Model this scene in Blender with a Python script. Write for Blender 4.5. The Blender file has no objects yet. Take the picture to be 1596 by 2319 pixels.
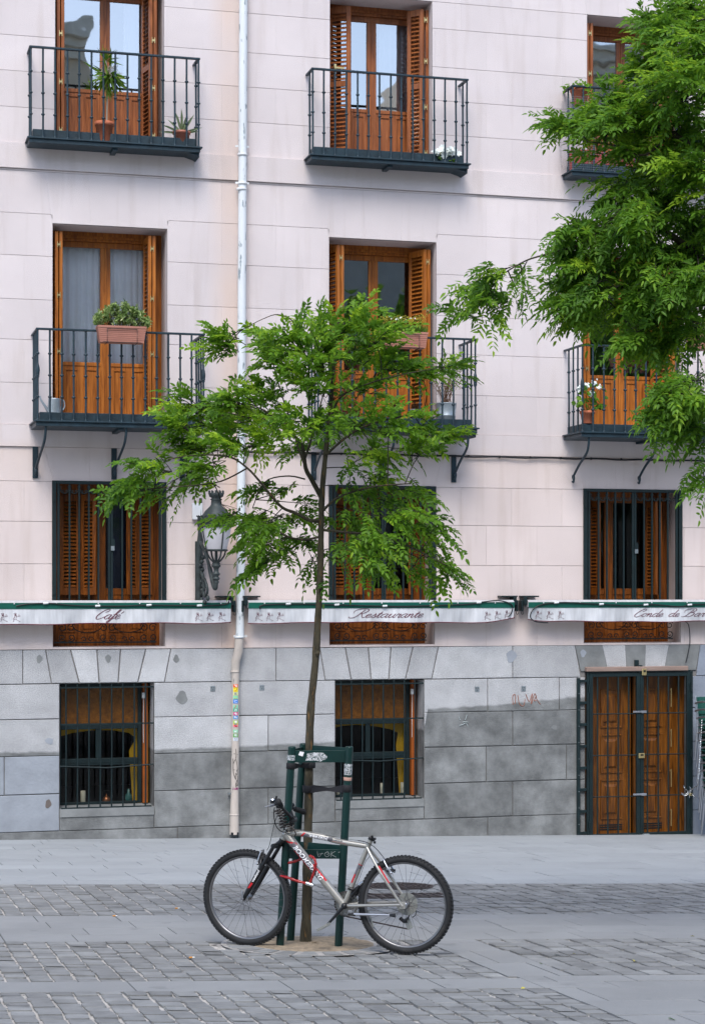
import bpy, math, random
import numpy as np
from mathutils import Vector, Matrix

# ------------------------------------------------------------------ camera, sky, sun, exposure
random.seed(7); rng = np.random.default_rng(11)
SC = bpy.context.scene
COL = SC.collection
FPX, HZ, CX0 = 4300.0, 1340.0, 798.0            # focal length and horizon in measured photo pixels
TH = math.atan(1160/4300)
CAM = np.array([0.0, -23.07, 3.1])
FW = np.array([math.sin(TH), math.cos(TH), 0.0]); RT = np.array([math.cos(TH), -math.sin(TH), 0.0]); UP = np.array([0, 0, 1.0])
cd = bpy.data.cameras.new('camera'); cam = bpy.data.objects.new('camera', cd); COL.objects.link(cam)
cam.location = CAM; cam.rotation_euler = (math.pi/2, 0, -TH)
cd.sensor_fit = 'HORIZONTAL'; cd.sensor_width = 36; cd.lens = FPX/1596*36; cd.shift_y = 180.5/1596
cd.clip_start = 0.5; cd.clip_end = 500
SC.camera = cam
SUN_EL, SUN_AZ = math.radians(54), math.radians(-160)   # high, behind the camera's left shoulder
w = bpy.data.worlds.new('World'); SC.world = w; w.use_nodes = True
sk = w.node_tree.nodes.new('ShaderNodeTexSky'); sk.sky_type = 'NISHITA'; sk.sun_disc = False
sk.sun_elevation = SUN_EL; sk.sun_rotation = math.radians(200); sk.air_density = 1.0; sk.dust_density = 1.6; sk.ozone_density = 1.0
bg = w.node_tree.nodes['Background']; bg.inputs[1].default_value = 0.13
w.node_tree.links.new(sk.outputs[0], bg.inputs[0])
sd = bpy.data.lights.new('sun', 'SUN'); sd.energy = 1.25; sd.angle = math.radians(28); sd.color = (1.0, 0.96, 0.91)
so = bpy.data.objects.new('sun', sd); COL.objects.link(so)
sdir = Vector((math.sin(math.radians(200))*math.cos(SUN_EL), math.cos(math.radians(200))*math.cos(SUN_EL), math.sin(SUN_EL)))
so.rotation_euler = sdir.to_track_quat('Z', 'Y').to_euler(); so.location = (0, -20, 30)
SC.view_settings.view_transform = 'Standard'; SC.view_settings.look = 'None'
SC.view_settings.exposure = 1.24; SC.view_settings.gamma = 1.0

def ray(px, py): return FW + RT*(px-CX0)/FPX + UP*(HZ-py)/FPX
def at_depth(px, py, Z): return CAM + Z*ray(px, py)
def at_wall(px, py, off=0.0):
    r = ray(px, py); return CAM + r*((-off-CAM[1])/r[1])
GX, GY, G0 = -0.026, -0.054, 0.157
_A = at_wall(0, 1905); _B = at_wall(1520, 1892); _C = at_depth(560, 2146, 13.1)
GX, GY, G0 = np.linalg.solve(np.array([[p[0], p[1], 1] for p in (_A, _B, _C)]), [_A[2], _B[2], _C[2]])
def gz(x, y): return GX*x + GY*y + G0
def at_ground(px, py):
    r = ray(px, py); n = np.array([GX, GY, -1]); return CAM + r*(-(n@CAM+G0)/(n@r))

# ------------------------------------------------------------------ materials
def toned(nt, col_out, base=1.0):
    """each block or stone has its own slightly different tone"""
    a = nt.nodes.new('ShaderNodeAttribute'); a.attribute_name = 'tone'; ad = nt.nodes.new('ShaderNodeMath'); ad.operation = 'ADD'; ad.inputs[1].default_value = base; nt.links.new(a.outputs['Fac'], ad.inputs[0])
    sc = nt.nodes.new('ShaderNodeVectorMath'); sc.operation = 'SCALE'; nt.links.new(col_out, sc.inputs[0]); nt.links.new(ad.outputs[0], sc.inputs['Scale']); return sc.outputs[0]
def _n(nt, t, **k):
    n = nt.nodes.new(t)
    for a, b in k.items(): setattr(n, a, b)
    return n
MATS = {}
def mat(name, col, rough=0.6, metal=0.0, var=0.15, scale=4.0, bump=0.0, bscale=60.0, spec=0.4, stretch=(1, 1, 1), col2=None, thr=None, detail=4, coat=0.0, tone=False):
    """principled paint with noise-driven tone; col2+thr lays patches of a second colour"""
    if name in MATS: return MATS[name]
    m = bpy.data.materials.new(name); m.use_nodes = True; nt = m.node_tree; b = nt.nodes['Principled BSDF']; L = nt.links.new
    b.inputs['Roughness'].default_value = rough; b.inputs['Metallic'].default_value = metal; b.inputs['Specular IOR Level'].default_value = spec
    b.inputs['Coat Weight'].default_value = coat
    g = _n(nt, 'ShaderNodeNewGeometry'); mp = _n(nt, 'ShaderNodeMapping'); mp.inputs['Scale'].default_value = stretch
    L(g.outputs['Position'], mp.inputs[0])
    nz = _n(nt, 'ShaderNodeTexNoise'); nz.inputs['Scale'].default_value = scale; nz.inputs['Detail'].default_value = detail; nz.inputs['Roughness'].default_value = 0.6
    L(mp.outputs[0], nz.inputs['Vector'])
    r = _n(nt, 'ShaderNodeValToRGB'); e = r.color_ramp.elements
    lo = [c*(1-var) for c in col]; hi = [min(1, c*(1+var)) for c in col]
    e[0].position = 0.3; e[0].color = (*lo, 1); e[1].position = 0.7; e[1].color = (*hi, 1)
    L(nz.outputs[0], r.inputs[0]); out = r.outputs[0]
    if col2 is not None:
        n2 = _n(nt, 'ShaderNodeTexNoise'); n2.inputs['Scale'].default_value = scale*2.3; n2.inputs['Detail'].default_value = 5; L(mp.outputs[0], n2.inputs['Vector'])
        r2 = _n(nt, 'ShaderNodeValToRGB'); r2.color_ramp.elements[0].position = thr; r2.color_ramp.elements[1].position = thr+0.04
        L(n2.outputs[0], r2.inputs[0]); mx = _n(nt, 'ShaderNodeMix', data_type='RGBA')
        L(r2.outputs[0], mx.inputs[0]); L(out, mx.inputs[6]); mx.inputs[7].default_value = (*col2, 1); out = mx.outputs[2]
    if tone: out = toned(nt, out)
    L(out, b.inputs['Base Color'])
    if bump:
        n3 = _n(nt, 'ShaderNodeTexNoise'); n3.inputs['Scale'].default_value = bscale; n3.inputs['Detail'].default_value = 3; L(mp.outputs[0], n3.inputs['Vector'])
        bp = _n(nt, 'ShaderNodeBump'); bp.inputs['Strength'].default_value = bump; bp.inputs['Distance'].default_value = 0.01
        L(n3.outputs[0], bp.inputs['Height']); L(bp.outputs[0], b.inputs['Normal'])
    MATS[name] = m; return m

def wood(name, c1, c2, rough=0.38):
    if name in MATS: return MATS[name]
    m = bpy.data.materials.new(name); m.use_nodes = True; nt = m.node_tree; b = nt.nodes['Principled BSDF']; L = nt.links.new
    g = _n(nt, 'ShaderNodeNewGeometry'); mp = _n(nt, 'ShaderNodeMapping'); mp.inputs['Scale'].default_value = (22, 22, 1.6); L(g.outputs['Position'], mp.inputs[0])
    nz = _n(nt, 'ShaderNodeTexNoise'); nz.inputs['Scale'].default_value = 1.6; nz.inputs['Detail'].default_value = 6; nz.inputs['Distortion'].default_value = 0.8; L(mp.outputs[0], nz.inputs['Vector'])
    r = _n(nt, 'ShaderNodeValToRGB'); r.color_ramp.elements[0].position = 0.32; r.color_ramp.elements[0].color = (*c1, 1); r.color_ramp.elements[1].position = 0.68; r.color_ramp.elements[1].color = (*c2, 1)
    L(nz.outputs[0], r.inputs[0])
    n2 = _n(nt, 'ShaderNodeTexNoise'); n2.inputs['Scale'].default_value = 1.7; L(g.outputs['Position'], n2.inputs['Vector'])
    mx = _n(nt, 'ShaderNodeMix', data_type='RGBA', blend_type='MULTIPLY'); mx.inputs[0].default_value = 0.35
    L(r.outputs[0], mx.inputs[6]); L(n2.outputs[0], mx.inputs[7]); L(mx.outputs[2], b.inputs['Base Color'])
    b.inputs['Roughness'].default_value = rough; b.inputs['Specular IOR Level'].default_value = 0.35
    bp = _n(nt, 'ShaderNodeBump'); bp.inputs['Strength'].default_value = 0.12; bp.inputs['Distance'].default_value = 0.004; L(nz.outputs[0], bp.inputs['Height']); L(bp.outputs[0], b.inputs['Normal'])
    MATS[name] = m; return m

def glass(name, tint, refl, fres=1.0):
    if name in MATS: return MATS[name]
    m = bpy.data.materials.new(name); m.use_nodes = True; nt = m.node_tree; L = nt.links.new
    nt.nodes.remove(nt.nodes['Principled BSDF']); out = nt.nodes['Material Output']
    t = _n(nt, 'ShaderNodeBsdfTransparent'); t.inputs[0].default_value = (*tint, 1)
    gl = _n(nt, 'ShaderNodeBsdfGlossy'); gl.inputs['Roughness'].default_value = 0.015
    g = _n(nt, 'ShaderNodeNewGeometry'); nz = _n(nt, 'ShaderNodeTexNoise'); nz.inputs['Scale'].default_value = 2.2; nz.inputs['Detail'].default_value = 1; L(g.outputs['Position'], nz.inputs['Vector'])
    bp = _n(nt, 'ShaderNodeBump'); bp.inputs['Strength'].default_value = 0.10; bp.inputs['Distance'].default_value = 0.02; L(nz.outputs[0], bp.inputs['Height']); L(bp.outputs[0], gl.inputs['Normal'])
    f = _n(nt, 'ShaderNodeFresnel'); f.inputs[0].default_value = 1.5
    ad = _n(nt, 'ShaderNodeMath', operation='MULTIPLY_ADD'); ad.inputs[1].default_value = fres; ad.inputs[2].default_value = refl; L(f.outputs[0], ad.inputs[0])
    mx = _n(nt, 'ShaderNodeMixShader'); L(ad.outputs[0], mx.inputs[0]); L(t.outputs[0], mx.inputs[1]); L(gl.outputs[0], mx.inputs[2]); L(mx.outputs[0], out.inputs[0])
    MATS[name] = m; return m

def leafmat(name, c_dark, c_light, c_new):
    m = bpy.data.materials.new(name); m.use_nodes = True; nt = m.node_tree; L = nt.links.new; b = nt.nodes['Principled BSDF']; out = nt.nodes['Material Output']
    a = _n(nt, 'ShaderNodeAttribute', attribute_name='tone')
    r = _n(nt, 'ShaderNodeValToRGB'); e = r.color_ramp.elements; e[0].color = (*c_dark, 1); e[1].color = (*c_new, 1); k = e.new(0.6); k.color = (*c_light, 1)
    L(a.outputs['Fac'], r.inputs[0]); L(r.outputs[0], b.inputs['Base Color'])
    b.inputs['Roughness'].default_value = 0.5; b.inputs['Specular IOR Level'].default_value = 0.28
    t = _n(nt, 'ShaderNodeBsdfTranslucent'); hs = _n(nt, 'ShaderNodeHueSaturation'); hs.inputs['Value'].default_value = 1.7; hs.inputs['Hue'].default_value = 0.485; L(r.outputs[0], hs.inputs['Color']); L(hs.outputs[0], t.inputs[0])
    mx = _n(nt, 'ShaderNodeMixShader'); mx.inputs[0].default_value = 0.45; L(b.outputs[0], mx.inputs[1]); L(t.outputs[0], mx.inputs[2]); L(mx.outputs[0], out.inputs[0])
    return m

def facade_mat():
    m = bpy.data.materials.new('pink_stucco'); m.use_nodes = True; nt = m.node_tree; L = nt.links.new; b = nt.nodes['Principled BSDF']
    g = _n(nt, 'ShaderNodeNewGeometry'); nz = _n(nt, 'ShaderNodeTexNoise'); nz.inputs['Scale'].default_value = 0.9; nz.inputs['Detail'].default_value = 6; L(g.outputs['Position'], nz.inputs['Vector'])
    r = _n(nt, 'ShaderNodeValToRGB'); e = r.color_ramp.elements; e[0].position = .3; e[0].color = (.585, .530, .528, 1); e[1].position = .7; e[1].color = (.675, .615, .610, 1); L(nz.outputs[0], r.inputs[0])
    # old rust-coloured damp beside the drainpipe
    sx = _n(nt, 'ShaderNodeSeparateXYZ'); L(g.outputs['Position'], sx.inputs[0])
    d = _n(nt, 'ShaderNodeMath', operation='SUBTRACT'); d.inputs[1].default_value = 4.66; L(sx.outputs[0], d.inputs[0]); ab = _n(nt, 'ShaderNodeMath', operation='ABSOLUTE'); L(d.outputs[0], ab.inputs[0])
    mr = _n(nt, 'ShaderNodeMapRange'); mr.inputs[1].default_value = 0.05; mr.inputs[2].default_value = 0.30; mr.inputs[3].default_value = 1; mr.inputs[4].default_value = 0; L(ab.outputs[0], mr.inputs[0])
    mu = _n(nt, 'ShaderNodeMath', operation='MULTIPLY'); L(mr.outputs[0], mu.inputs[0]); L(nz.outputs[0], mu.inputs[1])
    mx = _n(nt, 'ShaderNodeMix', data_type='RGBA'); L(mu.outputs[0], mx.inputs[0]); L(r.outputs[0], mx.inputs[6]); mx.inputs[7].default_value = (.62, .475, .39, 1)
    # runny grime streaks
    mp = _n(nt, 'ShaderNodeMapping'); mp.inputs['Scale'].default_value = (5, 5, .5); L(g.outputs['Position'], mp.inputs[0])
    n2 = _n(nt, 'ShaderNodeTexNoise'); n2.inputs['Scale'].default_value = 1.3; n2.inputs['Detail'].default_value = 7; L(mp.outputs[0], n2.inputs['Vector'])
    r2 = _n(nt, 'ShaderNodeMapRange'); r2.inputs[1].default_value = .53; r2.inputs[2].default_value = .78; r2.inputs[3].default_value = 0; r2.inputs[4].default_value = .38; L(n2.outputs[0], r2.inputs[0])
    m2 = _n(nt, 'ShaderNodeMix', data_type='RGBA'); L(r2.outputs[0], m2.inputs[0]); L(mx.outputs[2], m2.inputs[6]); m2.inputs[7].default_value = (.43, .36, .32, 1)
    # mild warm tint multiplied into the colour below the lower string course
    zr = _n(nt, 'ShaderNodeMapRange'); zr.inputs[1].default_value = 4.8; zr.inputs[2].default_value = 4.95; zr.inputs[3].default_value = 1; zr.inputs[4].default_value = 0; L(sx.outputs[2], zr.inputs[0])
    m3 = _n(nt, 'ShaderNodeMix', data_type='RGBA', blend_type='MULTIPLY'); L(zr.outputs[0], m3.inputs[0]); L(m2.outputs[2], m3.inputs[6]); m3.inputs[7].default_value = (1.0, .955, .915, 1)
    L(toned(nt, m3.outputs[2]), b.inputs['Base Color']); b.inputs['Roughness'].default_value = .85; b.inputs['Specular IOR Level'].default_value = .2
    n3 = _n(nt, 'ShaderNodeTexNoise'); n3.inputs['Scale'].default_value = 115; n3.inputs['Detail'].default_value = 4; L(g.outputs['Position'], n3.inputs['Vector'])
    bp = _n(nt, 'ShaderNodeBump'); bp.inputs['Strength'].default_value = .6; bp.inputs['Distance'].default_value = .007; L(n3.outputs[0], bp.inputs['Height']); L(bp.outputs[0], b.inputs['Normal'])
    return m

def stone_mat(name, light, dark, cement, zb):
    """speckled granite with a smooth cement render up to an uneven line; zb = [(x, height of the line)]"""
    m = bpy.data.materials.new(name); m.use_nodes = True; nt = m.node_tree; L = nt.links.new; b = nt.nodes['Principled BSDF']
    g = _n(nt, 'ShaderNodeNewGeometry'); P_ = g.outputs['Position']
    nz = _n(nt, 'ShaderNodeTexNoise'); nz.inputs['Scale'].default_value = 125; nz.inputs['Detail'].default_value = 2; L(P_, nz.inputs['Vector'])
    r = _n(nt, 'ShaderNodeValToRGB'); e = r.color_ramp.elements; e[0].position = .42; e[0].color = (*dark, 1); e[1].position = .56; e[1].color = (*light, 1); L(nz.outputs[0], r.inputs[0])
    nb = _n(nt, 'ShaderNodeTexNoise'); nb.inputs['Scale'].default_value = 2.6; nb.inputs['Detail'].default_value = 6; nb.inputs['Roughness'].default_value = .65; L(P_, nb.inputs['Vector'])
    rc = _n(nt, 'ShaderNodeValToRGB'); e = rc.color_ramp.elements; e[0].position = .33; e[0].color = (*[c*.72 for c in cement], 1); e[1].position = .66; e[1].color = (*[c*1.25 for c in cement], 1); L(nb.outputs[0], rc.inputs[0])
    sx = _n(nt, 'ShaderNodeSeparateXYZ'); L(P_, sx.inputs[0])
    cur = _n(nt, 'ShaderNodeMapRange', interpolation_type='LINEAR'); base = None
    # the line's height as a float curve over x
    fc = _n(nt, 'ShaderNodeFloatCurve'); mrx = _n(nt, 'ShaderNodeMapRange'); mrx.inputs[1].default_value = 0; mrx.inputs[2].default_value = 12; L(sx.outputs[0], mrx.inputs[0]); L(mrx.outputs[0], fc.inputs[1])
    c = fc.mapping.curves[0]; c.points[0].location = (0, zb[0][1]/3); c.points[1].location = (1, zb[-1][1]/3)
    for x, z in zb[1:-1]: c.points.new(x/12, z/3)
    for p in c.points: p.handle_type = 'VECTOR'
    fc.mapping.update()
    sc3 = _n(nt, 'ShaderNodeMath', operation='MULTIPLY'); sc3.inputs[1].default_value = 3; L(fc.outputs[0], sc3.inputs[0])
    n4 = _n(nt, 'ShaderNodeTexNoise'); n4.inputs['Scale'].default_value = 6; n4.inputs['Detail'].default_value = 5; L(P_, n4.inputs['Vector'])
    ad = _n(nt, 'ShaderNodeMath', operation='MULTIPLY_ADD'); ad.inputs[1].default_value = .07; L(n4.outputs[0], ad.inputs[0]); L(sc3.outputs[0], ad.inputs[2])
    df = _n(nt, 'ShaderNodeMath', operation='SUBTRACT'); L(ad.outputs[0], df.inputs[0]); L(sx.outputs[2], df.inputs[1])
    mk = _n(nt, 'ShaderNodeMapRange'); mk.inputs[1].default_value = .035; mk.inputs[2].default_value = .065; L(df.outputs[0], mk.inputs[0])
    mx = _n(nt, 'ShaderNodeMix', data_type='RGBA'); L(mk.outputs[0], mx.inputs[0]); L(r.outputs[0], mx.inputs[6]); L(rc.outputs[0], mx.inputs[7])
    st = _n(nt, 'ShaderNodeMapRange'); st.inputs[1].default_value = .35; st.inputs[2].default_value = .65; st.inputs[3].default_value = .85; st.inputs[4].default_value = 1.10; L(nb.outputs[0], st.inputs[0])
    mm = _n(nt, 'ShaderNodeVectorMath', operation='SCALE'); L(mx.outputs[2], mm.inputs[0]); L(st.outputs[0], mm.inputs['Scale'])
    L(toned(nt, mm.outputs[0]), b.inputs['Base Color']); b.inputs['Roughness'].default_value = .8; b.inputs['Specular IOR Level'].default_value = .25
    bp = _n(nt, 'ShaderNodeBump'); bp.inputs['Strength'].default_value = .5; bp.inputs['Distance'].default_value = .012; n5 = _n(nt, 'ShaderNodeTexNoise'); n5.inputs['Scale'].default_value = 60; n5.inputs['Detail'].default_value = 5; L(P_, n5.inputs['Vector']); L(n5.outputs[0], bp.inputs['Height']); L(bp.outputs[0], b.inputs['Normal'])
    return m

M_STUCCO = facade_mat()
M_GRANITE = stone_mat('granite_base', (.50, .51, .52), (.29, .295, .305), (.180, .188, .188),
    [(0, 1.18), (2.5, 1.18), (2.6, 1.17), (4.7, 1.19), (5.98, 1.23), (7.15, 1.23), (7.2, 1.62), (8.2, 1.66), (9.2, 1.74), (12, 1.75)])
M_DARKSTONE = mat('cement_render', (.185, .195, .195), .85, var=.25, scale=3.2, bump=.4, bscale=30, detail=7)
M_BLUESTONE = mat('blue_grey_paint', (.22, .25, .30), .75, var=.12, scale=3, bump=.5, bscale=25)
M_PALECEM = mat('pale_cement_render', (.27, .295, .33), .85, var=.2, scale=2.0, bump=.4, bscale=30, detail=6)
M_MORTAR = mat('dark_joint', (.19, .185, .18), .95, var=.2)
M_SJOINT = mat('stucco_joint', (.42, .38, .36), .95, var=.2)
M_WOOD = wood('varnished_wood', (.25, .072, .011), (.55, .190, .031))
M_WOOD2 = wood('red_brown_wood', (.20, .060, .018), (.44, .150, .048))
M_WOODD = wood('dark_door_wood', (.070, .022, .004), (.27, .096, .014), .3)
M_BRASS = mat('brass', (.62, .50, .24), .35, .9, var=.1)
M_IRON = mat('blue_green_iron', (.012, .030, .042), .5, var=.35, scale=9, bump=.25, bscale=45, col2=(.06, .08, .095), thr=.72)
M_GREEN = mat('dark_green_iron', (.003, .013, .015), .5, var=.3, scale=9, bump=.15, bscale=60)
M_AWGREEN = mat('awning_green', (.004, .085, .06), .4, var=.1)
M_GUARD = mat('guard_green', (.002, .024, .022), .4, var=.25, scale=6, col2=(.05, .09, .085), thr=.74)
M_AWWHITE = mat('awning_canvas', (.50, .515, .535), .75, var=.17, scale=3, stretch=(6, 1, .7), detail=7)
M_ROLL = mat('weathered_roll_canvas', (.40, .40, .41), .8, var=.15, scale=3, stretch=(6, 1, 1))
M_WINE = mat('wine_red', (.10, .012, .022), .7)
M_LETTER = mat('wine_lettering', (.11, .028, .045), .7)
M_BLACK = mat('black_plastic', (.008, .009, .011), .4, var=.3)
M_RUBBER = mat('rubber', (.014, .015, .017), .75, var=.3, scale=20)
M_SILVER = mat('silver_frame_paint', (.36, .355, .33), .33, .55, var=.05)
M_STEEL = mat('polished_steel', (.62, .64, .66), .25, .95, var=.1)
M_ALU = mat('aluminium', (.46, .48, .52), .35, .9, var=.08)
M_ZINC = mat('zinc', (.40, .46, .50), .45, .6, var=.2, scale=8)
M_TERRA = mat('terracotta', (.42, .13, .065), .8, var=.2, scale=9)
M_PLANTER = mat('pinkish_brown_plastic', (.37, .165, .12), .6, var=.1)
M_SOIL = mat('soil', (.035, .025, .018), .95, var=.3)
M_BARK = mat('bark', (.050, .043, .027), .9, var=.55, scale=7, bump=1.0, bscale=26, stretch=(3, 3, .8), col2=(.13, .075, .028), thr=.62, detail=7)
M_TWIG = mat('dark_twig', (.026, .024, .017), .85, var=.3)
M_PIPE = mat('white_pipe_paint', (.64, .68, .70), .5, var=.05, scale=3, col2=(.24, .29, .32), thr=.615, stretch=(3, 3, .8))
M_PIPE2 = mat('beige_pipe_paint', (.47, .42, .375), .6, var=.12, scale=3, col2=(.13, .14, .15), thr=.66, stretch=(4, 4, 1.2))
M_SPOKE = mat('spoke_steel', (.10, .10, .105), .45, .6)
M_RIM = mat('rim_steel', (.20, .20, .21), .4, .85)
M_CURTAIN = mat('white_curtain', (.90, .92, .96), .9, var=.05)
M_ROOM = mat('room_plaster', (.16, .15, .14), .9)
M_GLASS = glass('window_glass', (.92, .94, .94), .30)
M_GLASS3 = glass('sky_reflecting_glass', (.92, .94, .94), .50)
M_GLASS2 = glass('window_glass_clear', (.95, .97, .98), .01)
M_GLASS0 = glass('dim_cellar_glass', (.80, .82, .82), 0.0, .45)
M_AMBER = mat('amber_glass', (.13, .048, .005), .35, var=.45, scale=14, bump=.6, bscale=50)
M_YELLOW = mat('yellow_wall_paint', (.62, .36, .014), .8)
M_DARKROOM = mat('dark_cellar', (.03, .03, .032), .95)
M_NAVY = mat('navy_blind', (.006, .010, .040), .6)
M_ORANGE = mat('orange_wood_panel', (.30, .075, .010), .5, var=.2)
M_SAND = mat('sandy_soil', (.25, .20, .14), .95, var=.35, scale=22, bump=1, bscale=40, detail=7)
M_GROUND = mat('mortar_bed', (.40, .385, .36), .95, var=.3, scale=5, bump=.8, bscale=60, detail=7, col2=(.10, .095, .09), thr=.60)
M_SETT = mat('granite_sett', (.190, .196, .196), .72, tone=True, var=.22, scale=5, bump=.5, bscale=42, detail=8)
M_SLABJOINT = mat('slab_joint', (.07, .075, .08), .95, var=.3, scale=9)
M_SLAB = mat('paving_slab', (.280, .300, .312), .78, tone=True, var=.07, scale=1.6, col2=(.235, .255, .268), thr=.66, bump=.35, bscale=90, detail=8)
M_SLAB2 = mat('grey_paving_slab', (.225, .233, .236), .78, tone=True, var=.09, scale=1.6, col2=(.185, .192, .195), thr=.66, bump=.35, bscale=90, detail=8)
M_CAST = mat('cast_iron', (.055, .045, .045), .6, .3, var=.3, scale=10)
M_LAMPIRON = mat('lamp_iron', (.034, .044, .044), .55, .2, var=.35, scale=12, bump=.3, bscale=40)
M_FROST = mat('frosted_lamp_glass', (.46, .45, .47), .35, var=.06, scale=10)
M_RED = mat('red_sleeve', (.26, .005, .006), .3, var=.25, scale=14, coat=.3)
M_DECALRED = mat('red_decal', (.45, .012, .02), .4)
M_DECALWHITE = mat('white_decal', (.75, .76, .78), .4)
M_DECALGREY = mat('grey_decal', (.10, .10, .115), .4)
M_CANDLE = mat('candle_wax', (.62, .58, .44), .6)
M_COPPER = mat('copper', (.42, .17, .08), .3, .8)
M_CLEAR = mat('clear_plastic', (.20, .21, .20), .3, var=.1)
M_WHITEBOX = mat('white_box', (.62, .64, .65), .5)
M_STRAP = mat('black_strap', (.010, .010, .013), .8, var=.3)
M_PETAL = mat('white_petal', (.82, .88, .86), .6, var=.05)
M_CHAIRGREEN = mat('green_wicker', (.006, .075, .055), .5, bump=.8, bscale=90)
M_REDPLASTIC = mat('red_plastic', (.32, .045, .04), .5, var=.15)
M_GRAFF = mat('rust_graffiti', (.30, .12, .08), .8)
M_CHALK = mat('pale_scratches', (.30, .34, .34), .8)
M_TIN = mat('tin_plate', (.25, .29, .31), .5, .6, var=.2)
M_LEAF = leafmat('young_tree_leaf', (.032, .098, .009), (.115, .250, .016), (.29, .45, .026))
M_LEAF2 = leafmat('big_tree_leaf', (.028, .092, .011), (.110, .245, .019), (.28, .44, .032))
M_LEAF3 = leafmat('box_plant_leaf', (.05, .11, .03), (.22, .33, .10), (.60, .68, .38))
M_LEAF4 = leafmat('grassy_leaf', (.05, .12, .015), (.13, .26, .03), (.45, .42, .06))
M_LEAF5 = leafmat('dry_leaf', (.09, .045, .022), (.16, .10, .035), (.20, .26, .06))

# ------------------------------------------------------------------ mesh helpers
def lin(a, b, n): return [a+(b-a)*i/(n-1) for i in range(n)]
def V(*a): return np.array(a, float)
def unit(v):
    v = np.asarray(v, float); n = np.linalg.norm(v); return v/n if n > 1e-12 else v
class MB:
    def __init__(s): s.v = []; s.f = []; s.mi = []; s.sm = []; s.cur = 0; s.tn = {}; s.tone = 0.0
    def m(s, i): s.cur = i; return s
    def add(s, vs, fs, smooth=False):
        o = len(s.v); s.v.extend([tuple(map(float, p)) for p in vs])
        for f in fs:
            if s.tone: s.tn[len(s.f)] = s.tone
            s.f.append([o+i for i in f]); s.mi.append(s.cur); s.sm.append(smooth)
    def box(s, x0, x1, y0, y1, z0, z1, bev=0.0):
        x0, x1 = sorted((x0, x1)); y0, y1 = sorted((y0, y1)); z0, z1 = sorted((z0, z1))
        s.obox(V((x0+x1)/2, (y0+y1)/2, (z0+z1)/2), V(1, 0, 0), V(0, 1, 0), V(0, 0, 1), (x1-x0)/2, (y1-y0)/2, (z1-z0)/2, bev)
    def obox(s, c, ex, ey, ez, hx, hy, hz, bev=0.0):
        c = np.asarray(c, float); ex, ey, ez = map(lambda q: np.asarray(q, float), (ex, ey, ez))
        if bev <= 0:
            vs = [c+ex*hx*a+ey*hy*b+ez*hz*d for d in (-1, 1) for b in (-1, 1) for a in (-1, 1)]
            s.add(vs, [(0, 2, 3, 1), (4, 5, 7, 6), (0, 1, 5, 4), (2, 6, 7, 3), (0, 4, 6, 2), (1, 3, 7, 5)]); return
        b = min(bev, hx*.45, hy*.45, hz*.45); vs = []; idx = {}
        for k, (dx, dy, dz) in enumerate([(a, bb, d) for a in (-1, 1) for bb in (-1, 1) for d in (-1, 1)]):
            for ax in range(3):
                h = [hx-b, hy-b, hz-b]; h[ax] += b
                idx[(dx, dy, dz, ax)] = len(vs); vs.append(c+ex*h[0]*dx+ey*h[1]*dy+ez*h[2]*dz)
        fs = []
        for ax in range(3):
            o = [i for i in range(3) if i != ax]
            for sg in (-1, 1):
                q = []
                for a, bb in ((-1, -1), (1, -1), (1, 1), (-1, 1)):
                    t = [0, 0, 0]; t[ax] = sg; t[o[0]] = a; t[o[1]] = bb; q.append(idx[(*t, ax)])
                fs.append(q if (sg > 0) != (ax == 1) else q[::-1])
            for a in (-1, 1):
                for bb in (-1, 1):
                    q = []
                    for sg, k in ((-1, o[0]), (1, o[0]), (1, o[1]), (-1, o[1])):
                        t = [0, 0, 0]; t[ax] = sg; t[o[0]] = a; t[o[1]] = bb; q.append(idx[(*t, k)])
                    fs.append(q)
        for t in [(a, bb, d) for a in (-1, 1) for bb in (-1, 1) for d in (-1, 1)]: fs.append([idx[(*t, k)] for k in range(3)])
        s.add(vs, fs)
    def tube(s, pts, r, n=8, cap=True, closed=False, flat=1.0):
        pts = [np.asarray(p, float) for p in pts]; k = len(pts); rr = [r]*k if np.isscalar(r) else list(r)
        vs = []; up = None
        for i in range(k):
            if closed: t = unit(pts[(i+1) % k]-pts[i-1])
            else: t = unit(pts[min(i+1, k-1)]-pts[max(i-1, 0)])
            if up is None: up = V(0, 0, 1) if abs(t[2]) < .9 else V(1, 0, 0)
            u = unit(up-t*(up@t)); up = u; v = np.cross(t, u)
            for j in range(n):
                a = 2*math.pi*j/n; vs.append(pts[i]+rr[i]*(math.cos(a)*u*flat+math.sin(a)*v))
        fs = [(i*n+j, i*n+(j+1) % n, (i+1)*n+(j+1) % n, (i+1)*n+j) for i in range(k-1) for j in range(n)]
        if closed: fs += [((k-1)*n+j, (k-1)*n+(j+1) % n, (j+1) % n, j) for j in range(n)]
        s.add(vs, fs, n > 4)
        if cap and not closed: s.add(vs[:n], [tuple(range(n))[::-1]]); s.add(vs[-n:], [tuple(range(n))])
    def lathe(s, c, prof, axis=(0, 0, 1), n=20, smooth=True, ex=None):
        """prof: [(radius, height along axis)]"""
        c = np.asarray(c, float); a = unit(axis); u = unit(np.cross(a, V(0, 0, 1) if abs(a[2]) < .9 else V(1, 0, 0))); v = np.cross(a, u)
        vs = [c+a*h+r*(math.cos(2*math.pi*j/n)*u+math.sin(2*math.pi*j/n)*v) for r, h in prof for j in range(n)]
        k = len(prof); s.add(vs, [(i*n+j, i*n+(j+1) % n, (i+1)*n+(j+1) % n, (i+1)*n+j) for i in range(k-1) for j in range(n)], smooth)
        if prof[0][0] > 1e-5: s.add(vs[:n], [tuple(range(n))[::-1]])
        if prof[-1][0] > 1e-5: s.add(vs[-n:], [tuple(range(n))])
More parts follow.
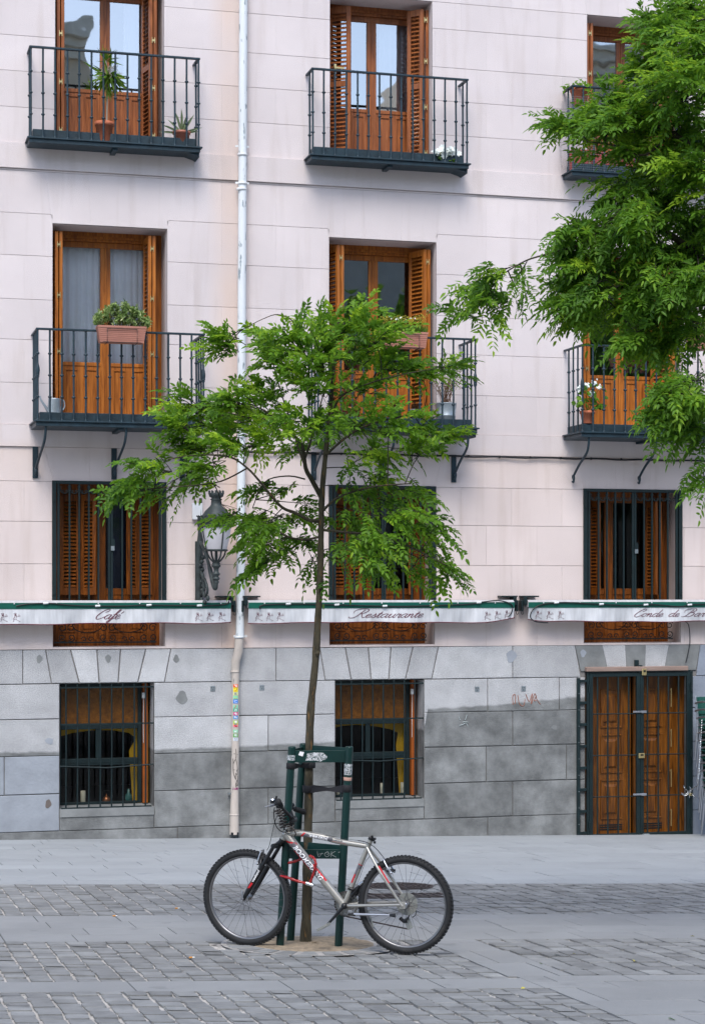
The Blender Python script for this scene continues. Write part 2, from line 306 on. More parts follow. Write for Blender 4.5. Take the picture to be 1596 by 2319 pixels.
    def ball(s, c, r, n=10, sc=(1, 1, 1)):
        vs = []; m = n//2+1
        for i in range(m+1):
            ph = math.pi*i/m
            for j in range(n): vs.append((c[0]+r*sc[0]*math.sin(ph)*math.cos(2*math.pi*j/n), c[1]+r*sc[1]*math.sin(ph)*math.sin(2*math.pi*j/n), c[2]+r*sc[2]*math.cos(ph)))
        s.add(vs, [(i*n+j, (i+1)*n+j, (i+1)*n+(j+1) % n, i*n+(j+1) % n) for i in range(m) for j in range(n)], True)
    def torus(s, c, ax, R_, r, n=40, k=8, a0=0, a1=2*math.pi, u=None):
        a = unit(ax); uu = unit(np.cross(a, V(0, 0, 1) if abs(a[2]) < .9 else V(1, 0, 0))) if u is None else unit(u); vv = np.cross(a, uu)
        full = abs(a1-a0) > 6.28; m = n if full else n+1
        pts = [np.asarray(c)+R_*(math.cos(a0+(a1-a0)*i/n)*uu+math.sin(a0+(a1-a0)*i/n)*vv) for i in range(m)]
        s.tube(pts, r, k, closed=full)
    def prism(s, poly, y0, y1):
        """poly in (x, z), extruded between y0 (front) and y1"""
        n = len(poly); vs = [(x, y0, z) for x, z in poly]+[(x, y1, z) for x, z in poly]
        s.add(vs, [tuple(range(n))[::-1], tuple(range(n, 2*n))]+[(i, (i+1) % n, n+(i+1) % n, n+i) for i in range(n)])
    def build(s, name, mats, parent=None, loc=None, label=None, cat=None, group=None, kind=None):
        if not isinstance(mats, (list, tuple)): mats = [mats]
        org = V(0, 0, 0)
        if parent is not None:
            p = parent
            while p is not None: org = org+np.array(p.location); p = p.parent
        elif loc is not None: org = np.array(loc, float)
        me = bpy.data.meshes.new(name); vv = np.array(s.v)-org
        me.from_pydata(vv.tolist(), [], s.f)
        for m in mats: me.materials.append(m)
        me.polygons.foreach_set('material_index', s.mi); me.polygons.foreach_set('use_smooth', s.sm); me.update()
        if s.tn:
            at = me.attributes.new('tone', 'FLOAT', 'FACE'); tv = np.zeros(len(s.f), np.float32)
            for k_, v_ in s.tn.items(): tv[k_] = v_
            at.data.foreach_set('value', tv)
        o = bpy.data.objects.new(name, me); COL.objects.link(o)
        if parent is not None: o.parent = parent
        elif loc is not None: o.location = loc
        tag(o, label, cat, group, kind); return o
def tag(o, label=None, cat=None, group=None, kind=None):
    if label: o['label'] = label
    if cat: o['category'] = cat
    if group: o['group'] = group
    if kind: o['kind'] = kind
def thing(name, label, cat, loc, group=None):
    o = bpy.data.objects.new(name, None); o.empty_display_size = .1; COL.objects.link(o); o.location = loc; tag(o, label, cat, group); return o
def put_copy(o, parent, delta):
    c = o.copy(); COL.objects.link(c); c.parent = parent; c.location = Vector(o.location)+Vector(delta)
    for ch in o.children:
        d = ch.copy(); COL.objects.link(d); d.parent = c
    return c
def catmull(pts, n=8, closed=False):
    pts = [np.asarray(p, float) for p in pts]; k = len(pts); out = []
    g = (lambda i: pts[i % k]) if closed else (lambda i: pts[max(0, min(k-1, i))])
    for i in range(k if closed else k-1):
        a, b, c, d = g(i-1), g(i), g(i+1), g(i+2)
        for j in range(n):
            t = j/n; out.append(.5*((2*b)+(-a+c)*t+(2*a-5*b+4*c-d)*t*t+(-a+3*b-3*c+d)*t**3))
    if not closed: out.append(pts[-1])
    return out
def clip_poly(poly, sign_fn_list):
    """clip a polygon by half planes a*x+b*y<=c"""
    for a, b, c in sign_fn_list:
        out = []
        for i in range(len(poly)):
            p, q = poly[i-1], poly[i]; dp = a*p[0]+b*p[1]-c; dq = a*q[0]+b*q[1]-c
            if (dp <= 0) != (dq <= 0):
                t = dp/(dp-dq); out.append((p[0]+(q[0]-p[0])*t, p[1]+(q[1]-p[1])*t))
            if dq <= 0: out.append(q)
        poly = out
        if len(poly) < 3: return []
    return poly
def inset(poly, d):
    n = len(poly); A = sum(poly[i-1][0]*poly[i][1]-poly[i][0]*poly[i-1][1] for i in range(n))
    if abs(A) < 1e-5: return []
    if A < 0: poly = poly[::-1]
    cl = []
    for i in range(n):
        (x0, y0), (x1, y1) = poly[i-1], poly[i]; l = math.hypot(x1-x0, y1-y0)
        if l < 1e-6: continue
        nx, ny = (y1-y0)/l, -(x1-x0)/l; cl.append((nx, ny, nx*x0+ny*y0-d))
    return clip_poly(poly, cl)
def block(mb, poly, gap, depth, bev, y=0.0):
    if gap < .005: xc = sum(p[0] for p in poly)/len(poly); poly = [(p[0]+(.0022 if p[0] > xc else -.0022), p[1]) for p in poly]
    """a wall block: polygon in (x, z), face at y, sides going in by depth, small arris"""
    a = inset(poly, gap); b = inset(poly, gap+bev)
    if len(a) < 3: return
    if len(b) != len(a): b = a; 
    mb.tone = float(rng.normal(0, .022 if gap < .005 else .07))
    n = len(a); vs = [(p[0], y+depth, p[1]) for p in a]+[(p[0], y+bev*.8, p[1]) for p in a]+[(p[0], y, p[1]) for p in b]
    fs = [(i, (i+1) % n, n+(i+1) % n, n+i) for i in range(n)]+[(n+i, n+(i+1) % n, 2*n+(i+1) % n, 2*n+i) for i in range(n)]+[tuple(range(2*n, 3*n))]
    mb.add(vs, fs); mb.tone = 0.0

# ------------------------------------------------------------------ the facade
BAY = [0.0, 3.44, 6.86]
OP3 = [(2.507, 3.835), (5.93, 7.275), (9.385, 10.72)]
OP2 = [(2.475, 3.874), (5.92, 7.33), (9.324, 10.734)]
OP1 = [(2.48, 3.845), (5.925, 7.307), (9.342, 10.71)]
OP0 = [(2.56, 3.71), (6.0, 7.166)]
GATE = (9.36, 10.86)
Z3 = (8.50, 10.62); Z2 = (5.11, 7.55); Z1 = (2.43, 4.43); Z0 = (0.47, 1.985); ZG = (-0.35, 2.06)
holes = [(a, b, *Z3) for a, b in OP3]+[(a, b, *Z2) for a, b in OP2]+[(a, b, *Z1) for a, b in OP1]+[(a, b, *Z0) for a, b in OP0]+[(*GATE, *ZG)]
building = thing('apartment_building', 'old apartment building with pink stucco floors over a grey granite base, balconies and barred windows', 'building', (6.6, 0, 0))
XL, XR = -9.0, 19.0
def sub_holes(x0, x1, z0, z1, hs):
    rs = [(x0, x1, z0, z1)]
    for a, b, c, d in hs:
        nr = []
        for (p, q, r, s_) in rs:
            if a >= q-1e-6 or b <= p+1e-6 or c >= s_-1e-6 or d <= r+1e-6: nr.append((p, q, r, s_)); continue
            if p < a: nr.append((p, a, r, s_))
            if b < q: nr.append((b, q, r, s_))
            if r < c: nr.append((max(p, a), min(q, b), r, c))
            if d < s_: nr.append((max(p, a), min(q, b), d, s_))
        rs = nr
    return rs
def course(mb, z0, z1, xs, hs, gap=.0024, dep=.007, bev=.002, y=0.0, trap=None, mats=None, wob=0.0):
    """one row of blocks; trap = [(xl_bottom, xl_top, xr_bottom, xr_top)] regions taken by arch stones"""
    xs = [x for x in xs if XL < x < XR]; xs = [XL]+sorted(xs)+[XR]
    for a, b in zip(xs[:-1], xs[1:]):
        for (p, q, r, s_) in sub_holes(a, b, z0, z1, hs):
            pieces = [[(p, r), (q, r), (q, s_), (p, s_)]]
            for t in (trap or []):
                nx = []
                (lb, lt, rb, rt, tz0, tz1) = t
                def edge(xb, xt): nxv, nyv = (tz1-tz0), -(xt-xb); return nxv, nyv, nxv*xb+nyv*tz0
                for pc in pieces:
                    el = edge(lb, lt); er = edge(rb, rt)
                    l = clip_poly(pc, [el]); rr = clip_poly(pc, [(-er[0], -er[1], -er[2])])
                    for w_ in (l, rr):
                        if len(w_) >= 3: nx.append(w_)
                pieces = nx
            for pc in pieces:
                if mats: mb.m(mats((p+q)/2, (r+s_)/2))
                if wob: pc = [(x, z+rng.uniform(-wob, wob)) for x, z in pc]
                block(mb, pc, gap, dep, bev, y)
def arch(mb, bot, top, z0, z1, gap=.0024, dep=.007, bev=.002, y=0.0, mats=None):
    for i in range(len(bot)-1):
        if mats: mb.m(mats[i])
        block(mb, [(bot[i], z0), (bot[i+1], z0), (top[i+1], z1), (top[i], z1)], gap, dep, bev, y)
JA = [-9.55+.69*k+.0 for k in range(44)]; SH = 7.655-JA[25]; JA = [x+SH for x in JA]; JB = [x+.345 for x in JA]
mb = MB()
rows = [(5.11, 5.614), (5.614, 6.134), (6.134, 6.62), (6.62, 7.148), (7.148, 7.656)]
h2x = [(a, b, c, 7.7) if c == 5.11 else (a, b, c, d) for a, b, c, d in holes]
for i, (a, b) in enumerate(rows): course(mb, a, b, JA if i % 2 else JB, h2x)
tr = []
for k, (a, b) in enumerate(OP2): tr.append((a, a-.09, b, b+.085, 7.55, 8.19))
for k, (a, b) in enumerate(OP2): arch(mb, [a, a+.46, a+.94, b], [a-.09, a+.44, a+.96, b+.085], 7.55, 8.165)
course(mb, 7.656, 8.165, JB, [(a, b, 7.5, 7.66) for a, b in OP2], trap=tr)
course(mb, 8.165, 8.19, [], [])
xs_b = []
for a, b in OP3: xs_b += [a-.33, a+.66, b+.36]
course(mb, 8.19, 8.50, xs_b, holes, y=-.028, dep=.05)
rows3 = [(8.50, 8.928), (8.928, 9.363), (9.363, 9.79), (9.79, 10.28), (10.28, 10.62)]
for i, (a, b) in enumerate(rows3): course(mb, a, b, JA if i % 2 == 0 else JB, holes)
tr3 = [(a, a-.09, b, b+.085, 10.62, 11.2) for a, b in OP3]
for a, b in OP3: arch(mb, [a, a+.44, a+.9, b], [a-.09, a+.42, a+.92, b+.085], 10.62, 11.2)
course(mb, 10.62, 11.2, JA, [], trap=tr3); course(mb, 11.2, 11.5, xs_b, [], y=-.028, dep=.05)
for i in range(4): course(mb, 11.5+.5*i, 12+.5*i, JA if i % 2 else JB, [])
xs_c = []
for a, b in OP2: xs_c += [a-.22, a+.68, b+.30]
course(mb, 4.845, 5.11, xs_c, holes, y=-.024, dep=.05)
rows1 = [(2.40, 2.92), (2.92, 3.434), (3.434, 3.945), (3.945, 4.43)]
for i, (a, b) in enumerate(rows1): course(mb, a, b, JA if i % 2 else JB, holes, gap=.003)
tr1 = [(a, a-.10, b, b+.10, 4.43, 4.845) for a, b in OP1]
for a, b in OP1: arch(mb, [a, a+.45, a+.92, b], [a-.10, a+.43, a+.94, b+.10], 4.43, 4.845)
course(mb, 4.43, 4.845, JB, [], trap=tr1)
# reveals (jambs and soffits) and the joint bed behind the blocks
RV = .46
def reveal(mb, a, b, z0, z1, d, y0=.0068):
    mb.add([(a, y0, z0), (a, d, z0), (a, d, z1), (a, y0, z1)], [(0, 1, 2, 3)]); mb.add([(b, y0, z0), (b, d, z0), (b, d, z1), (b, y0, z1)], [(0, 3, 2, 1)])
    mb.add([(a, y0, z1), (a, d, z1), (b, d, z1), (b, y0, z1)], [(0, 1, 2, 3)]); mb.add([(a, y0, z0), (a, d, z0), (b, d, z0), (b, y0, z0)], [(0, 3, 2, 1)])
mb.m(0)
for (a, b), (c, d) in [(o, Z3) for o in OP3]+[(o, Z2) for o in OP2]+[(o, Z1) for o in OP1]: reveal(mb, a+.0036, b-.0036, c, d-.0036, RV+.12)
def bed(mb, z0, z1, hs, y=.007):
    xs = sorted({XL, XR, *[h[0] for h in hs], *[h[1] for h in hs]}); zs = sorted({z0, z1, *[min(max(h[k], z0), z1) for h in hs for k in (2, 3)]})
    for i in range(len(xs)-1):
        for j in range(len(zs)-1):
            xc, zc = (xs[i]+xs[i+1])/2, (zs[j]+zs[j+1])/2
            if any(h[0] < xc < h[1] and h[2] < zc < h[3] for h in hs): continue
            mb.add([(xs[i], y, zs[j]), (xs[i+1], y, zs[j]), (xs[i+1], y, zs[j+1]), (xs[i], y, zs[j+1])], [(0, 1, 2, 3)])
mb.m(1); bed(mb, 2.40, 13.5, [h for h in holes if h[3] > 2.41])
mb.build('stucco_wall', [M_STUCCO, M_SJOINT], building)

mb = MB(); gz_rows = [(2.40, 1.985), (1.985, 1.56), (1.56, 1.115), (1.115, .655), (.655, .205), (.205, -.75)]
def gmat(x, z):
    if x > 10.93: return 2
    if x < 2.56 and z < 1.115: return 3
    return 0
gx = [[2.12, 4.75, 5.24, 8.36, 9.36, 10.93], [1.2, 2.56, 4.75, 8.02, 9.0], [.6, 4.75, 5.14, 8.36], [1.9, 4.75, 8.0, 9.1], [.62, 4.75, 5.14, 8.36], [1.2, 4.0, 4.75, 8.02]]
gt = [(2.463, 2.39, 3.84, 3.92, 1.985, 2.40), (5.87, 5.80, 7.27, 7.36, 1.985, 2.40), (9.30, 9.22, 10.93, 10.99, 1.985, 2.40)]
for k, (b, a) in enumerate(gz_rows):
    z0, z1 = min(a, b), max(a, b)
    course(mb, z0, z1, gx[k]+[-1.4, -3, -5, -7, 12.3, 13.6, 15, 17], holes, gap=.005, dep=.016, bev=.005, wob=.0035, trap=gt if k == 0 else None, mats=gmat)
mb.m(0)
arch(mb, [2.463, 2.80, 3.04, 3.27, 3.51, 3.84], [2.39, 2.69, 3.01, 3.30, 3.61, 3.92], 1.985, 2.40, gap=.0075, dep=.018, bev=.006)
arch(mb, [5.87, 6.21, 6.47, 6.70, 6.92, 7.27], [5.80, 6.13, 6.43, 6.73, 7.02, 7.36], 1.985, 2.40, gap=.0075, dep=.018, bev=.006)
arch(mb, [9.30, 9.68, 9.94, 10.20, 10.47, 10.93], [9.22, 9.60, 9.92, 10.21, 10.54, 10.99], 2.06, 2.40, gap=.003, dep=.018, bev=.003, mats=[1, 0, 1, 0, 1])
mb.m(0)
for a, b in OP0: reveal(mb, a+.006, b-.006, Z0[0], Z0[1]-.006, .42, .017)
mb.m(0); reveal(mb, GATE[0]+.006, GATE[1]-.006, ZG[0], ZG[1]-.004, .42, .017)
mb.m(4); bed(mb, -.8, 2.40, [h for h in holes if h[2] < 2.40], .017)
# sloping sills under the two low windows
for a, b in OP0:
    mb.m(1); mb.add([(a-.0, -.012, Z0[0]-.10), (b+.0, -.012, Z0[0]-.10), (b, -.004, Z0[0]-.004), (a, -.004, Z0[0]-.004), (b, .28, Z0[0]+.012), (a, .28, Z0[0]+.012)], [(0, 1, 2, 3), (3, 2, 4, 5)])
    mb.m(0)
mb.build('stone_base', [M_GRANITE, M_DARKSTONE, M_BLUESTONE, M_PALECEM, M_MORTAR], building)
# body of the house behind the facade (side walls, roof, back) so that it stands as a solid house
mb = MB(); mb.box(XL, XR, 3.2, 12, -.9, 13.5); mb.box(XL, XL+.3, .02, 3.2, -.9, 13.5); mb.box(XR-.3, XR, .02, 3.2, -.9, 13.5); mb.box(XL, XR, .02, 3.2, 13.3, 13.5)
mb.build('house_body', M_STUCCO, building)
mb = MB(); mb.box(XL-.2, XR+.2, -.35, 12, 13.502, 13.72); mb.build('cornice', M_STUCCO, building)

# ------------------------------------------------------------------ windows
def leaf(mb, p, q, z0, z1, th=.040, louvre=True, mid=.5, slat=.052, st=.055):
    """a louvred shutter leaf standing on the line p-q (x, y); material 0 wood"""
    p = V(*p, 0); q = V(*q, 0); w_ = np.linalg.norm(q-p); e = (q-p)/w_; n = V(-e[1], e[0], 0); c = (p+q)/2; zc = (z0+z1)/2; u = V(0, 0, 1)
    st = min(st, w_*.3)
    for a in (p+e*st/2, q-e*st/2): mb.obox(V(a[0], a[1], zc), e, n, u, st/2, th/2, (z1-z0)/2, .004)
    rails = [(z0, z0+.09), (z1-.08, z1)]+([(z0+(z1-z0)*mid-.035, z0+(z1-z0)*mid+.035)] if mid else [])
    for a, b in rails: mb.obox(V(c[0], c[1], (a+b)/2), e, n, u, w_/2-st, th/2-.002, (b-a)/2)
    rails.sort()
    for (a, b), (c_, d) in zip(rails[:-1], rails[1:]):
        k = max(1, int((c_-b)/slat)); 
        for i in range(k):
            z = b+(c_-b)*(i+.5)/k; t = unit(n*.72+u*.69); s_ = np.cross(e, t); sg = t if (t@V(0, -1, 0)) < 0 else t
            t2 = unit(V(n[0], n[1], 0)*(-1 if n[1] > 0 else 1)*.7-u*.7)
            mb.obox(V(c[0], c[1], z), e, t2, np.cross(e, t2), w_/2-st+.002, .022, .0035)
def hinges(mb, x, y, z0, z1, fr=(.06, .36, .66, .93)):
    for f in fr:
        z = z0+(z1-z0)*f
        mb.box(x-.020, x-.012, y-.007, y, z-.035, z+.035); mb.box(x+.012, x+.020, y-.007, y, z-.035, z+.035); mb.box(x-.012, x+.012, y-.006, y, z-.012, z+.012)
def panelled(mb, x0, x1, z0, z1, y, n=2):
    """solid lower part of a door leaf with raised fields"""
    mb.box(x0, x1, y, y+.03, z0, z1)
    w_ = (x1-x0)/n
    for i in range(n):
        a, b = x0+i*w_+.035, x0+(i+1)*w_-.035
        for (p, q, r, s_) in ((a, b, z1-.055, z1-.04), (a, b, z0+.09, z0+.105), (a, a+.014, z0+.105, z1-.055), (b-.014, b, z0+.105, z1-.055)): mb.box(p, q, y-.012, y, r, s_)
        mb.box(a+.028, b-.028, y-.009, y, z0+.13, z1-.08, .008)
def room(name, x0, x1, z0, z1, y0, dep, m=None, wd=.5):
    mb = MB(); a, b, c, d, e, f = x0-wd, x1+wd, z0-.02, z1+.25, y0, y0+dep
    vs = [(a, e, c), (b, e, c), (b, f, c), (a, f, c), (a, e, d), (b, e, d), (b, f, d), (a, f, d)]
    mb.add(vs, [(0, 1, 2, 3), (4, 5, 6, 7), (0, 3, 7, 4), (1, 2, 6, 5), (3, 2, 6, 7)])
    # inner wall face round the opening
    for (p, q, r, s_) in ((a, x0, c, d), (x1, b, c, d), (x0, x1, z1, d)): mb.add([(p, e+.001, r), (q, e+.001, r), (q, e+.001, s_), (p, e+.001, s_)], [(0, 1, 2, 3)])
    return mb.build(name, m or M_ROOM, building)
def curtain(parent, x0, x1, z0, z1, y, waves, amp=.018, m=None):
    mb = MB(); n = waves*8; top = []; 
    for i in range(n+1):
        t = i/n; x = x0+(x1-x0)*t; a = math.sin(t*waves*2*math.pi+.9*math.sin(t*9)); top.append((x, y+amp*a))
    for i in range(n): mb.add([(top[i][0], top[i][1], z0), (top[i+1][0], top[i+1][1], z0), (top[i+1][0], y+.35*(top[i+1][1]-y), z1), (top[i][0], y+.35*(top[i][1]-y), z1)], [(0, 1, 2, 3)], True)
    return mb.build('curtain', m or M_CURTAIN, parent)
def french_window(x0, x1, z0, z1, gb, wm, leaves, label=None, gm=M_GLASS, y=.46, folded=()):
    """balcony door: frame, two glazed leaves with wooden lower panels, panes and louvred shutters"""
    mb = MB(); xc = (x0+x1)/2; jl, jr = x0+.11, x1-.11; gt = z1-.19
    mb.box(x0, jl, y-.03, y+.06, z0, z1, .004); mb.box(jr, x1, y-.03, y+.06, z0, z1, .004)
    mb.box(jl, jr, y-.03, y+.06, z1-.12, z1, .004); mb.box(jl, jr, y-.045, y-.031, z1-.085, z1-.055)
    mb.box(jl, jr, y, y+.05, gt, z1-.121, .004); mb.box(jl, jr, y-.01, y+.05, z0, z0+.05)
    mb.box(xc-.062, xc-.002, y-.004, y+.05, z0+.05, gt, .004); mb.box(xc+.002, xc+.062, y-.002, y+.05, z0+.05, gt, .004); mb.box(xc-.012, xc+.012, y-.016, y-.005, z0+.05, gt, .003)
    mb.box(jl+.0, jl+.05, y+.001, y+.05, z0+.05, gt, .004); mb.box(jr-.05, jr, y+.001, y+.05, z0+.05, gt, .004)
    for a, b in ((jl+.05, xc-.062), (xc+.062, jr-.05)):
        mb.box(a, b, y+.002, y+.05, gb-.045, gb, .003); panelled(mb, a, b, z0+.05, gb-.045, y+.012)
    win = mb.build('window', [wm], building, label=label)
    for a, b in ((jl+.05, xc-.062), (xc+.062, jr-.05)):
        mb = MB(); mb.add([(a, y+.022, gb), (b, y+.022, gb), (b, y+.022, gt), (a, y+.022, gt)], [(0, 1, 2, 3)]); mb.build('pane', gm, win)
    for lf in leaves:
        mb = MB()
        for seg in lf: leaf(mb, seg[0], seg[1], z0+.09, z1-.075)
        mb.m(1)
        a, b = lf[0][1], lf[-1][1] if len(lf) > 1 else lf[0][1]
        if len(lf) > 1: hinges(mb, (lf[0][1][0]+lf[1][1][0])/2, min(lf[0][1][1], lf[1][1][1])-.001, z0+.09, z1-.075)
        mb.build('shutter', [wm, M_BRASS], win)
    room('room', x0, x1, z0, z1, y+.07, 2.2)
    return win
def pair(x, yb=.40, yf=.09, g=.052, dx=0.0): return [((x-dx, yb), (x, yf)), ((x+g-dx, yb), (x+g, yf))]
w3 = []
w3.append(french_window(*OP3[0], *Z3, 9.32, M_WOOD2, [pair(OP3[0][0]+.05), pair(OP3[0][1]-.145, dx=.06)], gm=M_GLASS3))
a, b = OP3[1]; w3.append(french_window(a, b, *Z3, 9.31, M_WOOD2, [[((a+.06, .40), (a+.33, .22))], [((b-.05, .42), (b-.03, .12)), ((b-.25, .26), (b-.085, .10))]], gm=M_GLASS3))
w3.append(french_window(*OP3[2], *Z3, 9.32, M_WOOD2, [pair(OP3[2][0]+.05), pair(OP3[2][1]-.145, dx=.06)], gm=M_GLASS3))
w2 = []
w2.append(french_window(*OP2[0], *Z2, 5.94, M_WOOD, [pair(OP2[0][0]+.06), pair(OP2[0][1]-.20, dx=.02)], gm=M_GLASS2))
a, b = OP2[1]; w2.append(french_window(a, b, *Z2, 5.94, M_WOOD, [pair(a+.15, dx=.10), pair(b-.115, dx=.12)]))
a, b = OP2[2]; w2.append(french_window(a, b, *Z2, 5.98, M_WOOD, [pair(a+.07, dx=.03), pair(b-.13, dx=.14)]))
a, b = OP2[0]; curtain(w2[0], a+.12, a+.66, 5.3, 7.38, .555, 6); curtain(w2[0], a+.70, b-.12, 5.3, 7.38, .555, 7)
a, b = OP3[0]; curtain(w3[0], b-.42, b-.1, 8.7, 10.5, .57, 3, m=M_CURTAIN)
a, b = OP3[1]; curtain(w3[1], a+.80, b-.1, 8.7, 10.5, .57, 4, m=M_CURTAIN)
mb = MB(); a = OP3[1][0]; mb.box(a+.12, a+.15, .245, .295, 9.70, 9.80); mb.box(a+.12, a+.25, .235, .255, 9.745, 9.765)
mb.build('handle', M_BRASS, w3[1])

def scroll(mb, cx, cz, r, y, turns=1.3, sgn=1, a0=0, tr=.006):
    pts = [(cx+sgn*r*(1-.72*t/16)*math.cos(a0+turns*2*math.pi*t/16), y, cz+r*(1-.72*t/16)*math.sin(a0+turns*2*math.pi*t/16)) for t in range(17)]
    mb.tube(pts, tr, 5)
def grille_window(k, x0, x1, louvre_specs, mull, panes, nav=None):
    z0, z1 = Z1; y = .40
    mb = MB(); mb.box(x0, x0+.10, y-.03, y+.05, z0, z1, .004); mb.box(x1-.17, x1-.06, y-.03, y+.05, z0, z1, .004); mb.box(x0+.10, x1-.17, y-.03, y+.05, z1-.15, z1, .004)
    mb.box(x0+.10, x1-.17, y-.03, y+.05, z0, z0+.08); mb.box(x1-.06, x1, y+.0, y+.045, z0, z1)
    for a, b in mull: mb.box(a, b, y-.005, y+.05, z0+.08, z1-.15, .004)
    gl = []
    for a, b in panes: mb.box(a-.0, b, y, y+.045, 3.06, 3.14, .003); panelled(mb, a, b, z0+.08, 3.06, y+.01, 2 if b-a > .3 else 1); gl.append((a, b))
    win = mb.build('window', [M_WOODG], building)
    for a, b in gl: mb = MB(); mb.add([(a, y+.022, 3.14), (b, y+.022, 3.14), (b, y+.022, z1-.15), (a, y+.022, z1-.15)], [(0, 1, 2, 3)]); mb.build('pane', M_GLASS2, win)
    for (p, q) in louvre_specs: mb = MB(); leaf(mb, p, q, 3.06, z1-.14, slat=.045, mid=0, st=.05); mb.build('shutter', [M_WOODG], win)
    if nav: mb = MB(); mb.box(nav[0], nav[1], y+.07, y+.08, z0, z1); mb.build('blind', M_NAVY, win)
    room('room', x0, x1, z0, z1, y+.07, 2.0)
    # iron grille in front: two hinged leaves of square bars with a row of rings, scrollwork in the lower field
    mb = MB(); yg = -.012; f = .038
    for (a, b) in ((x0-.012, x0+f), (x1-f, x1+.012)): mb.box(a, b, yg-.02, yg+.02, 2.93, z1+.012, .003)
    mb.box(x0+f, x1-f, yg-.02, yg+.02, z1-.028, z1+.012, .003); mb.box(x0+f, x1-f, yg-.02, yg+.02, 2.93, 2.97, .003)
    mb.box(x0+f+.012, x0+f+.042, yg-.012, yg+.016, 2.972, z1-.03, .003); mb.box(x1-f-.042, x1-f-.012, yg-.012, yg+.016, 2.972, z1-.03, .003)
    xm = (x0+x1)/2+.01; mb.box(xm-.028, xm-.002, yg-.016, yg+.016, 2.972, z1-.03, .003); mb.box(xm+.002, xm+.03, yg-.018, yg+.016, 2.972, z1-.03, .003)
    bars = []
    for (a, b) in ((x0+f+.042, xm-.028), (xm+.03, x1-f-.042)):
        nb = 4; xs = lin(a, b, nb+2)
        bars += xs[1:-1]
        for i in range(nb+1):
            c = (xs[i]+xs[i+1])/2; r = (xs[i+1]-xs[i])/2-.008
            mb.torus((c, yg, z1-.04-r), (0, 1, 0), r, .006, 18, 5, a0=-.75 if True else 0, a1=math.pi+.75, u=(1, 0, 0))
            for s_ in (-1, 1): scroll(mb, c+s_*r*.55, z1-.04-r*1.55, r*.42, yg, 1.0, s_, 0, .005)
    gr = mb.build('window_grille', [M_GREEN], win)
    mb = MB(); 
    for x in bars: mb.box(x-.0105, x+.0105, yg-.0105, yg+.0105, 2.972, z1-.03)
    mb.build('bars', M_GREEN, win)
    for hx in (x0-.002, x1-.03):
        for hz_ in (3.12, 4.25): mb = MB(); mb.box(hx, hx+.032, yg-.034, yg-.0205, hz_-.06, hz_+.06, .003); mb.build('hinge', M_GREEN, win)
    mb = MB(); mb.box(xm+.004, xm+.05, yg-.03, yg-.019, 3.66, 3.74); mb.m(1); mb.box(xm+.002, xm+.045, yg-.038, yg-.02, 3.60, 3.655); mb.build('lock', [M_GREEN, M_TIN], win)
    # scrollwork low panel
    mb = MB(); ys = .03; w_ = x1-x0-.12
    mb.box(x0+.02, x1-.10, ys-.006, ys+.006, 2.475, 2.49); mb.box(x0+.02, x1-.10, ys-.006, ys+.006, 2.79, 2.805)
    for i in range(3):
        c = x0+.17+i*(w_-.25)/2
        for s_ in (-1, 1):
            scroll(mb, c+s_*.055, 2.66, .055, ys, 1.3, s_, .5); scroll(mb, c+s_*.055, 2.54, .05, ys, 1.3, s_, -2.4)
        if i < 2:
            d = c+(w_-.25)/4
            mb.tube(catmull([(d-.2, ys, 2.76), (d-.15, ys, 2.64), (d, ys, 2.60), (d+.15, ys, 2.64), (d+.2, ys, 2.76)], 4), .006, 5)
            scroll(mb, d-.04, 2.52, .035, ys, 1, -1); scroll(mb, d+.04, 2.52, .035, ys, 1, 1); scroll(mb, d-.13, 2.73, .03, ys, 1.2, -1); scroll(mb, d+.13, 2.73, .03, ys, 1.2, 1)
    mb.build('scrollwork', M_GREEN, win)
    return win
M_WOODG = wood('orange_window_wood', (.095, .026, .004), (.36, .105, .013))
a, b = OP1[0]
grille_window(0, a, b, [((a+.12, .36), (a+.37, .355)), ((a+.38, .34), (a+.555, .22)), ((a+.93, .20), (a+1.07, .33)), ((a+1.08, .35), (a+1.27, .36))],
    [(a+.60, a+.69)], [(a+.10, a+.60), (a+.69, b-.17)], nav=(a+.72, a+.95))
a, b = OP1[1]
grille_window(1, a, b, [((a+.10, .36), (a+.32, .35)), ((a+.33, .34), (a+.49, .22)), ((a+1.10, .16), (a+1.17, .36))],
    [(a+.59, a+.68)], [(a+.10, a+.59), (a+.68, b-.17)])
a, b = OP1[2]
grille_window(2, a, b, [((a+.05, .22), (a+.19, .30)), ((a+.20, .32), (a+.27, .12)), ((a+1.07, .10), (a+1.02, .34)), ((a+1.12, .10), (a+1.17, .34))],
    [(a+.45, a+.57)], [(a+.10, a+.45), (a+.57, b-.17)])

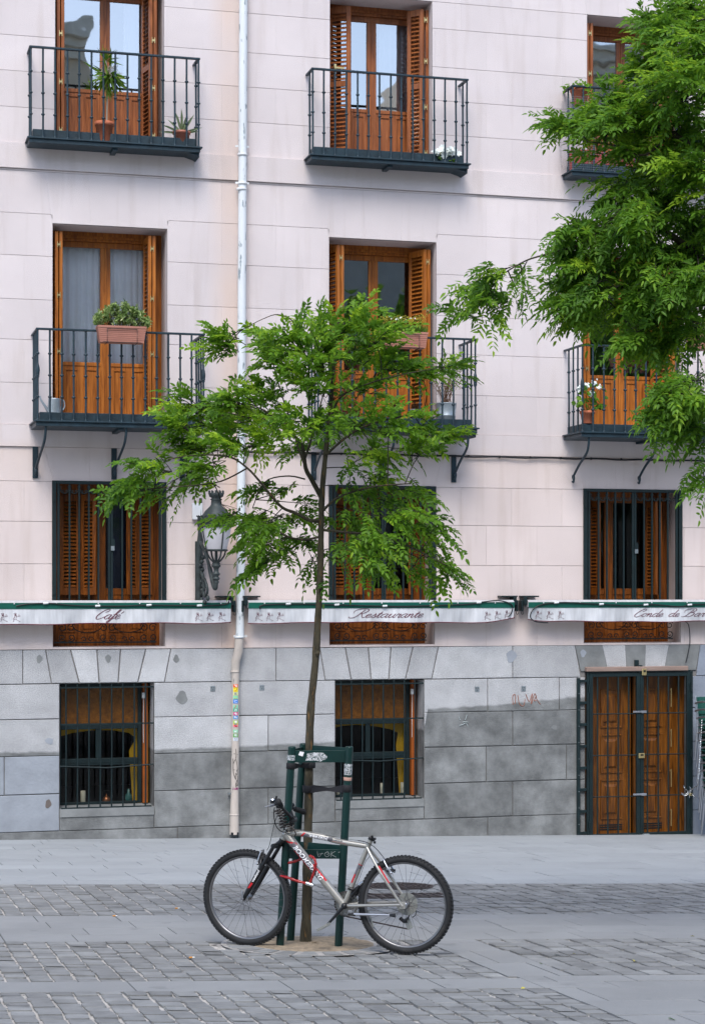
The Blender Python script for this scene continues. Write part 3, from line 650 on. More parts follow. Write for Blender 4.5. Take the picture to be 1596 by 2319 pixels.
def low_window(x0, x1, arch_pts, objs):
    z0, z1 = Z0; y = .27
    mb = MB(); f = .05
    mb.box(x0+.001, x0+f, y, y+.05, z0+.02, z1-.01, .003); mb.box(x1-.16, x1-.11, y, y+.05, z0+.02, z1-.01, .003); mb.box(x0+f, x1-.16, y, y+.05, z1-.07, z1-.01, .003)
    mb.box(x0+f, x1-.16, y-.01, y+.05, 1.41, 1.475, .003); mb.box(x0+f, x1-.16, y-.01, y+.05, .965, 1.05, .004); mb.box(x0+f, x1-.16, y-.016, y-.011, .995, 1.01)
    mb.box(x0+f, x1-.16, y, y+.05, z0+.015, z0+.045, .003); xm = x0+.50; mb.box(xm-.03, xm+.03, y, y+.05, 1.05, 1.41, .003)
    mb.m(1); mb.box(x1-.105, x1-.045, y-.06, y+.05, z0+.02, z1-.01, .004); mb.m(2); mb.box(x1-.12, x1-.085, y-.10, y-.062, z1-.20, z1-.13, .004); mb.tube([(x1-.10, y-.08, z1-.20), (x1-.103, y-.075, z1-.5), (x1-.10, y-.07, z1-.75)], .004, 5)
    win = mb.build('window', [M_GREEN, M_ORANGE, M_WHITEBOX], building)
    mb = MB(); mb.box(x0+f, x1-.16, y+.02, y+.03, 1.475, z1-.07); mb.build('amber_pane', M_AMBER, win, label='amber textured upper pane')
    for a, b in ((x0+f, xm-.03), (xm+.03, x1-.16)): mb = MB(); mb.add([(a, y+.02, 1.05), (b, y+.02, 1.05), (b, y+.02, 1.41), (a, y+.02, 1.41)], [(0, 1, 2, 3)]); mb.build('pane', M_GLASS0, win)
    mb = MB(); mb.add([(x0+f, y+.02, z0+.045), (x1-.16, y+.02, z0+.045), (x1-.16, y+.02, .965), (x0+f, y+.02, .965)], [(0, 1, 2, 3)]); mb.build('pane', M_GLASS0, win)
    mb = MB(); yg = .02; xs = [x0+.078+i*.1385 for i in range(8)]
    for x in xs: mb.tube([(x, yg, z0-.01), (x+.003, yg, 1.2), (x, yg, z1-.005)], .0095, 8)
    for z in (z1-.05, 1.49): mb.box(x0+.003, x1-.003, yg-.014, yg-.009, z-.009, z+.009)
    mb.tube([(x0+.003, yg-.012, .985), ((x0+x1)/2, yg-.014, .955), (x1-.003, yg-.012, .985)], .009, 6); mb.box(x0+.02, x1-.03, yg-.012, yg+.012, z0-.006, z0+.012)
    mb.build('window_grille', M_GREEN, win)
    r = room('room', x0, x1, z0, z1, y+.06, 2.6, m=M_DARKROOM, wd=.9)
    # yellow inner wall with a flat arch
    mb = MB(); n = len(arch_pts)
    for i in range(n-1):
        (xa, za), (xb, zb) = arch_pts[i], arch_pts[i+1]; mb.add([(xa, y+.16, za), (xb, y+.16, zb), (xb, y+.16, 1.9), (xa, y+.16, 1.9)], [(0, 1, 2, 3)])
    xr_, zr_ = arch_pts[-1]; mb.add([(xr_, y+.16, zr_), (x1+.5, y+.16, zr_), (x1+.5, y+.16, 1.9), (xr_, y+.16, 1.9)], [(0, 1, 2, 3)])
    mb.add([(x1-.20, y+.161, z0), (x1+.5, y+.161, z0), (x1+.5, y+.161, zr_), (xr_, y+.161, zr_), (x1-.245, y+.161, zr_-.16)], [(0, 1, 2, 3, 4)]); mb.build('inner_arch', M_YELLOW, win)
    return win
a, b = OP0[0]; low_window(a, b, [(a-.3, 1.22), (a, 1.30), (a+.2, 1.355), (a+.45, 1.385), (a+.7, 1.38), (a+.9, 1.345), (b-.16, 1.28)], None)
a, b = OP0[1]; low_window(a, b, [(a-.4, 1.22), (a, 1.335), (a+.2, 1.38), (a+.4, 1.39), (a+.65, 1.365), (b-.32, 1.325), (b-.22, 1.28)], None)

# ------------------------------------------------------------------ the cellar door behind its iron gate
def GXX(zx): return 9.379+(zx-870)*.00233
def GZZ(zy): return 2.04-(zy-205)*.002124
mb = MB(); y = .16
mb.box(GXX(880), GXX(1166), y, y+.05, -.1, 2.03); mb.box(GXX(1182), GXX(1412), y, y+.05, -.1, 2.03); mb.box(GXX(1412), GXX(1500), y+.03, y+.07, -.1, 2.03)
for xa, xb in ((980, 1112), (1222, 1356)):
    for ya, yb in ((310, 550), (590, 832), (870, 1117)):
        a, b, c, d = GXX(xa), GXX(xb), GZZ(yb), GZZ(ya)
        for q in ((a, b, d-.02, d), (a, b, c, c+.02), (a, a+.02, c+.02, d-.02), (b-.02, b, c+.02, d-.02)): mb.box(q[0], q[1], y-.014, y, q[2], q[3], .004)
        mb.add([(a+.045, y, c+.065), (b-.075, y, c+.065), (b-.075, y, d-.065), (a+.045, y, d-.065), (a+.075, y-.02, c+.095), (b-.105, y-.02, c+.095), (b-.105, y-.02, d-.095), (a+.075, y-.02, d-.095)], [(0, 1, 5, 4), (1, 2, 6, 5), (2, 3, 7, 6), (3, 0, 4, 7), (4, 5, 6, 7)])
door = mb.build('cellar_door', [M_WOODD], building)
mb = MB()
for xa, xb in ((975, 1112), (1220, 1356)):
    for yy in (1152, 1166, 1180): mb.box(GXX(xa), GXX(xb), y-.004, y-.001, GZZ(yy)-.009, GZZ(yy)+.009)
mb.build('vent_slots', M_BLACK, door)
for ya, yb in ((310, 425), (565, 675), (815, 925), (1065, 1170)): mb = MB(); mb.tube([(GXX(1410), y-.02, GZZ(yb)), (GXX(1410), y-.02, GZZ(ya))], .008, 8); mb.box(GXX(1410)-.01, GXX(1410)+.01, y-.015, y, GZZ(ya)-.03, GZZ(ya)-.01); mb.build('hinge', M_BRASS, door)
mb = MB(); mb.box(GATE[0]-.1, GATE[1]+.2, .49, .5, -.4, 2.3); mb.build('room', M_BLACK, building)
def gate_leaf(xa, xb, bars, hx):
    mb = MB(); y0, y1 = -.045, -.005
    a, b = GXX(xa), GXX(xb); c, d = GZZ(1218), GZZ(206); f = .05
    for q in ((a, a+f, c, d), (b-f, b, c, d), (a+f, b-f, d-f, d), (a+f, b-f, c, c+f)): mb.box(q[0], q[1], y0, y1, q[2], q[3], .003)
    gl = mb.build('iron_gate', [M_GREEN], building)
    for x in bars: mb = MB(); mb.tube([(GXX(x), -.026, c+f), (GXX(x), -.026, d-f)], .0118, 8); mb.build('bar', M_GREEN, gl)
    for yy in (457, 712, 966): mb = MB(); mb.tube([(a+f, -.036, GZZ(yy)), (b-f, -.040, GZZ(yy)-.004)], .0075, 6); mb.build('cross_bar', M_GREEN, gl)
    for yy in (300, 710, 1140): mb = MB(); mb.tube([(GXX(hx), -.055, GZZ(yy)-.05), (GXX(hx), -.055, GZZ(yy)+.05)], .012, 8); mb.build('hinge', M_GREEN, gl)
    return gl
g1 = gate_leaf(880, 1185, (930, 992, 1055, 1118), 878); g2 = gate_leaf(1186, 1492, (1232, 1298, 1360, 1422), 1495)
mb = MB(); c, d = GZZ(1222), GZZ(200); mb.box(GXX(866), GXX(879), -.04, .0, c, d, .003); mb.box(GXX(1493), GXX(1508), -.04, .0, c, d, .003); mb.box(GXX(879), GXX(1493), -.04, .0, d-.008, d+.012)
mb.m(0)
for i in range(8): z = GZZ(1185-i*133); mb.box(GXX(826), GXX(865), -.035, -.015, z-.018, z+.018, .003)
mb.box(GXX(808), GXX(826), -.04, -.001, GZZ(1205), GZZ(235), .003); mb.m(1)
for i in range(10): mb.ball((GXX(817), -.042, GZZ(1130-i*100)), .006, 6)
mb.build('gate_frame', [M_GREEN, M_TIN], building)
mb = MB(); mb.box(GXX(858), GXX(1475), -.07, .02, GZZ(196), GZZ(168), .006); mb.build('lintel_board', mat('weathered_board', (.25, .18, .15), .85, var=.2, stretch=(1, 8, 8)), building)
def padlock(p, w_, h, label, vertical=False, m=M_BRASS):
    mb = MB(); x, y_, z = p; mb.box(x-w_/2, x+w_/2, y_-.012, y_+.012, z-h/2, z+h/2, .004); mb.m(1)
    mb.box(x-w_*.22, x+w_*.26, y_-.0135, y_-.0122, z-.001, z+h*.30)
    o = mb.build('padlock', [m, M_BLACK], loc=(x, y_, z-h/2)); tag(o, label, 'padlock'); return o
padlock((GXX(1203), -.075, GZZ(202)), .062, .085, 'brass padlock at the top centre of the iron gate, on the pale lintel board')
padlock((GXX(1190), -.06, GZZ(718)), .085, .065, 'brass padlock at half height where the two gate leaves meet')
for yy in (447, 957): mb = MB(); mb.box(GXX(1140), GXX(1195), -.062, -.046, GZZ(yy)-.012, GZZ(yy)+.012, .003); mb.box(GXX(1190), GXX(1220), -.07, -.046, GZZ(yy)-.018, GZZ(yy)+.014, .004); mb.build('bolt', M_ALU, g1)
mb = MB(); mb.box(GXX(1196), GXX(1236), -.10, -.046, GZZ(1226), GZZ(1200), .008); mb.build('floor_lock', M_TIN, g2)
mb = MB(); mb.box(GXX(1156), GXX(1180), -.03, -.002, GZZ(165), GZZ(128), .003); mb.box(GXX(1172), GXX(1196), -.06, -.03, GZZ(205), GZZ(160), .003); mb.build('hasp', M_GREEN, building)

# small square plates on the granite
for (px, py) in ((482, 1560), (593, 1557.5), (1080, 1561), (1185, 1560)):
    p = at_wall(px, py, .003); mb = MB(); mb.box(p[0]-.03, p[0]+.03, -.006, -.001, p[2]-.033, p[2]+.033, .001)
    for dx, dz in ((-.014, .012), (.014, .012), (0, -.014)): mb.m(1); mb.ball((p[0]+dx, -.006, p[2]+dz), .005, 6)
    mb.build('wall_plate', [M_TIN, M_BLACK], building)
# round repair patches in the granite
M_PLANTERD = mat('brown_stain', (.13, .11, .10), .85)
def patch(px, py, rx, rz, m, nm='repair_patch'):
    p = at_wall(px, py, 0); pts = [(p[0]+rx*math.cos(t)*(1+.18*math.sin(3*t+px)), -.0025, p[2]+rz*math.sin(t)*(1+.15*math.cos(2*t+py))) for t in lin(0, 2*math.pi, 25)[:-1]]
    mb = MB(); mb.add(pts, [tuple(range(24))]); return mb.build(nm, m, building)
for px, py, rx, rz, m in ((89, 1493, .035, .045, M_DARKSTONE), (245, 1492, .035, .045, M_DARKSTONE), (399, 1492, .035, .045, M_DARKSTONE), (412, 1580, .07, .075, M_DARKSTONE),
    (1157, 1487, .07, .075, M_PALECEM), (1320, 1480, .04, .045, M_PALECEM), (109, 1821, .035, .055, M_PLANTERD), (112, 1679, .05, .04, M_PALECEM), (1255, 1648, .04, .03, M_DARKSTONE)): patch(px, py, rx, rz, m)

# ------------------------------------------------------------------ balconies
def balcony(x0, x1, dep, zb, zt, zr, side, nfront, brackets, bulb, skip_right=False):
    """floor slab with toe board (zb..zt), hand rail at zr"""
    mb = MB(); t = .05
    mb.box(x0-.02, x1+.02, -dep-.02, .0-.03, zb, zb+t, .004); mb.box(x0-.045, x1+.045, -dep-.042, -.03, zb+t, zb+t+.018, .003)
    mb.box((x0+x1)/2-.03, (x0+x1)/2+.03, -dep+.02, -.03, zb-.03, zb-.001)
    mb.prism([(x1-.12, zb-.001), (x1+.015, zb-.001), (x1+.015, zb-.05), (x1-.02, zb-.03)], -dep+.02, -.03)
    bal = mb.build('balcony', [M_IRON], building)
    mb = MB(); zz = zb+t+.019; mb.box(x0+.03, x1-.03, -dep+.055, -dep+.075, zz, zt, .004); mb.box(x0+.03, x0+.05, -dep+.075, -.03, zz, zt, .003); mb.box(x1-.05, x1-.03, -dep+.075, -.03, zz, zt, .003)
    mb.build('toe_board', [M_IRON], bal)
    mb = MB(); h = .012
    mb.box(x0-.02, x1+.02, -dep-.02, -dep+.022, zr-h, zr+h, .004); mb.box(x0-.02, x0+.02, -dep+.022, -.01, zr-h, zr+h, .004); mb.box(x1-.02, x1+.02, -dep+.022, -.01, zr-h, zr+h, .004)
    mb.build('hand_rail', [M_IRON], bal)
    mb = MB(); z0 = zb+t+.018; H = zr-h-z0; x, y = x0, -dep
    mb.tube([(x, y, z0), (x+.002, y, z0+H*.33), (x-.001, y, z0+H*.7), (x, y, zr-h)], .0122, 8)
    for f in (.26, .50, .74): mb.lathe((x, y, z0+H*f), [(.012, -.015), (.0225, -.006), (.0225, .006), (.012, .015)], n=10)
    mb.lathe((x, y, z0), [(.017, 0), (.016, .012), (.0095, .03)], n=8)
    b0 = mb.build('baluster', [M_IRON], bal)
    xs = lin(x0, x1, nfront)
    for i, xx in enumerate(xs[1:]): put_copy(b0, bal, (xx-x0+random.uniform(-.003, .003), 0, 0))
    for s_ in range(side):
        yy = dep*(s_+1)/(side+1) if side > 1 else dep*.5
        put_copy(b0, bal, (0, yy, 0)); put_copy(b0, bal, (x1-x0, yy, 0))
    if bulb:
        for xx in (x0, x1):
            mb = MB(); mb.lathe((xx, -dep, z0+H*.56), [(.010, -.10), (.022, -.085), (.013, -.07), (.022, -.055), (.027, -.01), (.022, .03), (.011, .08)], n=12); mb.build('corner_knob', [M_IRON], bal)
    for (bx, plate) in brackets:
        kx = -.06 if x0 < 3 else 0.0
        mb = MB(); pts = catmull([(bx, -dep+.03, zb-.002), (bx, -dep+.035, zb-.07), (bx+kx*.2, -dep+.10, zb-.19), (bx+kx*.6, -.26, zb-.33), (bx+kx, -.07, zb-.46), (bx+kx, -.045, zb-.49)], 5)
        mb.tube(pts, .016, 8); mb.tube(catmull([(bx+kx, -.05, zb-.45), (bx+kx, -.075, zb-.50), (bx+kx, -.06, zb-.54), (bx+kx, -.02, zb-.53)], 4), [.014, .02, .022, .02, .018, .016, .014, .014, .014, .013, .012, .012, .010], 7)
        if plate: mb.box(bx+kx-.035, bx+kx+.03, -.022, -.002, zb-.58, zb-.20, .003)
        mb.build('bracket', [M_IRON], bal)
    return bal
b3 = [balcony(2.185, 4.20, .32, 8.435, 8.615, 9.575, 1, 15, [], False), balcony(5.63, 7.63, .32, 8.435, 8.615, 9.56, 1, 15, [], False), balcony(9.06, 11.08, .32, 8.435, 8.615, 9.585, 1, 15, [], False)]
b2 = [balcony(2.235, 4.205, .62, 5.045, 5.215, 6.185, 3, 15, [(2.33, True), (3.28, True), (4.12, True)], True), balcony(5.62, 7.64, .62, 5.075, 5.25, 6.245, 3, 15, [(5.72, True), (6.6, True), (7.56, True)], True),
      balcony(9.07, 11.10, .62, 5.06, 5.235, 6.225, 3, 15, [(9.17, False), (10.09, False), (11.02, False)], True)]
mb = MB(); g = .028; yb_ = -.36                                         # wire netting tied round the top right balcony
for i in range(34):
    z = 8.52+i*g; mb.tube([(9.02-.03*math.sin(i/33*3), -.03, z), (9.00-.05*math.sin(i/33*3), -.30, z), (9.06, yb_, z), (10.2, yb_, z)], .0009, 3, cap=False)
for i in range(10): y = -.05-i*.03; mb.tube([(9.02-.0*i, y, 8.52), (8.97-.004*i, y, 8.95), (9.02, y, 8.52+33*g)], .0009, 3, cap=False)
for i in range(40): x = 9.07+i*g; mb.tube([(x, yb_, 8.52), (x, yb_, 8.52+33*g)], .0009, 3, cap=False)
mb.build('wire_netting', M_TIN, b3[2])
# cable running along the lower string course
mb = MB(); pts = []
for i in range(60):
    x = 4.6+i*.14; pts.append((x, -.034-.004*math.sin(i*2.1), 4.828+.006*math.sin(i*1.3)))
mb.tube(pts, .011, 6)
for i in range(20): mb.box(4.8+i*.42, 4.815+i*.42, -.05, -.02, 4.815, 4.845)
tag(mb.build('cable', M_BLACK, loc=(4.6, -.03, 4.83)), 'thin dark cable running along the string course under the first floor balconies', 'cable')

# ------------------------------------------------------------------ drainpipe with its stickers and scrawls
px_ = [at_wall(551, 0, .09), at_wall(547.5, 700, .09), at_wall(545, 1300, .09), at_wall(543, 1440, .09)]
pipe = thing('drainpipe', 'white painted drainpipe with a beige stickered lower length running down the facade', 'drainpipe', (4.72, -.07, .08))
mb = MB(); top = (px_[0][0]+.02, -.09, 13.2)
mb.tube([top]+px_, .052, 16)
pup = mb.build('upper_pipe', M_PIPE, pipe)
for px, py in ((549, 350), (549, 415), (547, 428), (541.5, 1443)): mb = MB(); p = at_wall(px, py, .09); mb.lathe(p-V(0, 0, .015), [(.053, 0), (.062, .002), (.062, .028), (.053, .03)], n=16); mb.build('pipe_collar', M_WHITEBOX, pipe)
for px, py in ((549, 330), (549, 413), (545, 1441)): mb = MB(); p = at_wall(px, py, .09); mb.box(p[0]-.085, p[0]+.085, -.075, -.062, p[2]-.012, p[2]+.012); mb.build('pipe_clamp', M_WHITEBOX, pipe)
mb = MB(); lo = [(4.752, -.09, 2.52), (4.745, -.088, 2.36), (4.718, -.05, 2.24), (4.715, -.045, 2.1), (4.713, -.045, 1.2), (4.705, -.045, .55), (4.70, -.045, .25), (4.70, -.045, .10)]
mb.tube(lo, [.054, .057, .055, .048, .048, .051, .058, .060], 16, cap=False); plow = mb.build('lower_pipe', M_PIPE2, pipe)
mb = MB(); mb.lathe((4.676, -.075, .098), [(.026, 0), (.026, .03)], n=10); mb.lathe((4.724, -.075, .098), [(.026, 0), (.026, .03)], n=10); mb.build('crushed_outlet', M_BLACK, pipe)
for cz, rr_ in ((2.1, .049), (.33, .053)): mb = MB(); mb.lathe((4.71 if cz > 1 else 4.70, -.045, cz), [(rr_, 0), (rr_+.006, .003), (rr_+.006, .02), (rr_, .023)], n=16); mb.build('pipe_collar', M_PIPE2, pipe)
mb = MB(); mb.box(4.62, 4.66, -.06, -.02, .60, .612); mb.build('pipe_clamp', M_TIN, pipe)
SC_ = [('orange', (.75, .12, .02)), ('yellow', (.75, .65, .03)), ('pale_yellow', (.68, .72, .30)), ('pale_green', (.25, .62, .35)), ('blue', (.02, .18, .60)), ('mint', (.22, .55, .38)), ('green', (.0, .33, .18)), ('magenta', (.55, .08, .22)), ('blue_yellow', (.10, .28, .55)), ('lime', (.35, .55, .10)), ('amber', (.75, .42, .05)), ('pink', (.75, .16, .22)), ('green_white', (.20, .55, .32)), ('red_green', (.10, .35, .08)), ('white', (.62, .66, .72))]
SZ = [(370, 407), (410, 460), (463, 500), (505, 545), (548, 595), (615, 652), (655, 692), (697, 735), (740, 778), (797, 830), (833, 850), (850, 872), (903, 938), (950, 993), (997, 1036)]
mb = MB()
smats = []
for i, ((nm, c), (a, b)) in enumerate(zip(SC_, SZ)):
    z1 = at_wall(538, (2550+a/3.01)/1.725, .05)[2]; z0 = at_wall(538, (2550+b/3.01)/1.725, .05)[2]
    mb = MB(); r = .0505; xc_ = 4.713; n = 6; da = .62
    for j in range(n):
        t0 = -math.pi/2-.12-da+2*da*j/n; t1 = -math.pi/2-.12-da+2*da*(j+1)/n
        q = lambda t, z: (xc_+r*math.cos(t), -.045+r*math.sin(t), z)
        mb.add([q(t0, z0), q(t1, z0), q(t1, z1), q(t0, z1)], [(0, 1, 2, 3)])
    mb.m(1)
    for k in range(3):          # printed lines
        zz = z0+(z1-z0)*(.25+.25*k)
        for j in range(1, 5):
            if random.random() < .35: continue
            t0 = -math.pi/2-.12-da*.8+1.6*da*j/6; t1 = t0+.16; r2 = .0512; q2 = lambda t, z: (xc_+r2*math.cos(t), -.045+r2*math.sin(t), z)
            mb.add([q2(t0, zz-.004), q2(t1, zz-.004), q2(t1, zz+.004), q2(t0, zz+.004)], [(0, 1, 2, 3)])
    mb.build('sticker', [mat('sticker_'+nm, c, .5, var=.05), M_DECALWHITE if sum(c) < 1.1 else M_DECALRED if i % 2 else M_BLUESTONE], pipe, label=nm.replace('_', ' and ')+' sticker')
def pipe_stroke(pts, m, r=.004, rad=.0518):
    """scrawl on the round pipe: pts (sideways metres, height)"""
    mb = MB(); q = [(4.708+rad*math.sin(s_/rad), -.045-rad*math.cos(s_/rad), z) for s_, z in pts]; mb.tube(catmull(q, 4), r, 4); return mb
mb = MB()
for st in ([(.0, 1.16), (.005, 1.08), (.0, 1.04)], [(-.025, 1.10), (.03, 1.09)], [(-.035, 1.04), (-.03, .88), (-.01, .80)], [(-.03, .98), (.0, 1.03), (.02, .95), (.025, .84)], [(-.025, .90), (.03, .90)], [(-.02, .84), (.0, .78), (.0, .86), (.03, .80), (.005, .74), (.0, .70), (.02, .66)], [(.02, .78), (.035, .73), (.015, .70), (.01, .76), (.03, .77)]):
    q = [(4.708+.0518*math.sin(s_/.0518), -.045-.0518*math.cos(s_/.0518), z) for s_, z in st]; mb.tube(catmull(q, 4), .003, 4)
mb.build('graffiti', M_BLACK, pipe)
mb = MB()
for i, st in enumerate(([(-.03, .655), (-.028, .68), (-.02, .66), (-.014, .682), (-.012, .655)], [(-.006, .655), (0, .68), (.004, .655)], [(.008, .655), (.008, .68), (.016, .672), (.008, .667), (.016, .655)], [(.021, .655), (.021, .68), (.029, .668), (.021, .655)], [(.033, .655), (.034, .68)])):
    q = [(4.705+.0525*math.sin(s_/.0525), -.045-.0525*math.cos(s_/.0525), z) for s_, z in st]; mb.tube(q, .0022, 4)
mb.build('graffiti', mat('magenta_ink', (.35, .03, .20), .6), pipe, label='magenta scrawl')

# scratched rust-red scrawl and pale scratches on the base
def wall_strokes(strokes, m, nm, par, r=.006, off=.004):
    mb = MB()
    for st in strokes:
        q = [at_wall((1753+x/1.596)/1.725, (2500+y/1.596)/1.725, off) for x, y in st]; mb.tube(catmull(q, 4), r, 4, flat=1)
    return mb.build(nm, m, par)
wall_strokes([[(400, 405), (398, 350), (415, 345), (412, 400)], [(430, 345), (440, 400), (465, 412), (475, 370)], [(480, 340), (500, 385), (520, 335), (512, 400)], [(515, 400), (535, 335), (550, 375), (570, 403)], [(545, 350), (530, 380), (545, 378)]], M_GRAFF, 'graffiti', building, .0045)
wall_strokes([[(60, 480), (70, 500)], [(112, 468), (104, 495), (100, 500)], [(85, 515), (100, 512), (122, 515)], [(65, 535), (85, 530), (105, 520), (118, 540)]], M_CHALK, 'scratches', building, .006)
mb = MB(); p = at_wall(1279, 1903, 0)   # pale smear
# ------------------------------------------------------------------ wall lamp
LX, LY = 4.385, -.50
lamp = thing('wall_lamp', 'old iron wall lantern with a domed crown on a scrolled bracket beside the white drainpipe', 'street lamp', (4.27, 0, 3.0))
mb = MB(); mb.tube([(4.262, -.03, 2.85), (4.262, -.03, 3.55), (4.275, -.035, 3.80), (4.28, -.04, 4.25)], [.045, .048, .03, .018], 8); mb.box(4.215, 4.30, -.02, -.003, 2.85, 3.72, .004)
mb.tube(catmull([(4.28, -.05, 3.05), (4.30, -.16, 3.14), (4.29, -.12, 3.30), (4.28, -.05, 3.34)], 5), .022, 8)
mb.tube(catmull([(4.27, -.04, 3.72), (4.29, -.20, 3.62), (4.33, -.33, 3.42), (4.36, -.42, 3.21), (LX-.01, -.49, 3.14), (LX, -.5, 3.21)], 6), [.02]*13+[.028]*18, 9)
mb.tube(catmull([(4.28, -.06, 3.30), (4.30, -.22, 3.24), (4.32, -.28, 3.12), (4.30, -.22, 3.04), (4.29, -.17, 3.10), (4.30, -.2, 3.15)], 5), .017, 7)
mb.tube(catmull([(4.28, -.08, 3.02), (4.29, -.15, 2.92), (4.30, -.20, 2.97)], 5), [.02]*8+[.024]*3, 7); mb.ball((4.30, -.20, 2.97), .028, 8); mb.ball((4.325, -.27, 3.02), .026, 8, (1, 1, 1.4))
for i in range(9): a = i*.9; mb.ball((4.285+.02*math.sin(a*2), -.07-.03*math.cos(a), 3.12+i*.05), .026+.008*math.sin(a*3), 6)
mb.build('scroll_bracket', [M_LAMPIRON], lamp)
mb = MB(); mb.lathe((LX, LY, 3.20), [(.03, 0), (.036, .02), (.024, .033), (.040, .047), (.046, .057), (.040, .067), (.028, .087), (.048, .107), (.052, .117), (.030, .134), (.030, .16), (.036, .187), (.052, .20), (.055, .22), (.045, .227), (.05, .24), (.052, .247), (.02, .25)], n=14)
for k in range(4):
    a = k*math.pi/2+.3; cs, sn = math.cos(a), math.sin(a)
    mb.tube(catmull([(LX+.03*cs, LY+.03*sn, 3.45), (LX+.10*cs, LY+.10*sn, 3.52), (LX+.13*cs, LY+.13*sn, 3.60)], 5), .011, 6)
    mb.tube([(LX+.135*cs, LY+.135*sn, 3.60), (LX+.192*cs, LY+.192*sn, 3.885)], .009, 6)
mb.tube([(LX, LY, 3.45), (LX, LY, 3.60)], .018, 8)
mb.torus((LX, LY, 3.60), (0, 0, 1), .132, .012, 28, 6)
mb.build('lantern_stem', [M_LAMPIRON], lamp)
mb = MB(); mb.lathe((LX, LY, 3.605), [(.126, 0), (.150, .09), (.170, .19), (.182, .275)], n=28); mb.build('lantern_glass', M_FROST, lamp)
mb = MB(); mb.lathe((LX, LY, 3.88), [(.198, 0), (.205, .01), (.205, .022), (.196, .03), (.196, .06), (.215, .064), (.225, .085), (.222, .10), (.19, .115), (.165, .15), (.13, .20), (.085, .245), (.065, .27), (.060, .32), (.075, .335), (.055, .35), (.085, .37), (.095, .41), (.09, .412), (.07, .38), (.03, .39), (0.001, .40)], n=28)
for k in range(24):
    a = k*math.pi/12; cs, sn = math.cos(a), math.sin(a); mb.obox((LX+.222*cs, LY+.222*sn, 3.99), (cs, sn, 0), (-sn, cs, 0), (0, 0, 1), .004, .016, .022); mb.ball((LX+.235*cs, LY+.235*sn, 4.012), .010, 5)
    if k % 2: mb.obox((LX+.092*cs, LY+.092*sn, 4.30), (cs, sn, 0), (-sn, cs, 0), (0, 0, 1), .003, .010, .022)
mb.m(1)
for k in range(60): a = k*math.pi/30; cs, sn = math.cos(a), math.sin(a); mb.obox((LX+.1965*cs, LY+.1965*sn, 3.925), (cs, sn, 0), (-sn, cs, 0), (0, 0, 1), .001, .0045, .013)
mb.build('lantern_roof', [M_LAMPIRON, M_BLACK], lamp)
mb = MB(); p = at_wall(437, 1136, .03)
mb.box(p[0]-.01, p[0]+.115, -.06, -.003, 3.985, 4.19, .006); mb.m(1); mb.tube(catmull([(p[0]+.06, -.03, 3.985), (p[0]+.07, -.03, 3.90), (p[0]+.12, -.04, 3.87), (p[0]+.16, -.06, 3.86)], 5), .008, 6)
mb.tube(catmull([(p[0]+.065, -.03, 3.985), (p[0]+.09, -.03, 3.86), (p[0]+.12, -.03, 3.74), (p[0]+.09, -.03, 3.5), (p[0]+.07, -.03, 3.28), (p[0]+.10, -.03, 3.15)], 5), .009, 6)
jb = mb.build('junction_box', [M_WHITEBOX, M_BLACK], loc=(p[0], 0, 3.985)); tag(jb, 'small white electrical box with a black cable on the wall left of the lantern', 'junction box')

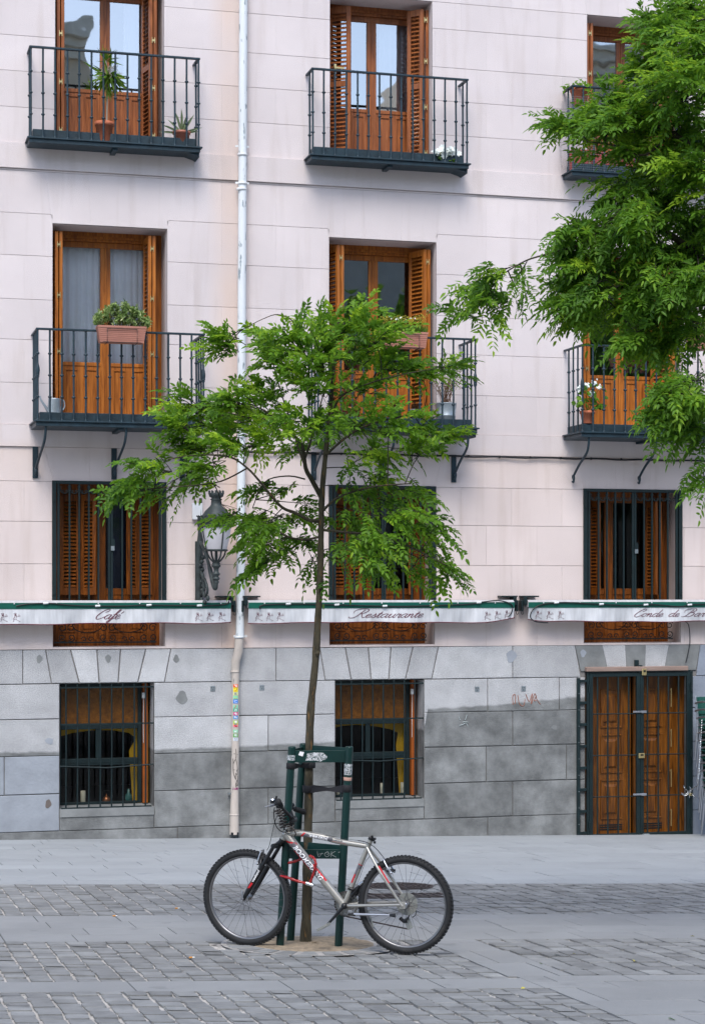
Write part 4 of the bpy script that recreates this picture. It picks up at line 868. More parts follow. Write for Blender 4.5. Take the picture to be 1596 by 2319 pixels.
# ------------------------------------------------------------------ lettering with pen strokes
GL = {
'a': ([[(.78, .88), (.5, 1.02), (.18, .78), (.05, .32), (.28, .0), (.6, .28), (.80, .95)], [(.80, 1.0), (.70, .3), (.84, 0), (1.08, .28)]], 1.0),
'e': ([[(.02, .32), (.38, .48), (.60, .78), (.42, 1.0), (.12, .72), (.08, .25), (.36, 0), (.80, .30)]], .74),
's': ([[(.0, .10), (.28, .70), (.40, 1.08), (.46, .70), (.58, .30), (.42, .0), (.14, .06)], [(.50, .03), (.80, .30)]], .72),
't': ([[(.05, .35), (.38, 1.55)], [(.38, 1.6), (.22, .35), (.36, 0), (.68, .30)], [(.06, 1.03), (.60, 1.06)]], .62),
'u': ([[(.0, .6), (.20, 1.0), (.12, .3), (.30, 0), (.62, .35), (.76, 1.0)], [(.76, 1.0), (.68, .3), (.82, 0), (1.06, .30)]], .98),
'r': ([[(.0, .5), (.20, 1.05), (.30, .88), (.56, .95), (.44, .3), (.56, 0), (.80, .30)]], .74),
'n': ([[(.0, .6), (.18, 1.0), (.12, 0)], [(.12, .35), (.42, .96), (.60, .82), (.56, .2), (.70, 0), (.94, .30)]], .88),
'f': ([[(.0, .3), (.45, 1.3), (.70, 2.05), (.52, 2.15), (.34, 1.5), (.10, -.2), (-.10, -.85), (-.28, -.75), (-.10, -.30), (.50, .25)], [(.05, 1.0), (.62, 1.03)]], .52),
'o': ([[(.48, 1.0), (.12, .78), (.05, .3), (.30, 0), (.62, .28), (.68, .78), (.46, 1.0)], [(.62, .88), (.95, .92)]], .86),
'd': ([[(.78, .88), (.5, 1.02), (.18, .78), (.05, .32), (.28, .0), (.6, .28), (.80, .95)], [(.98, 2.1), (.78, .9), (.72, .25), (.86, 0), (1.08, .28)]], 1.0),
"'": ([[(.25, 1.3), (.55, 1.75)]], 0.0),
' ': ([], .9),
'C': ([[(.95, 1.55), (1.25, 1.75), (1.38, 2.1), (1.10, 2.25), (.65, 1.95), (.25, 1.2), (.10, .5), (.35, 0), (.80, .08), (1.25, .55)]], 1.28),
'R': ([[(.95, 2.1), (.70, 1.2), (.45, .4), (.05, -.05), (-.45, .0), (-.55, .30)], [(-.30, 1.2), (-.35, 1.9), (.40, 2.3), (1.20, 2.3), (1.50, 1.85), (1.20, 1.25), (.72, 1.15)], [(.85, 1.15), (1.15, .5), (1.45, 0), (1.85, .30)]], 1.75),
'B': ([[(.95, 2.1), (.70, 1.2), (.45, .4), (.05, -.05), (-.35, .05)], [(-.30, 1.2), (-.35, 1.9), (.40, 2.3), (1.20, 2.3), (1.40, 1.85), (1.10, 1.35), (.75, 1.2)], [(.95, 1.25), (1.45, 1.05), (1.40, .40), (.95, -.02), (.35, .10)]], 1.75),
}
def ribbon(mb, pts2, fn, wmin, wmax, ang=1.2):
    """pen stroke of varying width; fn maps (u, v) to a point in space"""
    P_ = catmull([(a, b, 0) for a, b in pts2], 5); L_ = []; 
    for i, p in enumerate(P_):
        t = unit(P_[min(i+1, len(P_)-1)]-P_[max(i-1, 0)]); wd = wmin+(wmax-wmin)*max(0, -(t[1]))**1.5 if t[1] < 0 else wmin
        n = V(-t[1], t[0], 0); L_.append((p+n*wd/2, p-n*wd/2))
    vs = [fn(q[0], q[1]) for ab in L_ for q in ab]
    mb.add(vs, [(2*i, 2*i+2, 2*i+3, 2*i+1) for i in range(len(L_)-1)])
def script(mb, text, x0, z0, xh, slant, fn, squeeze=1.0, wmin=.10, wmax=.24):
    cx = 0
    for ch in text:
        st, adv = GL[ch]
        for s_ in st: ribbon(mb, [((cx+a+(b*slant))*xh*squeeze+x0, b*xh+z0) for a, b in s_], fn, wmin*xh, wmax*xh)
        cx += adv
    return cx*xh*squeeze
FIG = [[(.30, .98), (.38, 1.02), (.42, .95), (.38, .88), (.30, .90), (.30, .98)], [(.30, .95), (.22, 1.0), (.16, .90), (.24, .84)], [(.36, .88), (.30, .78), (.24, .62), (.20, .48)], [(.38, .86), (.46, .70), (.40, .55)], [(.20, .55), (.10, .38), (.05, .28), (.42, .24), (.46, .40), (.40, .55)],
       [(.34, .74), (.50, .58), (.66, .60)], [(.58, .62), (.92, .62)], [(.66, .64), (.66, .82)], [(.74, .64), (.74, .90)], [(.82, .64), (.82, .74), (.88, .74)], [(.18, .28), (.12, .12), (.06, .02), (.16, .02)], [(.36, .26), (.52, .16), (.74, .06), (.86, .03), (.84, .0), (.74, .02)], [(.24, .56), (.36, .54)], [(.16, .34), (.20, .46)], [(.30, .30), (.32, .44)]]
def awning(label, xa, xb, text, tx, tz, xh, figs, sq=1.22, cut_l=None, curl_l=0.0, curl_r=0.0, cable=None, ends=(True, True)):
    aw = thing('awning', label, 'awning', ((xa+xb)/2, -.15, 2.9))
    yf = -.20
    mb = MB(); mb.box(xa, xb, yf+.005, -.03, 2.90, 2.966, .006); mb.prism([(xa, 2.968), (xb, 2.968), (xb, 2.992), (xa, 2.992)], -.16, -.04); 
    mb.add([(xa, yf-.001, 2.966), (xb, yf-.001, 2.966), (xb, -.161, 2.994), (xa, -.161, 2.994)], [(0, 1, 2, 3)]); mb.build('rolled_canvas', M_ROLL, aw)
    mb = MB(); mb.box(xa, xb, yf-.008, yf+.004, 2.893, 2.965, .003); mb.box(xa, xb, yf-.012, yf-.008, 2.893, 2.899); mb.build('front_bar', M_AWGREEN, aw)
    n = int((xb-xa)/.05); H = .178
    def sag(x):
        s_ = 0
        if curl_r: s_ += curl_r*max(0, 1-(xb-x)/.45)**2
        if curl_l: s_ += curl_l*max(0, 1-(x-xa)/.35)**2
        return s_+.006*math.sin(x*2.3)+.004*math.sin(x*7.1)
    def fn(x, z, d=0.0):
        t = (2.893-z)/H; return (x, yf-.006-d+t*(.020*math.sin(x*5.3)+.014*math.sin(x*11.7+1)+.010*math.sin(x*23+2*t))+.010*math.sin(x*1.7)*t, z)
    mb = MB(); rows_ = 7
    for i in range(n+1):
        for j in range(rows_):
            x = xa+(xb-xa)*i/n; bot = 2.893-H+sag(x); z = 2.893+(bot-2.893)*j/(rows_-1)
            sh = (curl_r*.35*(j/(rows_-1))*max(0, 1-(xb-x)/.2) if curl_r else 0); q = fn(x-sh, z); mb.v.append(q)
    for i in range(n):
        for j in range(rows_-1): mb.f.append([i*rows_+j, (i+1)*rows_+j, (i+1)*rows_+j+1, i*rows_+j+1]); mb.mi.append(0); mb.sm.append(True)
    val = mb.build('valance', [M_AWWHITE], aw)
    mb = MB(); mb.tube([V(*fn(xa+(xb-xa)*i/n, 2.893-H+sag(xa+(xb-xa)*i/n)))-V(0, 0, .002) for i in range(n+1)], .006, 5); mb.build('hem', M_WINE, val)
    mb = MB(); script(mb, text, tx, tz, xh, .45, lambda u, v: fn(u, v, .0045), sq, .12, .24)
    if text == 'Cafe': ribbon(mb, [(tx+xh*(3.30+1.25*.45)*sq, tz+xh*1.25), (tx+xh*(3.55+1.75*.45)*sq, tz+xh*1.75)], lambda u, v: fn(u, v, .0045), .12*xh, .2*xh)
    mb.build('lettering', M_LETTER, val)
    for fx in figs:
        mb = MB()
        for s_ in FIG: ribbon(mb, [(fx+a*.10, 2.745+sag(fx)*.5+b*.100) for a, b in s_], lambda u, v: fn(u, v, .0045), .0024, .0042)
        mb.add([fn(fx+a, 2.735+sag(fx)*.5+b, .0047) for a, b in ((.018, .083), (.034, .102), (.042, .09), (.025, .08))], [(0, 1, 2, 3)])
        mb.build('waitress_emblem', M_LETTER, val)
    mb = MB(); x = xa+.2
    while x < xb-.1: mb.ball((x, yf-.014, 2.955), .009, 6); x += .50
    mb.build('rivets', M_WHITEBOX, aw)
    if cable:
        mb = MB(); q = catmull([(x, yf-.022, z) for x, z in cable], 6); mb.tube(q, .0075, 6); cb = mb.build('light_cable', M_BLACK, aw)
        mb = MB(); x = cable[0][0]+.05
        lo_, hi_ = min(c[0] for c in cable), max(c[0] for c in cable); x = lo_+.35
        while x < hi_-.1:
            z = min(q, key=lambda p: abs(p[0]-x))[2]; mb.tube([(x-.03, yf-.032, z), (x+.03, yf-.032, z+.004)], .013, 8); x += .62
        mb.build('bulb_holder', M_WHITEBOX, cb)
    for e, x in zip(ends, (xa, xb)):
        if not e: continue
        s_ = -1 if x == xa else 1
        mb = MB(); mb.box(x-.14, x+.14, -.26, -.003, 3.035, 3.055, .003) if False else mb.box(min(x-s_*.16, x+s_*.06), max(x-s_*.16, x+s_*.06), -.16, -.003, 3.03, 3.048, .002)
        mb.box(x+s_*.005, x+s_*.045, -.17, -.003, 2.93, 3.03, .004); mb.box(x+s_*.045, x+s_*.075, -.15, -.03, 2.85, 2.99, .006); mb.torus((x+s_*.06, -.14, 2.83), (1, .3, 0), .022, .004, 14, 5); mb.build('wall_bracket', M_GREEN, aw)
    return aw
def WX(px): return float(at_wall(px, 1390, .21)[0])
def WZ(px, py): return float(at_wall(px, py, .21)[2])
awning('green and white rolled awning lettered Cafe, at the left end', -3.2, WX(523), 'Cafe', WX(213), WZ(230, 1402), .052, [WX(0), WX(28.5), WX(442), WX(468), WX(494)], sq=1.62, cut_l=True, curl_l=0, curl_r=.012, ends=(False, True),
    cable=[(WX(36), 2.925), (WX(60), 2.95), (WX(110), 2.96), (WX(165), 2.935), (WX(260), 2.925), (WX(330), 2.935), (WX(420), 2.93), (WX(480), 2.93), (WX(512), 2.95), (WX(519), 2.99)])
awning('green and white rolled awning lettered Restaurante, between the two drain brackets', WX(563), WX(1165), 'Restaurante', WX(797), WZ(800, 1399), .047, [WX(579), WX(603), WX(627), WX(1096), WX(1119), WX(1142)], sq=1.98, curl_r=.05, ends=(True, True),
    cable=[(WX(589), 2.88), (WX(592), 2.93), (WX(640), 2.945), (WX(700), 2.945), (WX(790), 2.93), (WX(900), 2.915), (WX(1010), 2.93), (WX(1060), 2.94), (WX(1095), 2.97), (WX(1130), 2.985), (WX(1158), 2.93), (WX(1157), 2.83), (WX(1150), 2.78)])
awning('green and white rolled awning lettered Conde de Bar, at the right end', WX(1197), 13.2, 'Conde de Bar', WX(1432), WZ(1432, 1397), .044, [WX(1213), WX(1238), WX(1262)], sq=1.95, curl_l=.03, ends=(True, False),
    cable=[(WX(1240), 2.70), (WX(1210), 2.72), (WX(1200), 2.80), (WX(1218), 2.92), (WX(1270), 2.96), (WX(1330), 2.945), (WX(1420), 2.92), (WX(1480), 2.93), (WX(1540), 2.905), (WX(1596), 2.935), (13.0, 2.93)])
mb = MB(); p = at_wall(1558, 1430, .04); mb.tube(catmull([(p[0]-.14, -.18, 2.72), (p[0], -.05, 2.66), (p[0]+.03, -.03, 2.45), (p[0]+.01, -.03, 2.32), (p[0]-.03, -.03, 2.16)], 6), .006, 6)
tag(mb.build('hanging_wire', M_BLACK, loc=(p[0], -.03, 2.16)), 'loose black wire hanging from the right awning down beside the cellar gate', 'wire')

# ------------------------------------------------------------------ paving
AS = -.137
def wv(x, y): return y-AS*x
def yw(x, w_): return w_+AS*x
PITC = (3.18, -10.22); PIT_R, RING_R = .44, .62
def tile(mb, poly, gap, h, bev, jit=0.004, base=.0):
    """a paving stone: polygon in (x, y) on the sloping ground"""
    a = inset(poly, gap); b = inset(poly, gap+bev)
    if len(a) < 3 or len(b) < 3: return
    if len(b) != len(a): b = a
    mb.tone = float(rng.normal(0, .028 if bev < .003 else .10))
    n = len(a); tz = random.uniform(-jit, jit); tx = random.uniform(-jit, jit)*2.; cx = sum(p[0] for p in a)/n
    vs = [(p[0], p[1], gz(*p)-.02) for p in a]+[(p[0], p[1], gz(*p)+h-bev*.8+tz+tx*(p[0]-cx)) for p in a]+[(p[0], p[1], gz(*p)+h+tz+tx*(p[0]-cx)) for p in b]
    mb.add(vs, [(i, (i+1) % n, n+(i+1) % n, n+i) for i in range(n)]+[(n+i, n+(i+1) % n, 2*n+(i+1) % n, 2*n+i) for i in range(n)]+[tuple(range(2*n, 3*n))]); mb.tone = 0.0
def setts(mb, x0, x1, w0, w1, sx=.138, sw=.132, rag=0):
    n = max(1, round((x1-x0)/sx)); xs = [x0+(x1-x0)*i/n for i in range(n+1)]
    for i in range(n):
        k = max(1, round((w1-w0)/sw)); ph = random.uniform(-.5, .5)*(w1-w0)/k*.55
        ws = [w0]+[w0+(w1-w0)*(j+random.uniform(-.13, .13))/k+ph for j in range(1, k)]+[w1]
        for j in range(k):
            a, b = xs[i]+random.uniform(-.004, .004), xs[i+1]+random.uniform(-.004, .004); c, d = ws[j], ws[j+1]
            cx, cy = (a+b)/2, yw((a+b)/2, (c+d)/2)
            if math.hypot(cx-PITC[0], cy-PITC[1]) < RING_R+.04: continue
            e = lambda: random.uniform(-.006, .006)
            sh_ = random.uniform(-.008, .008)
            poly = [(a+.0085+e(), yw(a, c)+.005+e()*.5), (b-.0085+e(), yw(b, c)+.005+e()*.5+sh_), (b-.0085+e(), yw(b, d)-.005+e()*.5+sh_), (a+.0085+e(), yw(a, d)-.005+e()*.5)]
            # worn corners
            q = []
            for t in range(4):
                p0, p1, p2 = poly[t-1], poly[t], poly[(t+1) % 4]; r = .10+random.random()*.08
                q.append((p1[0]+(p0[0]-p1[0])*r, p1[1]+(p0[1]-p1[1])*r*.6)); q.append((p1[0]+(p2[0]-p1[0])*r, p1[1]+(p2[1]-p1[1])*r*.6))
            tile(mb, q, 0.0, .012, .006, .0045)
def slabs(mb, x0, x1, w0, w1, sx=.62, sw=.405, off=0.0):
    k = max(1, round((w1-w0)/sw)); mb.m(1); g_ = .002; mb.add([(x_, yw(x_, w_), gz(x_, yw(x_, w_))+.0045) for x_, w_ in ((x0+g_, w0+g_), (x1-g_, w0+g_), (x1-g_, w1-g_), (x0+g_, w1-g_))], [(0, 1, 2, 3)]); mb.m(0)
    for j in range(k):
        c, d = w0+(w1-w0)*j/k, w0+(w1-w0)*(j+1)/k; x = x0-(sx*.5 if (j % 2) else 0)-random.uniform(0, .2)
        while x < x1:
            l = sx*random.choice((1, 1, 1, .8)); a, b = max(x, x0), min(x+l, x1); x += l
            if b-a < .03: continue
            tile(mb, [(a, yw(a, c)), (b, yw(b, c)), (b, yw(b, d)), (a, yw(a, d))], .0036, .012, .0018, .0012)
mb = MB(); xs = lin(-60, 60, 13); ys = lin(-60, 1.5, 9)
for i in range(12):
    for j in range(8): q = [(xs[i], ys[j]), (xs[i+1], ys[j]), (xs[i+1], ys[j+1]), (xs[i], ys[j+1])]; mb.add([(a, b, gz(a, b)) for a, b in q], [(0, 1, 2, 3)])
mb.build('ground', M_GROUND, kind='structure')
mb = MB(); slabs(mb, -6, 16, -5.39, .0, .70, .42)
# triangle left between the skewed slabs and the wall
for i in range(40):
    a, b = -6+i*.7, -6+(i+1)*.7
    y0a, y0b = yw(a, 0), yw(b, 0)
    for t in range(6):
        ya, yb = min(0, y0a+.42*(t)), min(0, y0b+.42*t); yc, yd = min(.0, y0b+.42*(t+1)), min(.0, y0a+.42*(t+1))
        if a > 0 and (ya < -.01 or yb < -.01): tile(mb, [(a, ya), (b, yb), (b, yc), (a, yd)], .0022, .012, .0018, .0008)
mb.build('sidewalk', [M_SLAB, M_SLABJOINT], kind='structure')
mb = MB(); slabs(mb, -6, 16, -9.60, -7.97, .62, .41)
slabs(mb, 4.04, 14, -11.93, -11.43, .62, .25); slabs(mb, -5, 4.04, -11.93, -11.52, .9, .42); slabs(mb, 3.99, 4.40, -11.43, -9.60, .42, .62)
slabs(mb, 4.06, 14, -24, -11.93, .8, .5)
mb.build('paved_strip', [M_SLAB2, M_SLABJOINT], kind='structure')
mb = MB(); setts(mb, -4, 14, -7.97, -5.39, .142, .165); setts(mb, -4, 3.985, -11.52, -9.60); setts(mb, 4.405, 13, -11.43, -9.60, .16, .2); setts(mb, -3, 4.055, -20, -11.93)
st_ = mb.build('cobbles', M_SETT, kind='structure')
# ring of stones and the sandy pit round the young tree
mb = MB(); mb.m(1); NN = 48
for i in range(NN):
    q = [(PITC[0]+r*math.cos(a), PITC[1]+r*math.sin(a)) for r, a in ((PIT_R*.96, 2*math.pi*i/NN), (RING_R+.02, 2*math.pi*i/NN), (RING_R+.02, 2*math.pi*(i+1)/NN), (PIT_R*.96, 2*math.pi*(i+1)/NN))]; mb.add([(x, y, gz(x, y)+(.0125 if k in (0, 3) else .0118)) for k, (x, y) in enumerate(q)], [(0, 1, 2, 3)])
mb.m(0); n = 22
for i in range(n):
    a0 = 2*math.pi*i/n+.02; a1 = 2*math.pi*(i+1)/n-.02; r0, r1 = PIT_R+.015, RING_R-.01
    pl = [(PITC[0]+r*math.cos(a)+random.uniform(-.008, .008), PITC[1]+r*math.sin(a)+random.uniform(-.008, .008)) for r, a in ((r0, a0+.03), (r1, a0+.02), (r1, (a0+a1)/2), (r1, a1-.02), (r0, a1-.03))]
    tile(mb, pl, 0.0, .0165, .004, .0015)
mb.build('pit_edging', [M_SETT, mat('pale_mortar', (.30, .29, .275), .95, var=.25, scale=14, bump=.6, bscale=60)], kind='structure')
mb = MB(); R_ = 9; N_ = 36
for i in range(R_+1):
    for j in range(N_):
        r = PIT_R*1.02*i/R_; a = 2*math.pi*j/N_; x, y = PITC[0]+r*math.cos(a), PITC[1]+r*math.sin(a); mb.v.append((x, y, gz(x, y)+.0145+random.uniform(0, .010)*(1 if i < R_ else 0)-(.006 if i == R_ else 0)))
for i in range(R_):
    for j in range(N_): mb.f.append([i*N_+j, i*N_+(j+1) % N_, (i+1)*N_+(j+1) % N_, (i+1)*N_+j]); mb.mi.append(0); mb.sm.append(True)
mb.build('tree_pit_soil', M_SAND, kind='structure')
# manhole cover and slotted drain
def disc_ring(mb, c, r0, r1, h0, h1, n=40):
    for i in range(n):
        a0, a1 = 2*math.pi*i/n, 2*math.pi*(i+1)/n; q = [(c[0]+r*math.cos(a), c[1]+r*math.sin(a)) for r, a in ((r0, a0), (r1, a0), (r1, a1), (r0, a1))]
        mb.add([(x, y, gz(x, y)+h1) for x, y in q]+[(x, y, gz(x, y)+h0) for x, y in q], [(0, 1, 2, 3), (1, 5, 6, 2), (0, 4, 7, 3)])
mc = at_ground(903, 2011); mb = MB(); disc_ring(mb, mc, 0.0001, .34, 0, .0145)
for r in (.05, .10, .15, .20, .25, .30): disc_ring(mb, mc, r, r+.018, .014, .020)
for k in range(16): a = k*math.pi/8; mb.obox((mc[0]+.2*math.cos(a), mc[1]+.2*math.sin(a), gz(mc[0]+.2*math.cos(a), mc[1]+.2*math.sin(a))+.017), (math.cos(a), math.sin(a), GX*math.cos(a)+GY*math.sin(a)), (-math.sin(a), math.cos(a), 0), (0, 0, 1), .12, .006, .005)
tag(mb.build('manhole_cover', M_CAST, loc=(mc[0], mc[1], gz(mc[0], mc[1]))), 'round rust-brown iron manhole cover with ring pattern, seen through the rear bicycle wheel', 'manhole cover')
dg = at_ground(912, 2033); mb = MB(); w2_, h2_ = .40, .17
def gbox(mb, xa, xb, ya, yb, ha, hb):
    q = [(xa, ya), (xb, ya), (xb, yb), (xa, yb)]; mb.add([(x, y, gz(x, y)+ha) for x, y in q]+[(x, y, gz(x, y)+hb) for x, y in q], [(0, 1, 2, 3), (4, 5, 6, 7), (0, 1, 5, 4), (1, 2, 6, 5), (2, 3, 7, 6), (3, 0, 4, 7)])
gbox(mb, dg[0]-w2_, dg[0]+w2_, dg[1]-h2_, dg[1]-h2_+.03, 0, .02); gbox(mb, dg[0]-w2_, dg[0]+w2_, dg[1]+h2_-.03, dg[1]+h2_, 0, .02)
for i in range(11): x = dg[0]-w2_+.015+i*(2*w2_-.05)/10; gbox(mb, x, x+.035, dg[1]-h2_+.03, dg[1]+h2_-.03, 0, .0195)
mb.m(1); gbox(mb, dg[0]-w2_+.002, dg[0]+w2_-.002, dg[1]-h2_+.032, dg[1]+h2_-.032, .004, .0135)
tag(mb.build('drain_grate', [M_CAST, M_BLACK], loc=(dg[0], dg[1], gz(dg[0], dg[1]))), 'rectangular slotted iron drain grate in the cobbles, just in front of the manhole cover', 'drain grate')
# litter
LIT = [(261, 2090, 'beside the far cobble band at the left', 'left'), (402, 2062, '', ''), (751, 2410, '', '')]
def butt(px, py, lab):
    p = at_ground(px, py); a = random.uniform(-.5, .5); mb = MB(); d = V(math.cos(a), math.sin(a), GX*math.cos(a)+GY*math.sin(a))*.02; c = V(p[0], p[1], gz(p[0], p[1])+.019)
    mb.tube([c-d, c+d*.1], .0055, 6); mb.m(1); mb.tube([c+d*.1, c+d*.8], .0052, 6); tag(mb.build('cigarette_butt', [mat('filter_tip', (.55, .25, .06), .8), M_WHITEBOX], loc=tuple(c)), lab, 'cigarette butt')
butt(261, 2080.5, 'orange cigarette butt on the slabs just below the far cobbles, leftmost of three'); butt(402, 2063, 'orange cigarette butt lying among the far cobbles'); butt(750, 2175, 'orange cigarette butt on the cobbles') if False else butt(435, 2176, 'orange cigarette butt on the near cobbles left of the front wheel')
def scrap(px, py, w_, m, lab, nm='leaf_litter', cat='fallen leaf'):
    p = at_ground(px, py); z = gz(p[0], p[1])+.016; mb = MB(); a = random.uniform(0, 3); u = V(math.cos(a), math.sin(a), .05)*w_; v = V(-math.sin(a), math.cos(a), .1)*w_*.45
    c = V(p[0], p[1], z); mb.add([c-u, c-v, c+u, c+v+V(0, 0, w_*.3)], [(0, 1, 2), (0, 2, 3)]); tag(mb.build(nm, m, loc=tuple(c)), lab, cat)
M_LITY = mat('yellow_leaf', (.45, .40, .06), .7); M_LITG = mat('green_leaf_litter', (.12, .28, .03), .7)
scrap(1262, 2170, .035, M_WHITEBOX, 'small scrap of white paper on the slab strip right of the bicycle', 'paper_scrap', 'paper scrap')
scrap(1225, 2189, .02, M_LITG, 'green leaf at the corner of the cobbles right of the bicycle'); scrap(1300, 2166, .018, M_LITY, 'yellow leaf on the right cobbles near their front'); scrap(1184, 2245, .02, M_LITY, 'yellow leaf on the nearest cobbles, right side')
scrap(1435, 2182, .022, M_LITY, 'yellow leaf on the right cobbles, farther right'); scrap(1521, 2316, .03, M_LITG, 'green leaf lying at the very front right corner'); scrap(1568, 2126, .02, M_LITY, 'yellow leaf at the back edge of the right cobbles')
scrap(72, 2024, .03, M_WHITEBOX, 'small white paper crumb on the far cobbles at the left', 'paper_scrap', 'paper scrap')

# ------------------------------------------------------------------ foliage
def nrm(a): return a/np.maximum(np.linalg.norm(a, axis=-1, keepdims=True), 1e-9)
class Leaves:
    def __init__(s): s.V = []; s.T = []
    def blade(s, base, d, n, l, w_, tone, fold=.18, bend=.12):
        """pointed leaves: arrays (N,3)"""
        sd = nrm(np.cross(n, d)); l = l[:, None]; w_ = w_[:, None]
        up = n*fold*w_
        P0 = base; P3 = base+d*l-n*l*bend
        a = base+d*l*.30; b = base+d*l*.66-n*l*bend*.4
        L1, R1 = a+sd*w_*.5+up, a-sd*w_*.5+up; L2, R2 = b+sd*w_*.42+up, b-sd*w_*.42+up
        s.V.append(np.stack([P0, L1, L2, P3, R2, R1], 1)); s.T.append(tone)
    def compound(s, o, d, n, L, pairs, ll, lw, tone, droop=.25, ang=.95):
        """feathered leaves along a stalk"""
        N = len(o); sd = nrm(np.cross(n, d))
        for k in range(pairs+1):
            t = (.22+.78*k/pairs); pos = o+d*(L*t)[:, None]-UP*(L*droop*t*t)[:, None]; dd = nrm(d-UP*droop*2*t)
            sz = 1.0-.35*abs(t-.6)
            if k == pairs: s._l(pos, dd, n, ll*1.05, lw, tone); continue
            for sg in (-1, 1):
                a = ang+rng.normal(0, .16, N); ld = nrm(dd*np.cos(a)[:, None]+sd*(sg*np.sin(a))[:, None]+rng.normal(0, .13, (N, 3)))
                s._l(pos, ld, nrm(n+rng.normal(0, .34, (N, 3))), ll*sz, lw*sz, tone)
    def _l(s, pos, d, n, ll, lw, tone):
        N = len(pos); s.blade(pos, d, n, ll*rng.uniform(.65, 1.2, N), lw*rng.uniform(.75, 1.2, N), np.clip(tone+rng.normal(0, .10, N), 0, 1))
    def build(s, name, m, parent=None, loc=None, **k):
        A = np.concatenate(s.V); T = np.concatenate(s.T); N = len(A); org = V(0, 0, 0)
        p = parent
        while p is not None: org = org+np.array(p.location); p = p.parent
        if loc is not None: org = np.array(loc)
        A = A-org; me = bpy.data.meshes.new(name); me.vertices.add(N*6); me.vertices.foreach_set('co', A.reshape(-1))
        idx = (np.arange(N)*6)[:, None]+np.array([0, 1, 2, 3, 0, 3, 4, 5])[None]; me.loops.add(N*8); me.loops.foreach_set('vertex_index', idx.reshape(-1).astype(np.int32))
        me.polygons.add(N*2); me.polygons.foreach_set('loop_start', np.arange(N*2)*4); me.polygons.foreach_set('loop_total', np.full(N*2, 4)); me.update(calc_edges=True)
        at = me.attributes.new('tone', 'FLOAT', 'POINT'); at.data.foreach_set('value', np.repeat(T, 6).astype(np.float32))
        me.materials.append(m); o = bpy.data.objects.new(name, me); COL.objects.link(o)
        if parent is not None: o.parent = parent
        elif loc is not None: o.location = loc
        tag(o, **k); return o
def rnd3(n, s_=1.0): return rng.normal(0, s_, (n, 3))
def spray(L, tw, base, d, length, ncomp, Lc, pairs, ll, lw, tone, droop, nb, twr=.0025):
    """a twig with feathered leaves left and right"""
    d = unit(d); pts = [base+d*length*t-UP*length*.18*t*t*droop*3 for t in lin(0, 1, 5)]
    tw.tube(pts, [twr*1.3, twr*1.1, twr, twr*.8, twr*.5], 4, cap=False)
    ts = (np.arange(ncomp)+rng.uniform(.1, .6, ncomp))/ncomp; ts[-1] = 1.0
    P_ = np.array([base+d*length*t-UP*length*.18*t*t*droop*3 for t in ts]); hz = unit(V(-d[1], d[0], 0)+rng.normal(0, .25, 3))
    sg = np.where(np.arange(ncomp) % 2, 1.0, -1.0); a = rng.uniform(.55, 1.1, ncomp)*(1-.75*ts)
    dd = nrm(d[None]*np.cos(a)[:, None]+hz[None]*(sg*np.sin(a))[:, None]+rnd3(ncomp, .22))
    n = nrm(nb[None]+rnd3(ncomp, .33)); n = nrm(n-dd*np.sum(n*dd, 1, keepdims=True))
    L.compound(P_, dd, n, Lc*rng.uniform(.75, 1.15, ncomp), pairs, ll, lw, np.full(ncomp, tone), droop=droop)

def connect(tw, a, b, r0, r1, sag=.0, n=7):
    a, b = np.asarray(a, float), np.asarray(b, float); m = (a+b)/2+UP*sag*np.linalg.norm(b-a)+rng.normal(0, .03, 3)*np.linalg.norm(b-a)
    pts = catmull([a, m, b], n//2+1); tw.tube(pts, list(np.linspace(r0, r1, len(pts))), 5, cap=False); return pts

# ---- the young tree
TD = 13.30
tb = at_ground(691, 2139); young = thing('young_tree', 'slender young street tree with feathery bright green leaves, in the sandy pit behind the bicycle', 'tree', tuple(tb))
tr_pts = [tb-V(0, 0, .05)]+[at_depth(x, y, TD+o) for x, y, o in ((693, 2100, 0), (696, 2000, 0), (697, 1900, 0), (699, 1800, 0), (700, 1700, 0), (704, 1600, 0), (714, 1500, 0), (720, 1400, 0), (725, 1300, 0), (727, 1200, 0), (729, 1120, 0), (736, 1040, .02), (744, 960, .04), (752, 880, .05), (758, 800, .05), (765, 730, .05))]
mb = MB(); TP = catmull(tr_pts, 4); rr = np.interp([p[2] for p in TP], [.60, .72, 1.4, 2.0, 3.0, 3.7, 4.2, 4.8, 5.6], [.046, .038, .032, .029, .024, .021, .017, .010, .004])
rr = [r*(1+.07*math.sin(i*2.2)+.05*math.sin(i*.9)) for i, r in enumerate(rr)]; mb.tube(TP, rr, 14); mb.ball(at_depth(719, 1480, TD-.025), .018, 8)
SK = [(p, 1) for p in TP if p[2] > 3.2]
def branch(pts, r0, r1, d0=0.0, d1=0.0):
    k = len(pts); q = catmull([at_depth(x, y, TD+d0+(d1-d0)*i/(k-1)) for i, (x, y) in enumerate(pts)], 4); mb.tube(q, list(np.linspace(r0, r1, len(q))), 8, cap=False)
    for p in q[3:]: SK.append((p, 1))
branch([(727, 1125), (705, 1085), (692, 1060), (684, 1010), (660, 980), (632, 950), (590, 925)], .019, .006, 0, -.3)
branch([(688, 1045), (700, 1010), (712, 970), (722, 930), (735, 880)], .010, .004, 0, .3)
branch([(692, 1058), (676, 1015), (660, 960), (640, 900), (620, 830)], .010, .003, 0, .35)
branch([(726, 1180), (700, 1178), (670, 1162), (640, 1150), (612, 1120), (588, 1090), (560, 1060), (520, 1035), (450, 1030), (380, 1040)], .014, .004, 0, -.55)
branch([(690, 1085), (655, 1078), (610, 1085), (588, 1110), (572, 1150)], .006, .003, 0, .35)
